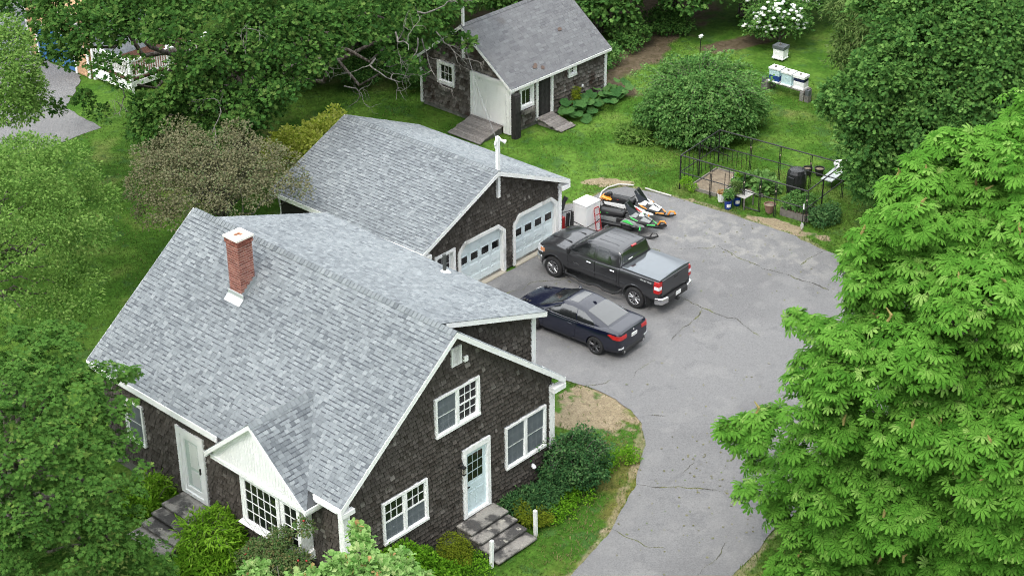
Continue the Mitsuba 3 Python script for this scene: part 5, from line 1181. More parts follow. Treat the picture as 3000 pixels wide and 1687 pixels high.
# ------------------------------------------------------------------ trees, shrubs and plants
from shapely import contains_xy
def leafmat(name, stops, trans=.55, rough=.5):
    scene['m_' + name] = {'type': 'principledthin', 'base_color': tone(stops, .12, 25), 'roughness': rough, 'diff_trans': trans, 'eta': 1.4}
    return 'm_' + name
def bark(name, a, b):
    return mat(name, P_(lambda p, n, uv: mx(C(*a), C(*b), sm(.35, .65, fb(p.x * 14, p.y * 14, p.z * 3, 4)))), .95, spec=.1)
M_BARK = bark('bark', (.06, .05, .042), (.15, .135, .12))
M_DEADWOOD = bark('dead_wood', (.11, .105, .095), (.25, .235, .215))
L_CHEST = leafmat('chestnut_leaf', [(.046, .142, .017), (.078, .212, .026), (.125, .29, .042), (.25, .41, .10)], .42, .42)
L_OAK = leafmat('oak_leaf', [(0.033, 0.087, 0.023), (0.054, 0.135, 0.029), (0.084, 0.18, 0.038), (0.145, 0.233, 0.059)], .5)
L_BL = leafmat('near_oak_leaf', [(0.032, 0.088, 0.019), (0.054, 0.131, 0.025), (0.084, 0.18, 0.036), (0.173, 0.261, 0.059)], .5)
L_MAPLE = leafmat('dark_maple_leaf', [(0.048, 0.127, 0.032), (0.073, 0.177, 0.043), (0.12, 0.252, 0.058), (0.186, 0.337, 0.087)], .5)
L_WOOD = leafmat('woodland_leaf', [(0.048, 0.127, 0.032), (0.073, 0.177, 0.043), (0.12, 0.252, 0.058), (0.186, 0.337, 0.087)], .5)
L_LIGHT = leafmat('locust_leaf', [(.085, .18, .038), (.13, .25, .052), (.185, .32, .072), (.26, .38, .11)], .65)
L_APPLE = leafmat('apple_leaf', [(.052, .103, .029), (.086, .150, .040), (.127, .196, .058), (.173, .241, .081)], .5)
L_BROWN = leafmat('faded_leaf', [(.115, .115, .06), (.175, .17, .09), (.225, .215, .13), (.14, .19, .085)], .45, .7)
L_YEL = leafmat('yellow_green_leaf', [(.34, .44, .06), (.46, .55, .08), (.56, .60, .12), (.60, .62, .18)], .4)
L_LM = leafmat('young_maple_leaf', [(.12, .27, .06), (.22, .40, .11), (.32, .50, .17), (.42, .52, .22)], .7)
L_TIP = leafmat('copper_tip_leaf', [(.42, .22, .11), (.48, .30, .14), (.40, .34, .12)], .6)
L_SHRUB = leafmat('mound_leaf', [(0.055, 0.146, 0.039), (0.085, 0.207, 0.052), (0.134, 0.268, 0.072), (0.194, 0.342, 0.104)], .55)
L_RHOD = leafmat('dark_shrub_leaf', [(0.023, 0.071, 0.026), (0.04, 0.107, 0.037), (0.067, 0.155, 0.053), (0.113, 0.214, 0.075)], .35)
L_BUSH = leafmat('bright_bush_leaf', [(.085, .219, .015), (.146, .328, .022), (.219, .425, .036), (.292, .486, .061)], .7)
L_BARB = leafmat('barberry_leaf', [(.10, .15, .015), (.17, .22, .02), (.22, .26, .03)], .6)
L_ROSE = leafmat('rose_leaf', [(0.062, 0.136, 0.039), (0.1, 0.192, 0.058), (0.15, 0.192, 0.078), (0.2, 0.176, 0.078)], .45)
L_BIG = leafmat('rhubarb_leaf', [(.05, .13, .04), (.075, .17, .05), (.11, .22, .07)], .5)
L_GRASS = leafmat('grass_blade', [(0.052, 0.109, 0.016), (0.086, 0.156, 0.026), (0.138, 0.195, 0.046), (0.215, 0.195, 0.091)], .6, .7)
M_FLOWER = mat('white_flower', (.78, .80, .76), .7)
def leaf_shape(kind):
    """one leaf of unit length along +y, its face up"""
    if kind == 'simple':
        return np.array([[0, 0, 0], [-.32, .45, .07], [.32, .45, .07], [0, 1, -.08]], float), np.array([[0, 2, 1], [1, 2, 3]])
    if kind == 'long':
        return np.array([[0, 0, 0], [-.15, .4, .04], [.15, .4, .04], [0, 1, -.12]], float), np.array([[0, 2, 1], [1, 2, 3]])
    if kind == 'lobed':                                           # oak: a midrib with side lobes
        V = np.array([[0, 0, 0], [-.12, .2, .02], [-.34, .34, .05], [-.12, .45, .01], [-.38, .62, .05], [-.1, .72, 0], [0, 1, -.1], [.1, .72, 0], [.38, .62, .05], [.12, .45, .01], [.34, .34, .05], [.12, .2, .02]], float)
        F = [[0, 11, 1], [1, 3, 2], [1, 11, 9], [1, 9, 3], [11, 10, 9], [3, 5, 4], [3, 9, 7], [3, 7, 5], [9, 8, 7], [5, 7, 6]]
        return V, np.array(F)
    if kind == 'maple':
        V = np.array([[0, 0, 0], [-.45, .22, .06], [-.2, .42, .02], [-.42, .75, .06], [0, 1, -.08], [.42, .75, .06], [.2, .42, .02], [.45, .22, .06]], float)
        return V, np.array([[0, 2, 1], [0, 6, 2], [0, 7, 6], [2, 4, 3], [2, 6, 4], [6, 5, 4]])
    if kind == 'palmate':                                         # horse chestnut: seven drooping leaflets
        Vs, Fs = [], []
        for i in range(7):
            a = (i - 3) * math.radians(38); L = [.55, .8, .95, 1., .95, .8, .55][i]; w = .17 * L
            d = np.array([math.sin(a), math.cos(a), 0]); s = np.array([math.cos(a), -math.sin(a), 0])
            up = np.array([0, 0, 1.])
            V = np.array([d * .02, d * .62 * L - s * w - up * .10 * L, d * .58 * L - up * .04 * L, d * .62 * L + s * w - up * .10 * L, d * .96 * L - s * w * .55 - up * .36 * L, d * .96 * L + s * w * .55 - up * .36 * L])
            k_ = len(Vs) * 6
            Vs.append(V); Fs.append(np.array([[0, 2, 1], [0, 3, 2], [1, 2, 4], [2, 5, 4], [2, 3, 5]]) + k_)
        return np.vstack(Vs) + [0, .25, 0], np.vstack(Fs)
    if kind == 'big':
        a = np.linspace(-2.6, 2.6, 11)
        R = .5 * (1 + .07 * np.cos(a * 5))
        V = np.vstack([[[0, .42, -.10]], np.stack([R * np.sin(a), .45 + R * np.cos(a), .06 * np.cos(a * 4)], 1), [[0, .12, -.1]]])
        return V, np.array([[0, i + 1, i] if False else [0, i + 2, i + 1] for i in range(10)] + [[0, 12, 11], [0, 1, 12]])[:, ::-1]
def unit(v): return v / (np.linalg.norm(v, axis=-1, keepdims=True) + 1e-12)
def scatter(kind, pos, fwd, up, size, tn):
    """leaves at pos, pointing along fwd with their faces towards up"""
    V, F = leaf_shape(kind)
    f = unit(fwd); r = unit(np.cross(f, up)); u = np.cross(r, f)
    P = pos[:, None] + size[:, None, None] * (V[None, :, :1] * r[:, None] + V[None, :, 1:2] * f[:, None] + V[None, :, 2:] * u[:, None])
    n, m = len(pos), len(V)
    FF = (F[None] + (np.arange(n) * m)[:, None, None]).reshape(-1, 3)
    U = np.repeat(np.stack([tn, tn], 1), m, 0)
    return P.reshape(-1, 3), FF, U
def clumps(lobes, spacing, seed, low=-.55, gap=.34, shell=(1.0, .7), gs=.9, flat=.74):
    """points on the lobes' outer surfaces, with gaps, and their outward directions"""
    r_ = np.random.default_rng(seed)
    L = np.array([list(l) + [l[3]] * (6 - len(l)) if len(l) < 6 else l for l in lobes], float)
    c, R = L[:, :3], np.column_stack([L[:, 3], L[:, 3], L[:, 3] * flat])
    P, N = [], []
    for k_ in shell:
        for i in range(len(L)):
            n = max(5, int(4 * np.pi * (R[i, 0] * k_) ** 2 / spacing ** 2 * (1 if k_ > .9 else .55)))
            d = unit(r_.normal(size=(n, 3)))
            d = d[d[:, 2] > low]
            p = c[i] + d * R[i] * k_ * r_.uniform(.86, 1.12, (len(d), 1))
            q = ((p[:, None] - c[None]) / (R[None] * .82)); q = (q ** 2).sum(-1); q[:, i] = 9
            ok = q.min(1) > 1 if len(L) > 1 else np.ones(len(p), bool)
            if k_ < .9: ok = np.ones(len(p), bool)
            ok &= meshkit.fbm(p * gs, 3, seed) > gap
            ok &= p[:, 2] > .05
            P.append(p[ok]); N.append(d[ok])
    return np.vstack(P), np.vstack(N)
def tuft(P, N, per, kind, size, spread, seed, droop=.35, upw=.8, tmean=.5, tvar=.22):
    r_ = np.random.default_rng(seed + 1)
    n = len(P); m = n * per
    axis = unit(N * .7 + np.array([0, 0, upw]))
    cidx = np.repeat(np.arange(n), per)
    d = unit(r_.normal(size=(m, 3)) + axis[cidx] * .5)
    pos = P[cidx] + d * spread * r_.uniform(.25, 1, (m, 1)) * [1, 1, .75]
    fwd = unit(d + N[cidx] * .35 - np.array([0, 0, droop]) * r_.uniform(.4, 1.5, (m, 1)))
    up = unit(axis[cidx] + r_.normal(size=(m, 3)) * .35)
    tn = np.clip(tmean + tvar * r_.normal(size=m) + .16 * r_.normal(size=n)[cidx], 0, 1)
    sz = size * r_.uniform(.7, 1.25, m)
    return scatter(kind, pos, fwd, up, sz, tn)
def whorl(P, N, per, kind, size, seed, reach=.16, tmean=.5, tvar=.13, flat=.25):
    """leaves standing in whorls round the twig ends"""
    r_ = np.random.default_rng(seed + 2)
    n = len(P); m = n * per
    ax = unit(N * .55 + np.array([0, 0, .9]) + r_.normal(size=(n, 3)) * .22)
    e1_ = unit(np.cross(ax, r_.normal(size=(n, 3)))); e2_ = np.cross(ax, e1_)
    cidx = np.repeat(np.arange(n), per)
    a = np.tile(np.arange(per), n) * 2 * np.pi / per + r_.uniform(0, 6.3, n)[cidx] + r_.normal(size=m) * .25
    rad = np.cos(a)[:, None] * e1_[cidx] + np.sin(a)[:, None] * e2_[cidx]
    fwd = unit(rad + ax[cidx] * flat * r_.uniform(-.6, 1.4, (m, 1)))
    pos = P[cidx] + rad * reach * .35
    up = unit(ax[cidx] + r_.normal(size=(m, 3)) * .18)
    tn = np.clip(tmean + tvar * r_.normal(size=m) + .13 * r_.normal(size=n)[cidx], 0, 1)
    return scatter(kind, pos, fwd, up, size * r_.uniform(.65, 1.3, m), tn)
def back_lobes(c, r, n, seed, R):
    """the far side of a crown, out of the photograph's sight"""
    r_ = np.random.default_rng(seed)
    c, r = np.array(c, float), np.array(r, float)
    d = unit(r_.normal(size=(n * 6, 3))); v = unit(c - CAM)
    d = d[(d @ v > .12) & (d[:, 2] > -.5)][:n]
    return [list(c + x * (r - R * .8)) + [R] for x in d]
def limbs(parent, base, lobes, r0, m, seed, top=.55, n_twigs=0, twig_pts=None, name='trunk'):
    r_ = np.random.default_rng(seed)
    c = np.array([l[:3] for l in lobes]); base = np.array(base, float)
    apex = c.mean(0); apex[:2] = base[:2] * .6 + apex[:2] * .4; apex[2] = c[:, 2].max() * top + .2
    s = np.linspace(0, 1, 9)[:, None]
    tr_ = base * (1 - s) + apex * s + np.sin(s * 7 + seed) * .06 * np.array([1, .6, 0]) * (r0 / .25)
    put(name, tube(tr_, r0 * (1.25 - .8 * s[:, 0]), 10), m, parent, smooth=True)
    for i in range(len(c)):
        t0 = r_.uniform(.35, .95)
        a = base * (1 - t0) + apex * t0
        e = a + (c[i] - a) * .86
        s2 = np.linspace(0, 1, 8)[:, None]
        p = a * (1 - s2) + e * s2 + np.array([0, 0, 1.]) * np.sin(s2 * np.pi) * .12 * np.linalg.norm(e - a)
        p[1:-1] += r_.normal(size=(6, 3)) * .05 * np.linalg.norm(e - a)
        put('limb', tube(p, r0 * (.42 - .32 * s2[:, 0]), 6), m, parent, smooth=True)
def tree(name, label, cat_, base, lobes, kind, leafm, size, spacing, per, spread, seed, r0=.25, gap=.34, group=None, mode='tuft', barkm=None, parts=0, part_name='leaf', low=-.55, droop=.35, shell=(1., .7), tmean=.5, back=None, crown='crown', gs=.9, trunk=True, flat=.74):
    k_ = thing(name, label, cat_, group)
    lb = list(lobes) + ([] if not back else back if isinstance(back, list) else back_lobes(*back))
    P, N = clumps(lb, spacing, seed, low, gap, shell, gs, flat)
    if mode == 'tuft': V, F, U = tuft(P, N, per, kind, size, spread, seed, droop, tmean=tmean)
    else: V, F, U = whorl(P, N, per, kind, size, seed, spread, tmean=tmean)
    m, f = len(leaf_shape(kind)[0]), len(leaf_shape(kind)[1])
    if parts:
        n = len(V) // m
        d = np.linalg.norm(V.reshape(n, m, 3).mean(1) - CAM, axis=1)
        o = np.argsort(d)[:parts]; rest = np.setdiff1d(np.arange(n), o)
        f0 = leaf_shape(kind)[1]
        for i in o: put(part_name, (V[i * m:(i + 1) * m], f0), leafm, k_, uv=U[i * m:(i + 1) * m])
        V = V.reshape(n, m, 3)[rest].reshape(-1, 3); U = U.reshape(n, m, 2)[rest].reshape(-1, 2)
        F = (f0[None] + (np.arange(len(rest)) * m)[:, None, None]).reshape(-1, 3)
    put(crown, (V, F), leafm, k_, uv=U, kind='stuff')
    if trunk: limbs(k_, base, lobes[::max(1, len(lobes) // 16)], r0, barkm or M_BARK, seed)
    return k_, P, N
CHESTNUT = [[6.64,-9.79,0.65,0.64],[5.62,-12.27,10.48,0.91],[5.62,-11.86,8.54,0.76],[7.74,-10.31,10.7,0.87],[5.37,-14.09,6.96,0.9],[4.98,-11.45,5.17,0.95],[5.59,-7.63,2.01,0.78],[9.12,-9.39,11.75,1.02],[5.35,-13.48,4.67,0.9],[5.12,-7.67,3.45,0.69],[6.11,-10.28,9.93,1.02],[5.18,-9.66,2.78,0.96],[4.98,-8.43,7.34,0.61],[4.56,-12.75,7.14,0.63],[4.22,-9.81,6.48,0.85],[4.5,-10.63,4.91,0.74],[4.17,-11.75,6.95,0.89],[6.01,-8.94,0.72,0.36],[7.97,-12.15,11.17,1.04],[5.46,-12.56,7.59,0.79],[6.28,-13.33,8.81,1.05],[4.12,-7.59,5.4,0.61],[9.06,-11.22,12.26,0.88],[12.87,-9.03,12.18,0.63],[4.88,-11.3,7.53,0.57],[5.65,-12.84,3.36,0.72],[5.95,-11.46,1.96,0.78],[5.78,-9.29,9.08,0.69],[3.83,-8.49,7.41,0.3],[4.45,-6.89,2.82,0.36],[7.6,-9.11,11.52,0.71],[6.75,-13.86,2.52,0.97],[5.04,-12.51,4.26,0.58],[4.02,-11.55,4.3,0.68],[4.74,-10.63,7.92,0.64],[8.63,-10.7,11.33,0.66],[5.18,-6.68,3.15,0.31],[5.41,-6.54,3.57,0.4],[4.34,-8.9,5.23,0.76],[3.79,-8.87,6.72,0.78],[4.7,-10.41,8.95,0.68],[4.07,-10.0,7.87,1.08],[5.87,-8.84,10.68,0.39],[4.68,-13.34,6.23,0.71],[7.47,-12.4,10.42,0.74],[7.4,-11.62,10.55,0.76],[5.01,-8.81,1.39,0.48],[5.68,-14.27,5.24,0.56],[6.9,-8.58,10.82,0.36],[5.05,-9.45,8.64,0.52],[4.58,-11.37,8.96,0.92],[6.12,-9.87,11.48,0.63],[5.64,-13.23,7.29,0.65],[5.94,-8.74,9.84,0.49],[5.66,-14.07,7.98,0.8],[10.13,-9.42,12.36,0.35],[7.81,-8.89,12.06,0.31],[11.75,-9.81,12.01,0.59],[5.6,-9.65,0.66,0.65],[5.99,-13.14,9.97,0.63],[5.08,-11.86,10.14,0.6],[5.65,-5.61,3.38,0.31],[5.8,-12.56,9.54,0.6],[6.35,-12.93,2.12,0.6],[4.59,-8.47,1.93,0.33],[4.32,-8.71,1.02,0.77],[4.63,-13.55,7.18,0.65],[4.29,-9.26,3.93,0.6],[9.51,-9.12,12.36,0.32],[6.22,-8.07,9.73,0.37],[9.65,-10.09,12.12,0.6],[4.48,-9.64,4.94,0.56],[5.58,-12.7,8.49,0.72],[4.31,-12.13,4.69,0.55],[3.83,-9.63,8.93,0.38],[7.08,-11.86,0.96,0.55],[6.33,-11.08,10.48,0.62],[7.62,-8.4,11.2,0.34],[4.44,-10.58,6.24,0.73],[8.86,-8.93,12.39,0.32],[4.95,-13.97,6.12,0.65],[4.95,-9.33,9.92,0.31],[5.45,-6.93,1.6,0.3],[4.71,-7.77,8.51,0.25],[4.59,-8.32,8.57,0.3],[4.51,-8.83,8.61,0.35],[4.49,-9.2,8.61,0.4],[5.29,-5.55,3.72,0.35],[5.21,-5.36,3.91,0.25],[5.72,-5.81,3.85,0.4]]
CHESTNUT_BACK = [[9.61,-10.97,2.58,1.7],[9.62,-7.4,3.2,1.7],[13.58,-8.51,6.1,1.7],[11.67,-7.39,3.93,1.7],[13.31,-12.78,6.4,1.7],[14.37,-10.66,4.84,1.7],[11.81,-13.18,2.83,1.7],[11.06,-8.9,2.42,1.7],[13.99,-10.95,7.03,1.7],[13.42,-9.33,7.95,1.7],[12.05,-7.08,5.76,1.7],[11.89,-7.15,7.71,1.7],[12.25,-10.22,1.83,1.7],[13.46,-9.43,3.21,1.7],[12.46,-11.51,3.39,1.7],[8.01,-9.2,2.67,1.7],[13.0,-11.63,8.51,1.7],[13.51,-12.85,4.39,1.7],[13.53,-7.7,3.96,1.7],[11.95,-8.8,9.04,1.7],[9.61,-12.82,2.04,1.7]]
DARKMAPLE = [[22.94,1.39,4.76,1.14],[23.26,0.1,4.93,1.05],[24.09,1.43,8.62,0.79],[24.85,-0.77,9.65,0.86],[24.78,-3.13,5.3,1.31],[23.54,0.65,6.07,1.16],[24.26,-2.69,6.95,1.07],[23.75,0.02,8.82,0.86],[24.38,-1.48,6.94,1.34],[22.68,2.17,5.11,0.37],[25.76,-1.5,9.65,1.07],[24.0,-2.24,6.23,1.09],[25.92,-2.7,8.81,1.21],[24.82,-3.65,7.5,0.99],[23.14,0.73,7.51,1.11],[23.82,1.56,2.02,0.4],[23.27,-1.09,4.89,0.74],[24.96,2.98,8.72,0.8],[24.57,-0.83,8.91,0.95],[23.3,2.9,5.49,0.66],[27.25,-1.78,10.05,1.27],[23.16,1.6,6.18,1.33],[23.97,-0.1,6.97,1.2],[23.58,1.95,7.43,0.53],[23.29,1.03,3.63,1.18],[24.1,-0.08,7.93,1.07],[24.45,-2.31,8.13,1.02],[23.82,-2.59,5.62,0.39],[23.93,2.33,2.77,0.63],[23.71,-1.59,5.18,0.67],[25.13,0.05,10.2,0.92],[24.71,-3.97,6.6,0.92],[23.81,2.84,3.14,0.35],[23.89,1.15,2.38,0.37],[23.07,2.91,6.13,0.54],[25.32,1.12,9.42,1.38],[22.73,-1.22,4.6,0.42],[23.53,0.42,3.11,0.4],[23.59,-1.54,6.0,1.02],[22.91,-1.08,5.77,0.93],[24.67,1.77,9.14,0.89],[23.53,-2.19,5.32,0.4],[23.12,-0.38,3.88,0.41],[25.08,-1.69,8.89,1.31],[25.18,2.14,9.73,0.88],[23.33,3.45,5.08,0.31],[23.97,1.65,7.77,0.65],[24.99,2.91,1.46,0.38],[24.53,-1.12,8.11,0.96],[22.92,2.34,6.85,0.45],[23.0,2.01,7.46,0.36],[23.32,3.44,5.45,0.42],[23.9,1.8,8.26,0.39],[24.24,2.04,8.77,0.33],[25.24,-3.26,8.09,0.81],[23.54,1.88,7.88,0.31],[22.88,-0.88,4.18,0.31],[23.11,2.3,4.39,0.51],[23.09,-1.86,5.01,0.35],[25.95,-0.63,10.04,0.81],[23.3,-0.71,6.41,0.89],[23.15,3.37,5.87,0.31],[25.88,3.62,9.23,0.84],[23.0,-0.21,3.59,0.31]]
DARKMAPLE_BACK = [[31.47,-2.89,5.66,1.8],[28.26,-0.15,2.18,1.8],[28.27,3.22,2.76,1.8],[32.0,2.17,5.48,1.8],[30.19,3.23,3.45,1.8],[32.74,0.14,4.3,1.8],[30.33,-2.24,2.42,1.8],[29.62,1.8,2.04,1.8],[32.38,-0.13,6.36,1.8],[31.31,0.54,8.46,1.8],[30.4,3.45,6.99,1.8],[28.28,3.4,4.92,1.8],[31.89,1.31,2.77,1.8],[31.72,-2.07,7.76,1.8],[31.66,-1.61,3.95,1.8],[27.73,1.62,1.45,1.8],[30.2,2.35,8.63,1.8],[30.41,-0.08,2.43,1.8]]
APPLE = [[33.38,9.02,3.97,0.56],[32.67,9.07,3.46,0.37],[34.72,10.22,4.9,0.76],[33.2,9.28,4.49,0.33],[33.13,8.15,3.83,0.33],[34.01,8.61,4.49,0.43],[35.08,8.34,5.11,0.67],[35.17,9.24,5.34,0.82],[32.47,8.65,3.08,0.33],[32.99,8.55,3.34,0.39],[32.64,9.24,2.85,0.32],[33.72,10.04,4.57,0.54],[34.03,8.85,5.05,0.53],[33.25,8.26,4.23,0.43],[33.15,9.38,3.67,0.31],[33.87,9.15,4.48,0.59]]
OAK = [[11.19,19.33,6.77,1.18],[8.09,20.64,4.35,0.84],[13.25,20.03,7.78,1.0],[8.37,22.71,7.81,0.45],[8.87,19.84,5.16,0.99],[7.78,21.56,4.55,0.73],[8.15,21.8,7.21,0.64],[16.7,20.07,7.03,0.94],[19.96,20.52,5.04,0.31],[7.09,21.83,5.46,0.39],[8.03,21.57,6.36,0.73],[9.52,20.64,6.02,1.06],[12.2,20.84,8.16,0.79],[6.96,22.17,4.52,1.01],[14.27,19.25,7.32,0.87],[8.54,21.19,7.46,0.44],[20.95,21.04,6.35,1.28],[8.03,28.58,7.84,1.15],[9.67,19.57,5.02,0.58],[16.23,19.15,6.5,0.69],[10.17,21.66,8.18,1.18],[8.83,20.42,4.12,0.56],[7.34,24.21,7.49,0.61],[6.73,25.72,7.32,0.74],[7.37,31.96,6.75,0.84],[8.15,25.15,8.51,0.9],[10.31,20.02,7.22,1.14],[19.73,20.33,5.64,0.48],[7.77,22.88,7.83,0.66],[11.79,19.07,6.07,0.48],[8.32,31.79,7.22,1.1],[12.31,18.8,6.57,0.45],[6.56,26.93,7.31,0.87],[7.29,21.31,5.89,0.4],[14.98,20.55,7.97,1.2],[17.92,19.55,5.55,0.61],[18.68,20.46,6.27,1.29],[9.21,24.51,8.24,1.28],[10.48,19.03,5.95,0.64],[6.99,24.77,7.78,0.71],[9.76,19.25,5.87,0.88],[14.8,18.45,6.85,0.32],[8.25,21.02,5.53,0.79],[11.42,20.0,7.64,1.01],[6.64,24.78,7.25,0.39],[7.33,21.06,3.67,0.36],[7.63,22.03,7.62,0.34],[11.24,21.28,8.71,0.78],[7.43,22.09,3.69,0.69],[9.95,21.08,7.61,0.43],[6.0,27.25,6.7,0.31],[19.16,20.09,4.85,0.44],[7.6,20.75,3.96,0.5],[9.3,21.14,6.84,0.75],[16.85,19.15,5.76,0.37],[6.49,22.74,5.08,0.48],[6.82,28.9,7.11,0.41],[6.3,26.1,6.84,0.48],[12.76,18.73,7.04,0.37],[11.02,18.7,5.92,0.31],[6.72,23.22,3.81,0.46],[14.65,18.78,6.76,0.3],[13.32,18.63,7.12,0.34],[7.81,26.36,7.92,0.76],[10.06,18.91,5.51,0.33],[6.79,22.48,3.69,0.43],[8.25,20.94,7.01,0.78],[12.4,19.59,7.22,0.79],[9.47,23.01,8.28,1.14],[9.11,20.8,7.6,0.31],[6.93,24.55,7.24,0.37],[6.57,21.97,5.53,0.34],[19.7,20.07,4.71,0.3],[8.57,20.6,3.74,0.32],[6.57,27.98,6.7,0.3],[5.94,26.62,6.43,0.33],[9.09,19.9,4.2,0.34],[7.33,29.06,7.47,0.7],[8.07,24.35,7.85,0.89],[7.37,21.37,6.9,0.32],[7.24,21.21,6.39,0.3],[6.48,22.98,4.45,0.49],[9.31,19.32,4.61,0.34],[11.06,20.85,7.94,0.84],[13.53,21.22,8.35,0.96],[13.8,18.57,7.0,0.3],[6.17,28.72,3.31,0.35],[5.68,26.84,4.43,0.4],[5.64,25.59,4.8,0.4],[5.75,24.72,4.45,0.3],[15.79,18.45,5.15,0.35],[17.35,19.11,4.36,0.3],[14.8,18.34,5.83,0.3],[19.39,19.76,4.41,0.4],[20.06,19.23,4.65,0.35],[7.21,30.21,6.53,0.5],[6.22,27.6,6.61,0.4],[6.8,27.01,7.43,0.5],[5.93,26.57,6.27,0.4],[6.37,25.83,7.02,0.4],[5.98,28.1,5.85,0.35],[6.08,24.78,6.42,0.3],[6.15,23.7,5.87,0.35],[6.68,23.22,6.66,0.3],[6.33,24.22,6.7,0.25],[6.85,22.47,6.26,0.35],[6.71,29.82,6.05,0.3]]
OAK_BACK = [[17.64,28.72,5.23,1.5],[14.36,28.21,2.41,1.5],[18.17,25.55,5.95,1.5],[17.43,27.66,6.65,1.5],[16.69,26.48,7.66,1.5],[11.76,30.36,6.39,1.5],[19.11,27.02,4.16,1.5],[17.96,23.59,5.95,1.5],[12.53,26.63,1.95,1.5],[17.49,27.53,3.02,1.5],[13.26,31.35,5.26,1.5],[15.71,27.08,2.95,1.5],[11.58,29.16,7.54,1.5],[16.89,24.66,7.07,1.5],[17.53,26.14,3.98,1.5],[14.19,26.2,2.39,1.5],[19.39,27.04,5.93,1.5],[19.38,24.22,5.39,1.5],[17.73,29.17,3.22,1.5]]
LIGHT1 = [[3.46, 27.04, 7.25, 1.0], [3.24, 26.36, 6.62, 1.0], [2.49, 26.23, 6.6, 1.2], [3.25, 25.96, 6.11, 0.8], [2.34, 25.75, 5.77, 1.0], [3.49, 27.55, 7.55, 1.0], [2.96, 25.51, 5.29, 0.6]]
LIGHT2 = [[-0.4, 19.7, 6.36, 0.8], [-1.2, 19.34, 5.93, 1.2], [-0.88, 18.75, 5.71, 1.0], [-1.9, 18.77, 5.22, 1.3], [-0.98, 18.09, 4.75, 1.1], [-1.87, 18.14, 4.3, 1.2], [-0.33, 17.78, 4.0, 0.9], [-0.93, 17.61, 3.42, 0.8], [0.31, 17.73, 3.86, 0.6], [-2.48, 18.14, 3.5, 1.0], [-1.69, 17.76, 2.91, 0.8], [-.6, 17.2, 2.6, .7], [-1.2, 16.9, 2.2, .8], [-2.2, 17.2, 2.2, .9], [-3.2, 17.6, 2.6, 1.0]]
BLOAK = [[-9.64,6.26,5.99,0.7],[-9.68,4.62,4.63,0.53],[-10.87,4.78,3.38,0.53],[-8.89,5.39,5.99,0.59],[-9.25,6.69,6.62,0.71],[-7.74,6.89,6.57,0.45],[-11.3,5.45,3.6,0.67],[-10.57,4.4,2.89,0.75],[-8.73,4.24,4.34,0.43],[-10.48,5.33,5.03,0.55],[-8.19,5.39,6.18,0.41],[-10.26,4.7,3.82,0.67],[-9.55,4.44,2.25,0.95],[-9.13,4.15,3.02,0.68],[-9.2,8.44,6.96,0.65],[-9.36,4.49,3.98,0.73],[-8.83,4.25,1.93,0.67],[-8.27,5.93,6.52,0.71],[-10.62,6.3,5.62,0.71],[-10.21,5.39,5.64,0.75],[-8.16,7.2,7.17,0.5],[-6.74,8.27,6.75,0.41],[-9.08,5.95,6.5,0.53],[-9.1,4.95,4.8,0.76],[-8.32,9.49,7.26,0.57],[-10.85,4.92,4.65,0.61],[-8.99,5.07,5.46,0.55],[-9.68,5.36,5.98,0.66],[-11.61,5.34,2.59,0.75],[-9.9,6.93,6.67,0.58],[-7.76,8.0,7.26,0.38],[-8.76,4.38,4.82,0.56],[-9.04,4.06,3.81,0.51],[-8.45,4.98,5.25,0.62],[-11.03,5.47,5.58,0.5],[-9.75,4.61,3.15,0.84],[-7.61,7.23,6.98,0.48],[-10.34,6.23,6.46,0.67],[-7.95,4.22,1.6,0.81],[-8.41,8.02,6.97,0.64],[-11.34,5.74,4.34,0.78],[-10.11,4.98,4.77,0.71],[-9.55,7.34,6.92,0.52],[-10.95,4.8,2.32,0.56],[-8.4,8.21,7.43,0.3],[-8.55,6.51,6.91,0.54],[-8.82,3.93,3.35,0.32],[-11.01,4.64,4.13,0.53],[-11.23,4.95,3.31,0.43],[-8.91,3.73,2.84,0.32],[-7.55,5.89,6.08,0.39],[-8.24,5.21,5.88,0.32],[-9.72,5.02,5.3,0.51],[-9.17,7.1,7.06,0.49],[-8.35,4.33,1.08,0.57],[-7.3,8.14,7.1,0.35],[-10.95,5.43,4.96,0.57],[-8.28,4.65,4.99,0.38],[-8.13,5.19,5.52,0.31],[-10.21,5.89,5.91,0.43],[-8.08,8.09,7.37,0.33],[-5.91,6.6,5.82,0.22],[-6.5,6.3,6.05,0.3],[-7.08,6.37,6.34,0.45],[-6.72,6.35,6.19,0.38],[-7.08,5.69,5.88,0.4],[-7.67,4.86,5.23,0.4],[-7.73,4.45,4.58,0.38],[-8.09,4.21,4.12,0.4],[-8.27,4.01,3.44,0.35],[-8.29,3.99,2.56,0.4],[-7.64,5.27,5.68,0.45],[-8.11,4.16,1.69,0.35]]
BLOAK_BACK = [[-9.75,8.52,1.02,1.0],[-9.93,11.77,3.37,1.0],[-9.75,11.18,1.44,1.0],[-6.97,10.36,3.4,1.0],[-8.31,11.19,1.94,1.0],[-8.68,11.97,2.71,1.0],[-8.73,10.06,0.92,1.0],[-9.21,11.65,4.68,1.0],[-10.86,10.42,2.08,1.0],[-7.08,9.75,4.66,1.0],[-11.3,9.85,1.18,1.0],[-6.54,9.14,1.84,1.0],[-7.72,11.36,3.25,1.0],[-8.15,11.37,4.49,1.0],[-7.38,10.29,2.04,1.0],[-8.57,8.73,0.89,1.0]]
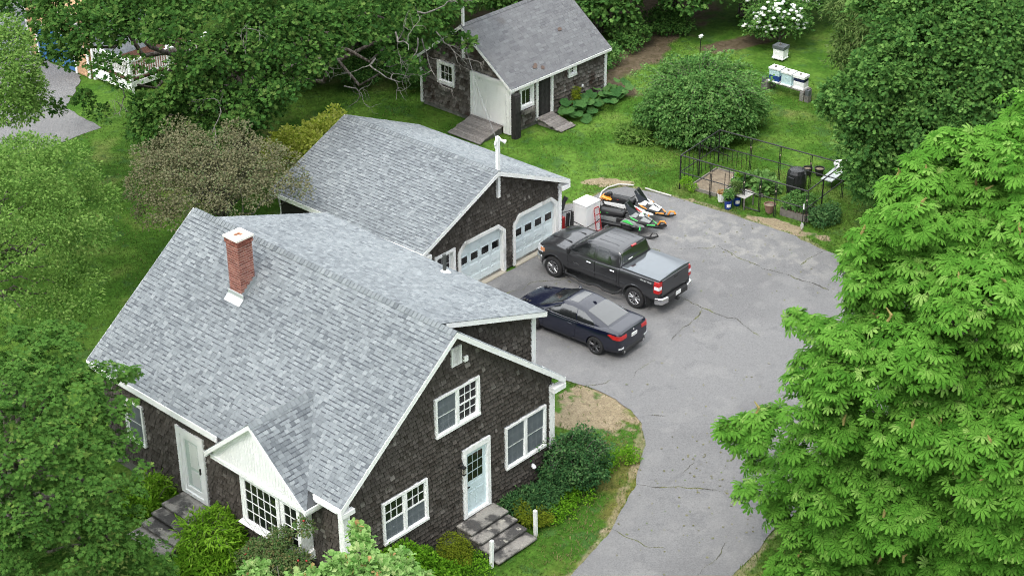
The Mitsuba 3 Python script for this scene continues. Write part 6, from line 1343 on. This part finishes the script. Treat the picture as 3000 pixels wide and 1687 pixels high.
LMAPLE = [[-4.84, -1.12, 3.69, 0.13], [-5.22, -1.59, 3.81, 0.18], [-5.51, -1.96, 3.77, 0.22], [-4.69, -2.4, 3.31, 0.25], [-4.89, -2.67, 3.19, 0.3], [-5.5, -2.52, 3.44, 0.35], [-5.91, -2.28, 3.52, 0.4], [-6.25, -1.99, 3.59, 0.35], [-6.3, -1.69, 3.74, 0.22], [-4.41, -2.77, 2.79, 0.25], [-6.86, -1.49, 3.41, 0.3], [-7.04, -1.19, 3.29, 0.25], [-7.0, 0.6, 2.82, 0.2], [-7.12, 0.51, 2.58, 0.3], [-5.53, -2.79, 3.11, 0.5], [-6.49, -2.24, 3.28, 0.5]]
BROWN = [[6.31, 20.53, 5.01, 0.45], [6.07, 19.66, 4.96, 0.5], [5.92, 18.97, 4.86, 0.5], [5.39, 20.13, 4.43, 0.7], [5.06, 21.02, 4.2, 0.4], [4.91, 20.06, 3.91, 0.8], [4.54, 20.37, 3.22, 0.7], [4.76, 19.18, 3.56, 0.9], [5.45, 18.7, 4.15, 1.0], [4.53, 19.96, 2.4, 0.7], [4.65, 18.57, 2.85, 0.8], [5.13, 18.01, 3.58, 0.9], [5.95, 17.92, 4.22, 1.0], [6.48, 18.23, 4.72, 0.8], [7.28, 18.36, 5.22, 0.4], [7.08, 17.66, 4.85, 0.6], [6.58, 17.17, 4.13, 1.0], [5.67, 17.37, 3.71, 0.9], [7.32, 17.06, 4.46, 0.8], [7.64, 16.6, 4.28, 0.7], [7.01, 16.37, 3.87, 0.7], [6.3, 16.54, 3.6, 0.7], [7.8, 15.97, 3.94, 0.4], [7.98, 15.67, 3.46, 0.35], [5.77, 16.75, 3.46, 0.6]]
YELLOW = [[x + .1, y - .3, z + .35, r_] for x, y, z, r_ in [[12.7, 20.13, 2.84, 0.4], [13.55, 20.73, 2.69, 0.35], [12.04, 20.06, 2.63, 0.6], [11.7, 20.28, 2.57, 0.6], [11.43, 20.61, 2.46, 0.6], [11.59, 19.89, 2.41, 0.6], [12.08, 19.64, 2.56, 0.5], [11.13, 21.03, 2.24, 0.5], [13.73, 20.69, 2.83, 0.3]]]
MOUND = [[27.49, 12.46, 2.3, 0.7], [28.02, 12.01, 2.27, 0.7], [26.83, 13.05, 1.96, 0.8], [26.42, 13.64, 1.58, 0.7], [28.16, 11.35, 1.81, 0.7], [26.98, 12.32, 1.76, 0.9], [26.27, 14.2, 0.95, 0.6], [26.41, 12.94, 1.18, 0.9], [27.21, 11.67, 1.41, 0.9], [28.15, 10.91, 1.16, 0.6], [26.71, 14.59, .35, 0.5], [26.29, 13.04, 0.48, 0.7], [26.63, 12.0, 0.75, 0.8], [27.23, 11.28, 0.73, 0.7], [26.45, 12.45, .3, 0.5], [28.36, 10.72, 0.56, 0.4], [26.93, 11.6, 0.38, 0.6]]
RHODO = [[4.3, -.1, 1.2, 0.4], [4.65, -0.3, 1.28, 0.45], [4.9, -0.6, 1.15, 0.4], [5.1, -0.86, 0.81, 0.35], [3.95, -0.2, 0.91, 0.45], [4.4, -0.54, 1.03, 0.5], [4.7, -0.84, 0.66, 0.5], [4.15, -0.66, 0.67, 0.5], [3.79, -0.18, 0.47, 0.4], [4.5, -0.76, 0.3, 0.4], [3.94, .0, 0.73, 0.4]]
FLOWERS = [[37.95, 16.77, 1.47, 0.7], [38.28, 16.27, 1.76, 0.8], [38.72, 15.72, 1.65, 0.8], [38.3, 15.95, 1.18, 0.7], [37.9, 16.45, 0.96, 0.5], [37.84, 17.24, 0.92, 0.5], [38.89, 15.41, 1.12, 0.6], [38.51, 16.02, 2.02, 0.7]]
ch, CP, CN = tree('horse_chestnut', 'bright green horse chestnut tree filling the right foreground', 'tree', (10.2, -10, -.1), CHESTNUT, 'palmate', L_CHEST, .24, .36, 5, .30, 11, .38, gap=.37, gs=1.15, mode='whorl', parts=300, back=CHESTNUT_BACK, tmean=.50)
rr = np.random.default_rng(12)
sel = CP[(CN[:, 2] > .35)]; sel = sel[rr.permutation(len(sel))[:130]]
put('seed_panicles', cat(*[tube([p_, p_ + [rr.normal() * .05, rr.normal() * .05, .16], p_ + [rr.normal() * .08, rr.normal() * .08, .30]], [.035, .045, .012], 5) for p_ in sel]), leafmat('panicle', [(.30, .27, .09), (.40, .32, .13), (.36, .22, .10)], .4), ch, uv=None, kind='stuff')
tree('dark_maple', 'large dark green tree behind the garden cage at right', 'tree', (29, .5, -.1), DARKMAPLE, 'maple', L_MAPLE, .15, .30, 13, .30, 12, .35, gap=.30, back=DARKMAPLE_BACK)
tree('apple_tree', 'grey green drooping tree beside the row of beehives', 'tree', (36.5, 9.3, -.1), APPLE, 'long', L_APPLE, .22, .30, 13, .30, 13, .16, gap=.28, droop=.9, back=((37.0, 7.8, 2.0), (3.2, 3.2, 3.2), 8, 7, 1.3))
OK_, OP, ON = tree('spreading_oak', 'wide dark oak with bare dead branches at the top left', 'tree', (13.5, 26, -.1), OAK, 'maple', L_OAK, .17, .40, 15, .36, 14, .42, gap=.40, low=-.35, back=OAK_BACK, gs=.7)
tree('locust_tree', 'light green tree at the left edge above the neighbour driveway', 'tree', (1.6, 28.8, -.1), LIGHT1, 'simple', L_LIGHT, .13, .27, 13, .30, 15, .2, gap=.34, back=((2, 28.5, 5), (3.6, 3.6, 4), 9, 9, 1.2))
tree('locust_tree', 'airy light green tree at the left edge beside the lawn', 'tree', (-4.4, 20.4, -.1), LIGHT2, 'simple', L_LIGHT, .12, .28, 12, .34, 16, .18, gap=.42, gs=1.3, shell=(1., .65), back=((-1, 20.8, 3.6), (3.8, 3.8, 3.6), 9, 10, 1.2), tmean=.46)
tree('front_oak', 'dense oak tree in the lower left corner by the house', 'tree', (-9.6, 8.6, -.1), BLOAK, 'lobed', L_BL, .15, .27, 8, .11, 17, .3, gap=.37, gs=1.2, mode='whorl', parts=300, back=BLOAK_BACK)
LM, LP_, LN_ = tree('young_maple', 'pale green young maple with copper shoot tips at the bottom edge', 'tree', (-5.9, -1.6, -.1), LMAPLE, 'maple', L_LM, .17, .22, 9, .16, 18, .07, gap=.25, shell=(1., .75))
V, F, U = tuft(LP_[(LN_[:, 2] > .55)][::7] + [0, 0, .10], LN_[(LN_[:, 2] > .55)][::7], 3, 'maple', .13, .07, 3)
put('shoot_tips', (V, F), L_TIP, LM, uv=U, kind='stuff')
tree('hawthorn_tree', 'sparse brownish tree with grey twigs beside the garage roof', 'tree', (6.9, 19.0, -.1), BROWN, 'simple', L_BROWN, .095, .24, 12, .24, 19, .12, gap=.36, tmean=.58, barkm=M_DEADWOOD, back=((6.6, 20.0, 2.7), (2.7, 2.7, 2.0), 8, 13, .8), gs=1.4)
tree('golden_shrub', 'yellow green shrub showing behind the garage roof', 'shrub', (12.6, 20.6, -.1), YELLOW, 'simple', L_YEL, .15, .26, 12, .22, 20, .08, gap=.25, back=((12.5, 20.6, 1.5), (1.9, 1.9, 1.5), 6, 14, .7))
tree('mounded_shrub', 'large rounded green shrub on the lawn behind the garden cage', 'shrub', (28.2, 13.2, -.1), MOUND, 'simple', L_SHRUB, .14, .22, 11, .22, 21, .08, gap=.30, back=((28.4, 13.3, .8), (2.75, 2.9, 2.0), 10, 15, .9), droop=.7, gs=1.3)
tree('dark_shrub', 'dark glossy shrub against the right corner of the house', 'shrub', (4.5, -.4, -.1), RHODO, 'simple', L_RHOD, .10, .16, 11, .13, 22, .05, gap=.26, gs=2)
FL, FP, FN = tree('flowering_shrub', 'dark shrub covered in white blossom at the wood edge', 'shrub', (39.2, 16.6, -.1), FLOWERS, 'simple', L_WOOD, .15, .28, 12, .26, 23, .07, gap=.25, back=((39.6, 17, 1.3), (2.2, 2.2, 1.8), 6, 16, .8))
sel = FP[(FN @ unit(CAM - np.array([38.3, 16.2, 1.3])) > .35) & (FN[:, 2] > .05)]
sel = sel[np.random.default_rng(2).permutation(len(sel))[:240]]
for p in sel:
    b_ = trimesh.creation.icosphere(1, .105); b_.vertices *= [1, 1, .6]; b_.apply_translation(p + unit(CAM - p) * .12)
    put('blossom', b_, M_FLOWER, FL)
# the dark wood behind: each tree a thing
WOODS = [((34.8, 27.0), 4.6, 5.0, 'dark leafy tree standing right behind the barn roof ridge'), ((39.8, 23.8), 4.4, 4.6, 'dark leafy tree at the wood edge right of the barn'), ((44.2, 19.6), 4.6, 4.6, 'dark leafy tree behind the white flowering shrub'), ((48.5, 13.8), 5.0, 5.2, 'dark leafy tree above the beehives at the top edge'),
         ((29.5, 32.5), 4.8, 5.0, 'dark leafy tree behind the barn mast'), ((24.0, 30.2), 4.0, 4.2, 'dark leafy tree left of the barn in deep shade'), ((41, 3.8), 5., 5.6, 'dark leafy tree behind the large right tree'), ((23.5, 38.5), 4.6, 5.2, 'dark leafy tree behind the spreading oak'), ((34.6, 23.9), 3.1, 3.0, 'dark leafy tree hanging low right of the barn roof'), ((37.6, 21.9), 3.0, 2.9, 'dark leafy tree hanging low over the leaf litter'), ((41.0, 20.0), 2.8, 3.0, 'dark leafy tree left of the white flowering shrub'), ((32.2, 26.4), 3.2, 3.2, 'dark leafy tree close behind the barn gable end'), ((46, 27), 5, 5.5, 'dark leafy tree deep in the wood at the top edge'), ((36, 34), 5, 5.5, 'dark leafy tree deep in the wood behind the barn')]
for i, ((x, y), r, h, lab) in enumerate(WOODS):
    r_ = np.random.default_rng(40 + i)
    v = unit(np.array([CAM[0] - x, CAM[1] - y, 12.]))
    d = unit(r_.normal(size=(140, 3)) + v * .55); d = d[d[:, 2] > -.55][:22]
    lb = [list(np.array([x, y, h * .95]) + q * np.array([r, r, h * .85]) * .78) + [r_.uniform(.26, .38) * r] for q in d]
    tree('woodland_tree', lab, 'tree', (x, y, -.1), lb, 'maple', L_WOOD, .21, .46, 11, .38, 60 + i, .28, gap=.30)
for i, (x, y, r, lab) in enumerate([(23.2, 25.6, 1.0, 'low dark bush at the left rear corner of the barn'), (24.2, 27.6, 1.3, 'low dark bush behind the left side of the barn'), (31.2, 20.8, .9, 'leafy bush at the right rear corner of the barn'), (33.6, 21.6, 1.0, 'dark bush at the edge of the leaf litter'), (22.2, 28.0, 1.2, 'dark bush in the shade left of the barn'), (36.5, 21.4, 1.1, 'dark bush beside the bird feeder'), (20.5, 29.4, 1.2, 'dark bush farthest left under the oak shade')]):
    r_ = np.random.default_rng(90 + i)
    lb = [[x + r_.normal() * r * .45, y + r_.normal() * r * .45, r * r_.uniform(.3, .9), r * r_.uniform(.45, .6)] for _ in range(6)]
    tree('wood_edge_bush', lab, 'bush', (x, y, -.1), lb, 'simple', L_WOOD if i not in (2,) else L_SHRUB, .14, .26, 11, .24, 100 + i, .05, gap=.25, group=None, trunk=False)
# dead branches of the oak
def deadwood(parent, start, direc, L, r, depth, r_, name='dead_branch', kids=3):
    p = [np.array(start, float)]; d = unit(np.array(direc, float))
    n = 7
    for i in range(n):
        d = unit(d + r_.normal(size=3) * .28); p.append(p[-1] + d * L / n)
    ms = [tube(p, np.linspace(r * .7, r * .22, len(p)), 5)]
    if depth:
        for i in range(kids):
            j = r_.integers(2, n)
            ms += deadwood(None, p[j], unit(unit(p[j] - p[j - 1]) + r_.normal(size=3) * .75), L * .55, r * .5, depth - 1, r_)
    if parent is None: return ms
    put(name, cat(*ms), M_DEADWOOD, parent, smooth=True)
r_ = np.random.default_rng(5)
for st, di, L, r in [((8.6, 20.6, 5.9), (-.6, -.5, -.4), 2.2, .05), ((15.6, 18.6, 6.6), (-.3, -.6, -.75), 2.4, .06), ((14.2, 18.3, 6.0), (-.55, .2, -.6), 2.2, .06), ((16.8, 18.6, 6.0), (-.5, -.4, -.7), 2.2, .05), ((18.2, 19.0, 5.8), (.1, -.6, -.9), 2.0, .05), ((17.2, 19.0, 6.9), (.75, -.5, -.1), 2.2, .06), ((17.6, 19.2, 5.6), (.2, -.5, -.9), 2.4, .045), ((7.6, 22.5, 4.2), (.4, -.8, -.2), 2.0, .045), ((9.2, 20.0, 6.9), (.3, -.6, .2), 1.8, .045), ((11.2, 19.0, 6.6), (.3, -.7, -.1), 1.6, .04), ((18.6, 20.4, 7.3), (.6, -.5, .5), 2.0, .05), ((6.6, 24.2, 5.6), (-.2, -.9, -.3), 1.8, .04), ((12.8, 18.6, 5.2), (.5, -.6, -.6), 1.8, .04)]:
    deadwood(OK_, st, di, L, r, 2, r_)
def sprays(parent, base, n, reach, height, kind, lm, size, per, seed, bmat=None, up=1.):
    """arching shoots from the base, leaves along them"""
    r_ = np.random.default_rng(seed)
    P, Fw, Up, tn, ms = [], [], [], [], []
    for i in range(n):
        a = r_.uniform(0, 6.3); R = reach * r_.uniform(.45, 1.05); H = height * r_.uniform(.7, 1.2)
        s = np.linspace(0, 1, per + 2)
        h = H * np.sin(np.clip(s * r_.uniform(1.5, 2.5), 0, 3)) * (1.15 - .35 * R / reach)
        x = base[0] + np.cos(a) * R * s + r_.normal() * .2; y = base[1] + np.sin(a) * R * s + r_.normal() * .2
        c_ = np.column_stack([x, y, base[2] + h + .15])
        d = np.gradient(c_, axis=0)
        ms.append(tube(c_, np.linspace(.016, .004, len(c_)), 4))
        k0 = per // 3
        for q in range(3):
            P.append(c_[k0:] + r_.normal(size=(len(c_) - k0, 3)) * .05); Fw.append(unit(d[k0:]) + r_.normal(size=(len(c_) - k0, 3)) * .6)
            Up.append(np.tile([0, 0, 1.], (len(c_) - k0, 1)) + r_.normal(size=(len(c_) - k0, 3)) * .4); tn.append(np.clip(r_.normal(.6, .2) + .15 * r_.normal(size=len(c_) - k0), 0, 1))
    tn = np.concatenate(tn)
    V, F, U = scatter(kind, np.vstack(P), np.vstack(Fw), np.vstack(Up), size * r_.uniform(.7, 1.3, len(tn)), tn)
    put('shoots', (V, F), lm, parent, uv=U, kind='stuff')
    put('stems', cat(*ms), M_BARK, parent, kind='stuff')
sprays('mounded_shrub', (28.2, 13.0, .1), 170, 3.1, 2.5, 'simple', L_SHRUB, .13, 26, 3)
sprays('dark_shrub', (4.5, -.35, .1), 40, 1.2, 1.5, 'simple', L_RHOD, .09, 14, 4)
sprays('flowering_shrub', (39.0, 16.8, .1), 50, 2.0, 2.3, 'simple', L_WOOD, .14, 18, 5)
sprays('apple_tree', (36.5, 8.2, 1.2), 50, 2.1, 2.6, 'long', L_APPLE, .24, 20, 6)
sprays('hawthorn_tree', (6.4, 18.6, 2.0), 60, 2.9, 2.2, 'simple', L_BROWN, .07, 22, 7)
# small plants by the house
def bush(name, label, lobes, kind, lm, size, spacing, per, spread, seed, cat_='bush', **kw): return tree(name, label, cat_, (lobes[0][0], lobes[0][1], -.05), lobes, kind, lm, size, spacing, per, spread, seed, .03, gap=kw.pop('gap', .2), trunk=False, gs=2.2, low=-.9, crown='foliage', **kw)
bush('leafy_bush', 'bright yellow green bush left of the white door steps', [[-4.75, 8.2, .45, .42], [-5.1, 8.05, .4, .4], [-4.5, 8.4, .35, .35], [-5.4, 8.3, .3, .35], [-4.9, 7.9, .2, .3], [-4.45, 7.95, .3, .25]], 'long', L_BUSH, .16, .14, 10, .12, 30, droop=.5)
bush('leafy_bush', 'big bright green bush right of the white door steps', [[-4.95, 5.15, .75, .45], [-5.3, 4.9, .6, .5], [-5.0, 4.6, .6, .5], [-5.6, 4.8, .4, .45], [-5.4, 5.3, .4, .4], [-4.7, 5.2, .9, .3], [-5.2, 4.3, .35, .4], [-5.8, 4.5, .25, .35], [-6.0, 4.95, .2, .3]], 'long', L_BUSH, .17, .15, 10, .14, 31, droop=.5)
sprays('leafy_bush_001', (-5.3, 4.9, .1), 70, 1.0, 1.0, 'long', L_BUSH, .17, 12, 9)
sprays('leafy_bush', (-4.9, 8.2, .1), 40, .75, .7, 'long', L_BUSH, .16, 10, 10)
RB, RP_, RN_ = bush('rose_bush', 'thin reddish rose bush in front of the bay window', [[-5.0, 2.4, 1.35, .42], [-4.98, 2.9, 1.05, .42], [-5.0, 1.9, 1.45, .42], [-5.2, 2.6, .65, .45], [-4.95, 1.45, 1.5, .36], [-4.9, 2.1, 1.95, .28], [-5.25, 2.0, .7, .45], [-5.0, 3.4, .6, .35], [-4.85, 1.1, 2.75, .22], [-5.2, 1.4, .8, .4]], 'simple', L_ROSE, .075, .14, 12, .13, 32, gap=.22)
rr = np.random.default_rng(8)
put('canes', cat(*[tube([(-5.05 + rr.normal() * .15, 2.4 + rr.normal() * .4, 0), (-4.95 + rr.normal() * .15, 2.3 + rr.normal() * .5, .7), (-4.85 + rr.normal() * .08, 2.2 + rr.normal() * .7, 1.3 + rr.random())], [.014, .010, .005], 5) for _ in range(16)]), M_BARK, RB)
for p in RP_[::45]:
    b_ = trimesh.creation.icosphere(1, .03); b_.apply_translation(p + unit(CAM - p) * .08)
    put('rose', b_, 'm_rose_bloom' if 'm_rose_bloom' in scene else mat('rose_bloom', (.45, .05, .05), .6), RB)
bush('low_bush', 'dark green bush under the lower left gable window', [[-2.5, -.3, 1.15, .42], [-3.0, -.25, 1.2, .45], [-2.0, -.4, .75, .40], [-3.5, -.2, 1.2, .45], [-1.75, -.6, .45, .36], [-2.4, -.6, .7, .45], [-1.4, -.8, .3, .3]], 'simple', L_BUSH, .09, .14, 11, .12, 33, tmean=.15)
bush('barberry_bush', 'yellow green barberry left of the door steps', [[-.75, -.35, .62, .34], [-.95, -.4, .5, .32], [-.55, -.5, .4, .30], [-.75, -.6, .3, .34]], 'simple', L_BARB, .05, .11, 12, .10, 34)
bush('flower_clump', 'dark green flower clump right of the door steps', [[2.0, -.25, .45, .35], [2.4, -.3, .5, .35], [2.9, -.4, .4, .38], [2.3, -.6, .3, .35], [3.3, -.5, .35, .35], [2.8, -.75, .25, .3], [1.85, -.1, .3, .3]], 'long', L_RHOD, .13, .13, 10, .12, 35)
bush('yellow_herb', 'yellowish herb growing between the steps and white stake', [[1.95, -.75, .35, .25], [2.1, -.95, .3, .25], [2.0, -.5, .5, .2], [2.4, -1.0, .2, .25]], 'long', L_BARB, .11, .12, 10, .10, 36)
bush('ground_weeds', 'low weedy growth along the left side of the steps', [[-.3, -.95, .08, .25], [-.5, -1.2, .08, .25], [-.9, -.8, .12, .3], [-1.2, -1.0, .1, .3], [-.2, -.7, .1, .2], [-1.5, -.75, .14, .3], [-.7, -1.5, .06, .25]], 'simple', L_BUSH, .07, .14, 8, .12, 37, tmean=.2, cat_='plant')
bush('ground_weeds', 'low weedy growth between the right stake and dark shrub', [[2.6, -1.15, .1, .25], [3.0, -1.0, .12, .3], [3.5, -.9, .15, .3], [3.2, -1.3, .08, .25], [4.0, -1.1, .12, .3], [5.4, -.5, .2, .3], [5.8, -.6, .15, .25], [6.4, -.7, .15, .25], [6.7, -.8, .1, .25]], 'simple', L_BUSH, .08, .14, 8, .13, 38, tmean=.25, cat_='plant')
# the big leaved plant beside the barn
rh = thing('rhubarb_plant', 'big leaved plant growing along the barn side wall', 'plant')
rr = np.random.default_rng(4)
for i in range(70):
    x = rr.uniform(25.0, 28.9); y = 18.35 - abs(rr.normal()) * .42 - .05; z = rr.uniform(.25, .75) - (18.4 - y) * .18
    a = rr.uniform(0, 6.3); f = np.array([math.cos(a), math.sin(a) - .5, -.25])
    V, F, U = scatter('big', np.array([[x, y, z]]), f[None], np.array([[-.25, -.3, 1.]]) + rr.normal(size=(1, 3)) * .2, np.array([rr.uniform(.34, .58)]), np.array([rr.random()]))
    put('leaf', (V, F), L_BIG, rh, uv=U)
put('stalks', cat(*[tube([(rr.uniform(25, 28.7), 18.3, 0), (rr.uniform(25, 28.7), 18.0, .5)], .015, 5) for _ in range(14)]), L_BUSH, rh)
bush('dock_plant', 'tall pale seeding plant among the big leaves by the barn', [[26.05, 18.25, .8, .16], [26.05, 18.25, 1.05, .12], [26.05, 18.25, .55, .18]], 'long', L_BARB, .10, .10, 10, .08, 39, cat_='plant')
# garden crops
bush('squash_plant', 'leafy squash plants in the middle raised bed', [list(gp_(2.0 + .3 * i, 1.6 + .35 * (i % 3), .3)) + [.25] for i in range(5)], 'big', L_SHRUB, .22, .2, 6, .14, 50, cat_='plant', tmean=.7)
bush('tomato_plant', 'tall tomato plants in the grey board bed', [list(gp_(4.7 + .22 * i, .6 + .2 * (i % 2), .5 + .15 * (i % 2))) + [.28] for i in range(4)], 'simple', L_SHRUB, .10, .14, 10, .12, 51, cat_='plant')
bush('pepper_plant', 'leafy plant in the front blue bucket', [[22.78, 7.44, .62, .17], [22.8, 7.46, .5, .14]], 'simple', L_SHRUB, .09, .11, 9, .09, 52, cat_='plant')
bush('bucket_plant', 'blue green plant behind the second blue bucket', [[23.3, 7.42, .62, .2], [23.32, 7.5, .8, .15]], 'simple', L_APPLE, .09, .11, 9, .1, 53, cat_='plant')
bush('bucket_flowers', 'orange flowers in the white bucket', [[23.1, 8.02, .40, .11]], 'simple', L_TIP, .05, .06, 8, .05, 54, cat_='flowers')
bush('corner_weed', 'green weed at the left front corner of the cage', [[23.05, 9.75, .35, .16], [23.1, 9.5, .15, .14]], 'simple', L_BUSH, .08, .12, 9, .1, 55, cat_='plant')
bush('side_bush', 'leafy weeds outside the right end of the cage', [[23.9, 3.9, .35, .35], [24.4, 3.8, .3, .35], [24.9, 4.0, .3, .3], [24.2, 4.2, .4, .25]], 'simple', L_RHOD, .10, .16, 10, .14, 56, cat_='plant', tmean=.7)
bush('tub_plant', 'small plant growing in the grey tub', [[24.75, 8.35, .42, .14]], 'simple', L_BUSH, .09, .1, 9, .07, 57, cat_='plant')
bush('daylily_clump', 'pale daylily clump at the foot of the mounded shrub', [[25.1, 14.6, .2, .3], [25.4, 13.9, .2, .3], [25.5, 14.9, .25, .3]], 'long', L_LIGHT, .22, .16, 9, .14, 58, cat_='plant')
bush('white_flowers', 'small white flowering plant behind the mounded shrub', [[31.2, 15.6, .5, .4], [31.5, 15.2, .5, .35]], 'simple', L_SHRUB, .10, .18, 10, .16, 59)
# fallen leaves and grit on the asphalt
r_ = np.random.default_rng(31)
q = np.vstack([np.column_stack([r_.normal(8.5, 3.0, 260), r_.normal(-4.2, 1.6, 260)]), np.column_stack([r_.normal(20.6, 1.2, 120), r_.uniform(-1, 11, 120)]), np.column_stack([r_.uniform(9, 21, 90), r_.uniform(-3, 10, 90)])])
q = q[contains_xy(drive, q[:, 0], q[:, 1])]
n_ = len(q)
V, F, U = scatter('simple', np.column_stack([q, np.full(n_, .018)]), np.column_stack([r_.normal(size=(n_, 2)), np.zeros(n_)]), np.column_stack([r_.normal(size=(n_, 2)) * .15, np.ones(n_)]), r_.uniform(.05, .12, n_), r_.random(n_))
k_ = put('fallen_leaves', (V, F), L_BROWN, None, uv=U)
labels[k_] = {'label': 'scattered dry leaves lying on the grey driveway', 'category': 'leaves', 'kind': 'stuff'}
# grass: tufts over the lawn in view
r_ = np.random.default_rng(77)
def keep(p):
    X_, Y_ = p[:, 0], p[:, 1]
    bad = (X_ > -4.3) & (X_ < 4.3) & (Y_ > .1) & (Y_ < 11.4) | (X_ > 8.6) & (X_ < 16.6) & (Y_ > 10.2) & (Y_ < 18.2) | (X_ > 22.1) & (X_ < 28.6) & (Y_ > 18.5) & (Y_ < 24.2)
    return ~bad
def grass(n, x0, x1, y0, y1, size, dens=None):
    p = np.column_stack([r_.uniform(x0, x1, n), r_.uniform(y0, y1, n)])
    p = p[keep(p) & ~contains_xy(drive, p[:, 0], p[:, 1]) & ~contains_xy(nd_, p[:, 0], p[:, 1])]
    for (cx, cy, rx, ry, ro) in SOIL + WOOD:
        c_, s_ = math.cos(ro), math.sin(ro); dx, dy = p[:, 0] - cx, p[:, 1] - cy
        e = np.sqrt(((dx * c_ + dy * s_) / rx) ** 2 + ((-dx * s_ + dy * c_) / ry) ** 2) + 1.1 * (meshkit.fbm(np.column_stack([p * 2.6 + [5, 0], p[:, :1] * 0]), 4, 1) - .5)
        p = p[(e > .92) | (r_.random(len(p)) < .04)]
    f = meshkit.fbm(np.column_stack([p * .9, p[:, :1] * 0]), 4, 3)
    p3 = np.column_stack([p, np.full(len(p), -.02)])
    a = r_.uniform(0, 6.3, len(p)); lean = r_.uniform(.25, .9, len(p))
    fwd = np.column_stack([np.cos(a) * lean, np.sin(a) * lean, np.ones(len(p))])
    dl = -((p[:, 0] - 6.44) * -.431 + (p[:, 1] + 1.28) * .902) * -1
    strip_ = np.clip(1.3 - abs(dl - 1.0), 0, 1) * (p[:, 0] < 9) * (p[:, 0] > .6) * (p[:, 1] < 1.5)
    tn = np.clip(.25 + .9 * (f - .3) + r_.normal(size=len(p)) * .16 + .6 * strip_, 0, 1)
    return scatter('long', p3, fwd, np.column_stack([-np.cos(a), -np.sin(a), lean]), size * r_.uniform(.5, 1.3, len(p)), tn)
parts_ = [grass(90000, -9, 36, -4, 34, .11), grass(16000, -7.5, 9.5, -3.5, 5, .085), grass(9000, 2.5, 12, -9.5, -6, .09), grass(14000, 20, 27, 2, 13, .09)]
V = np.vstack([q[0] for q in parts_]); U = np.vstack([q[2] for q in parts_])
F = []; o_ = 0
for q in parts_: F.append(q[1] + o_); o_ += len(q[0])
gk_ = put('grass', (V, np.vstack(F)), L_GRASS, None, uv=U)
labels[gk_] = {'label': 'short green and straw coloured lawn grass around the buildings', 'category': 'grass', 'kind': 'stuff'}
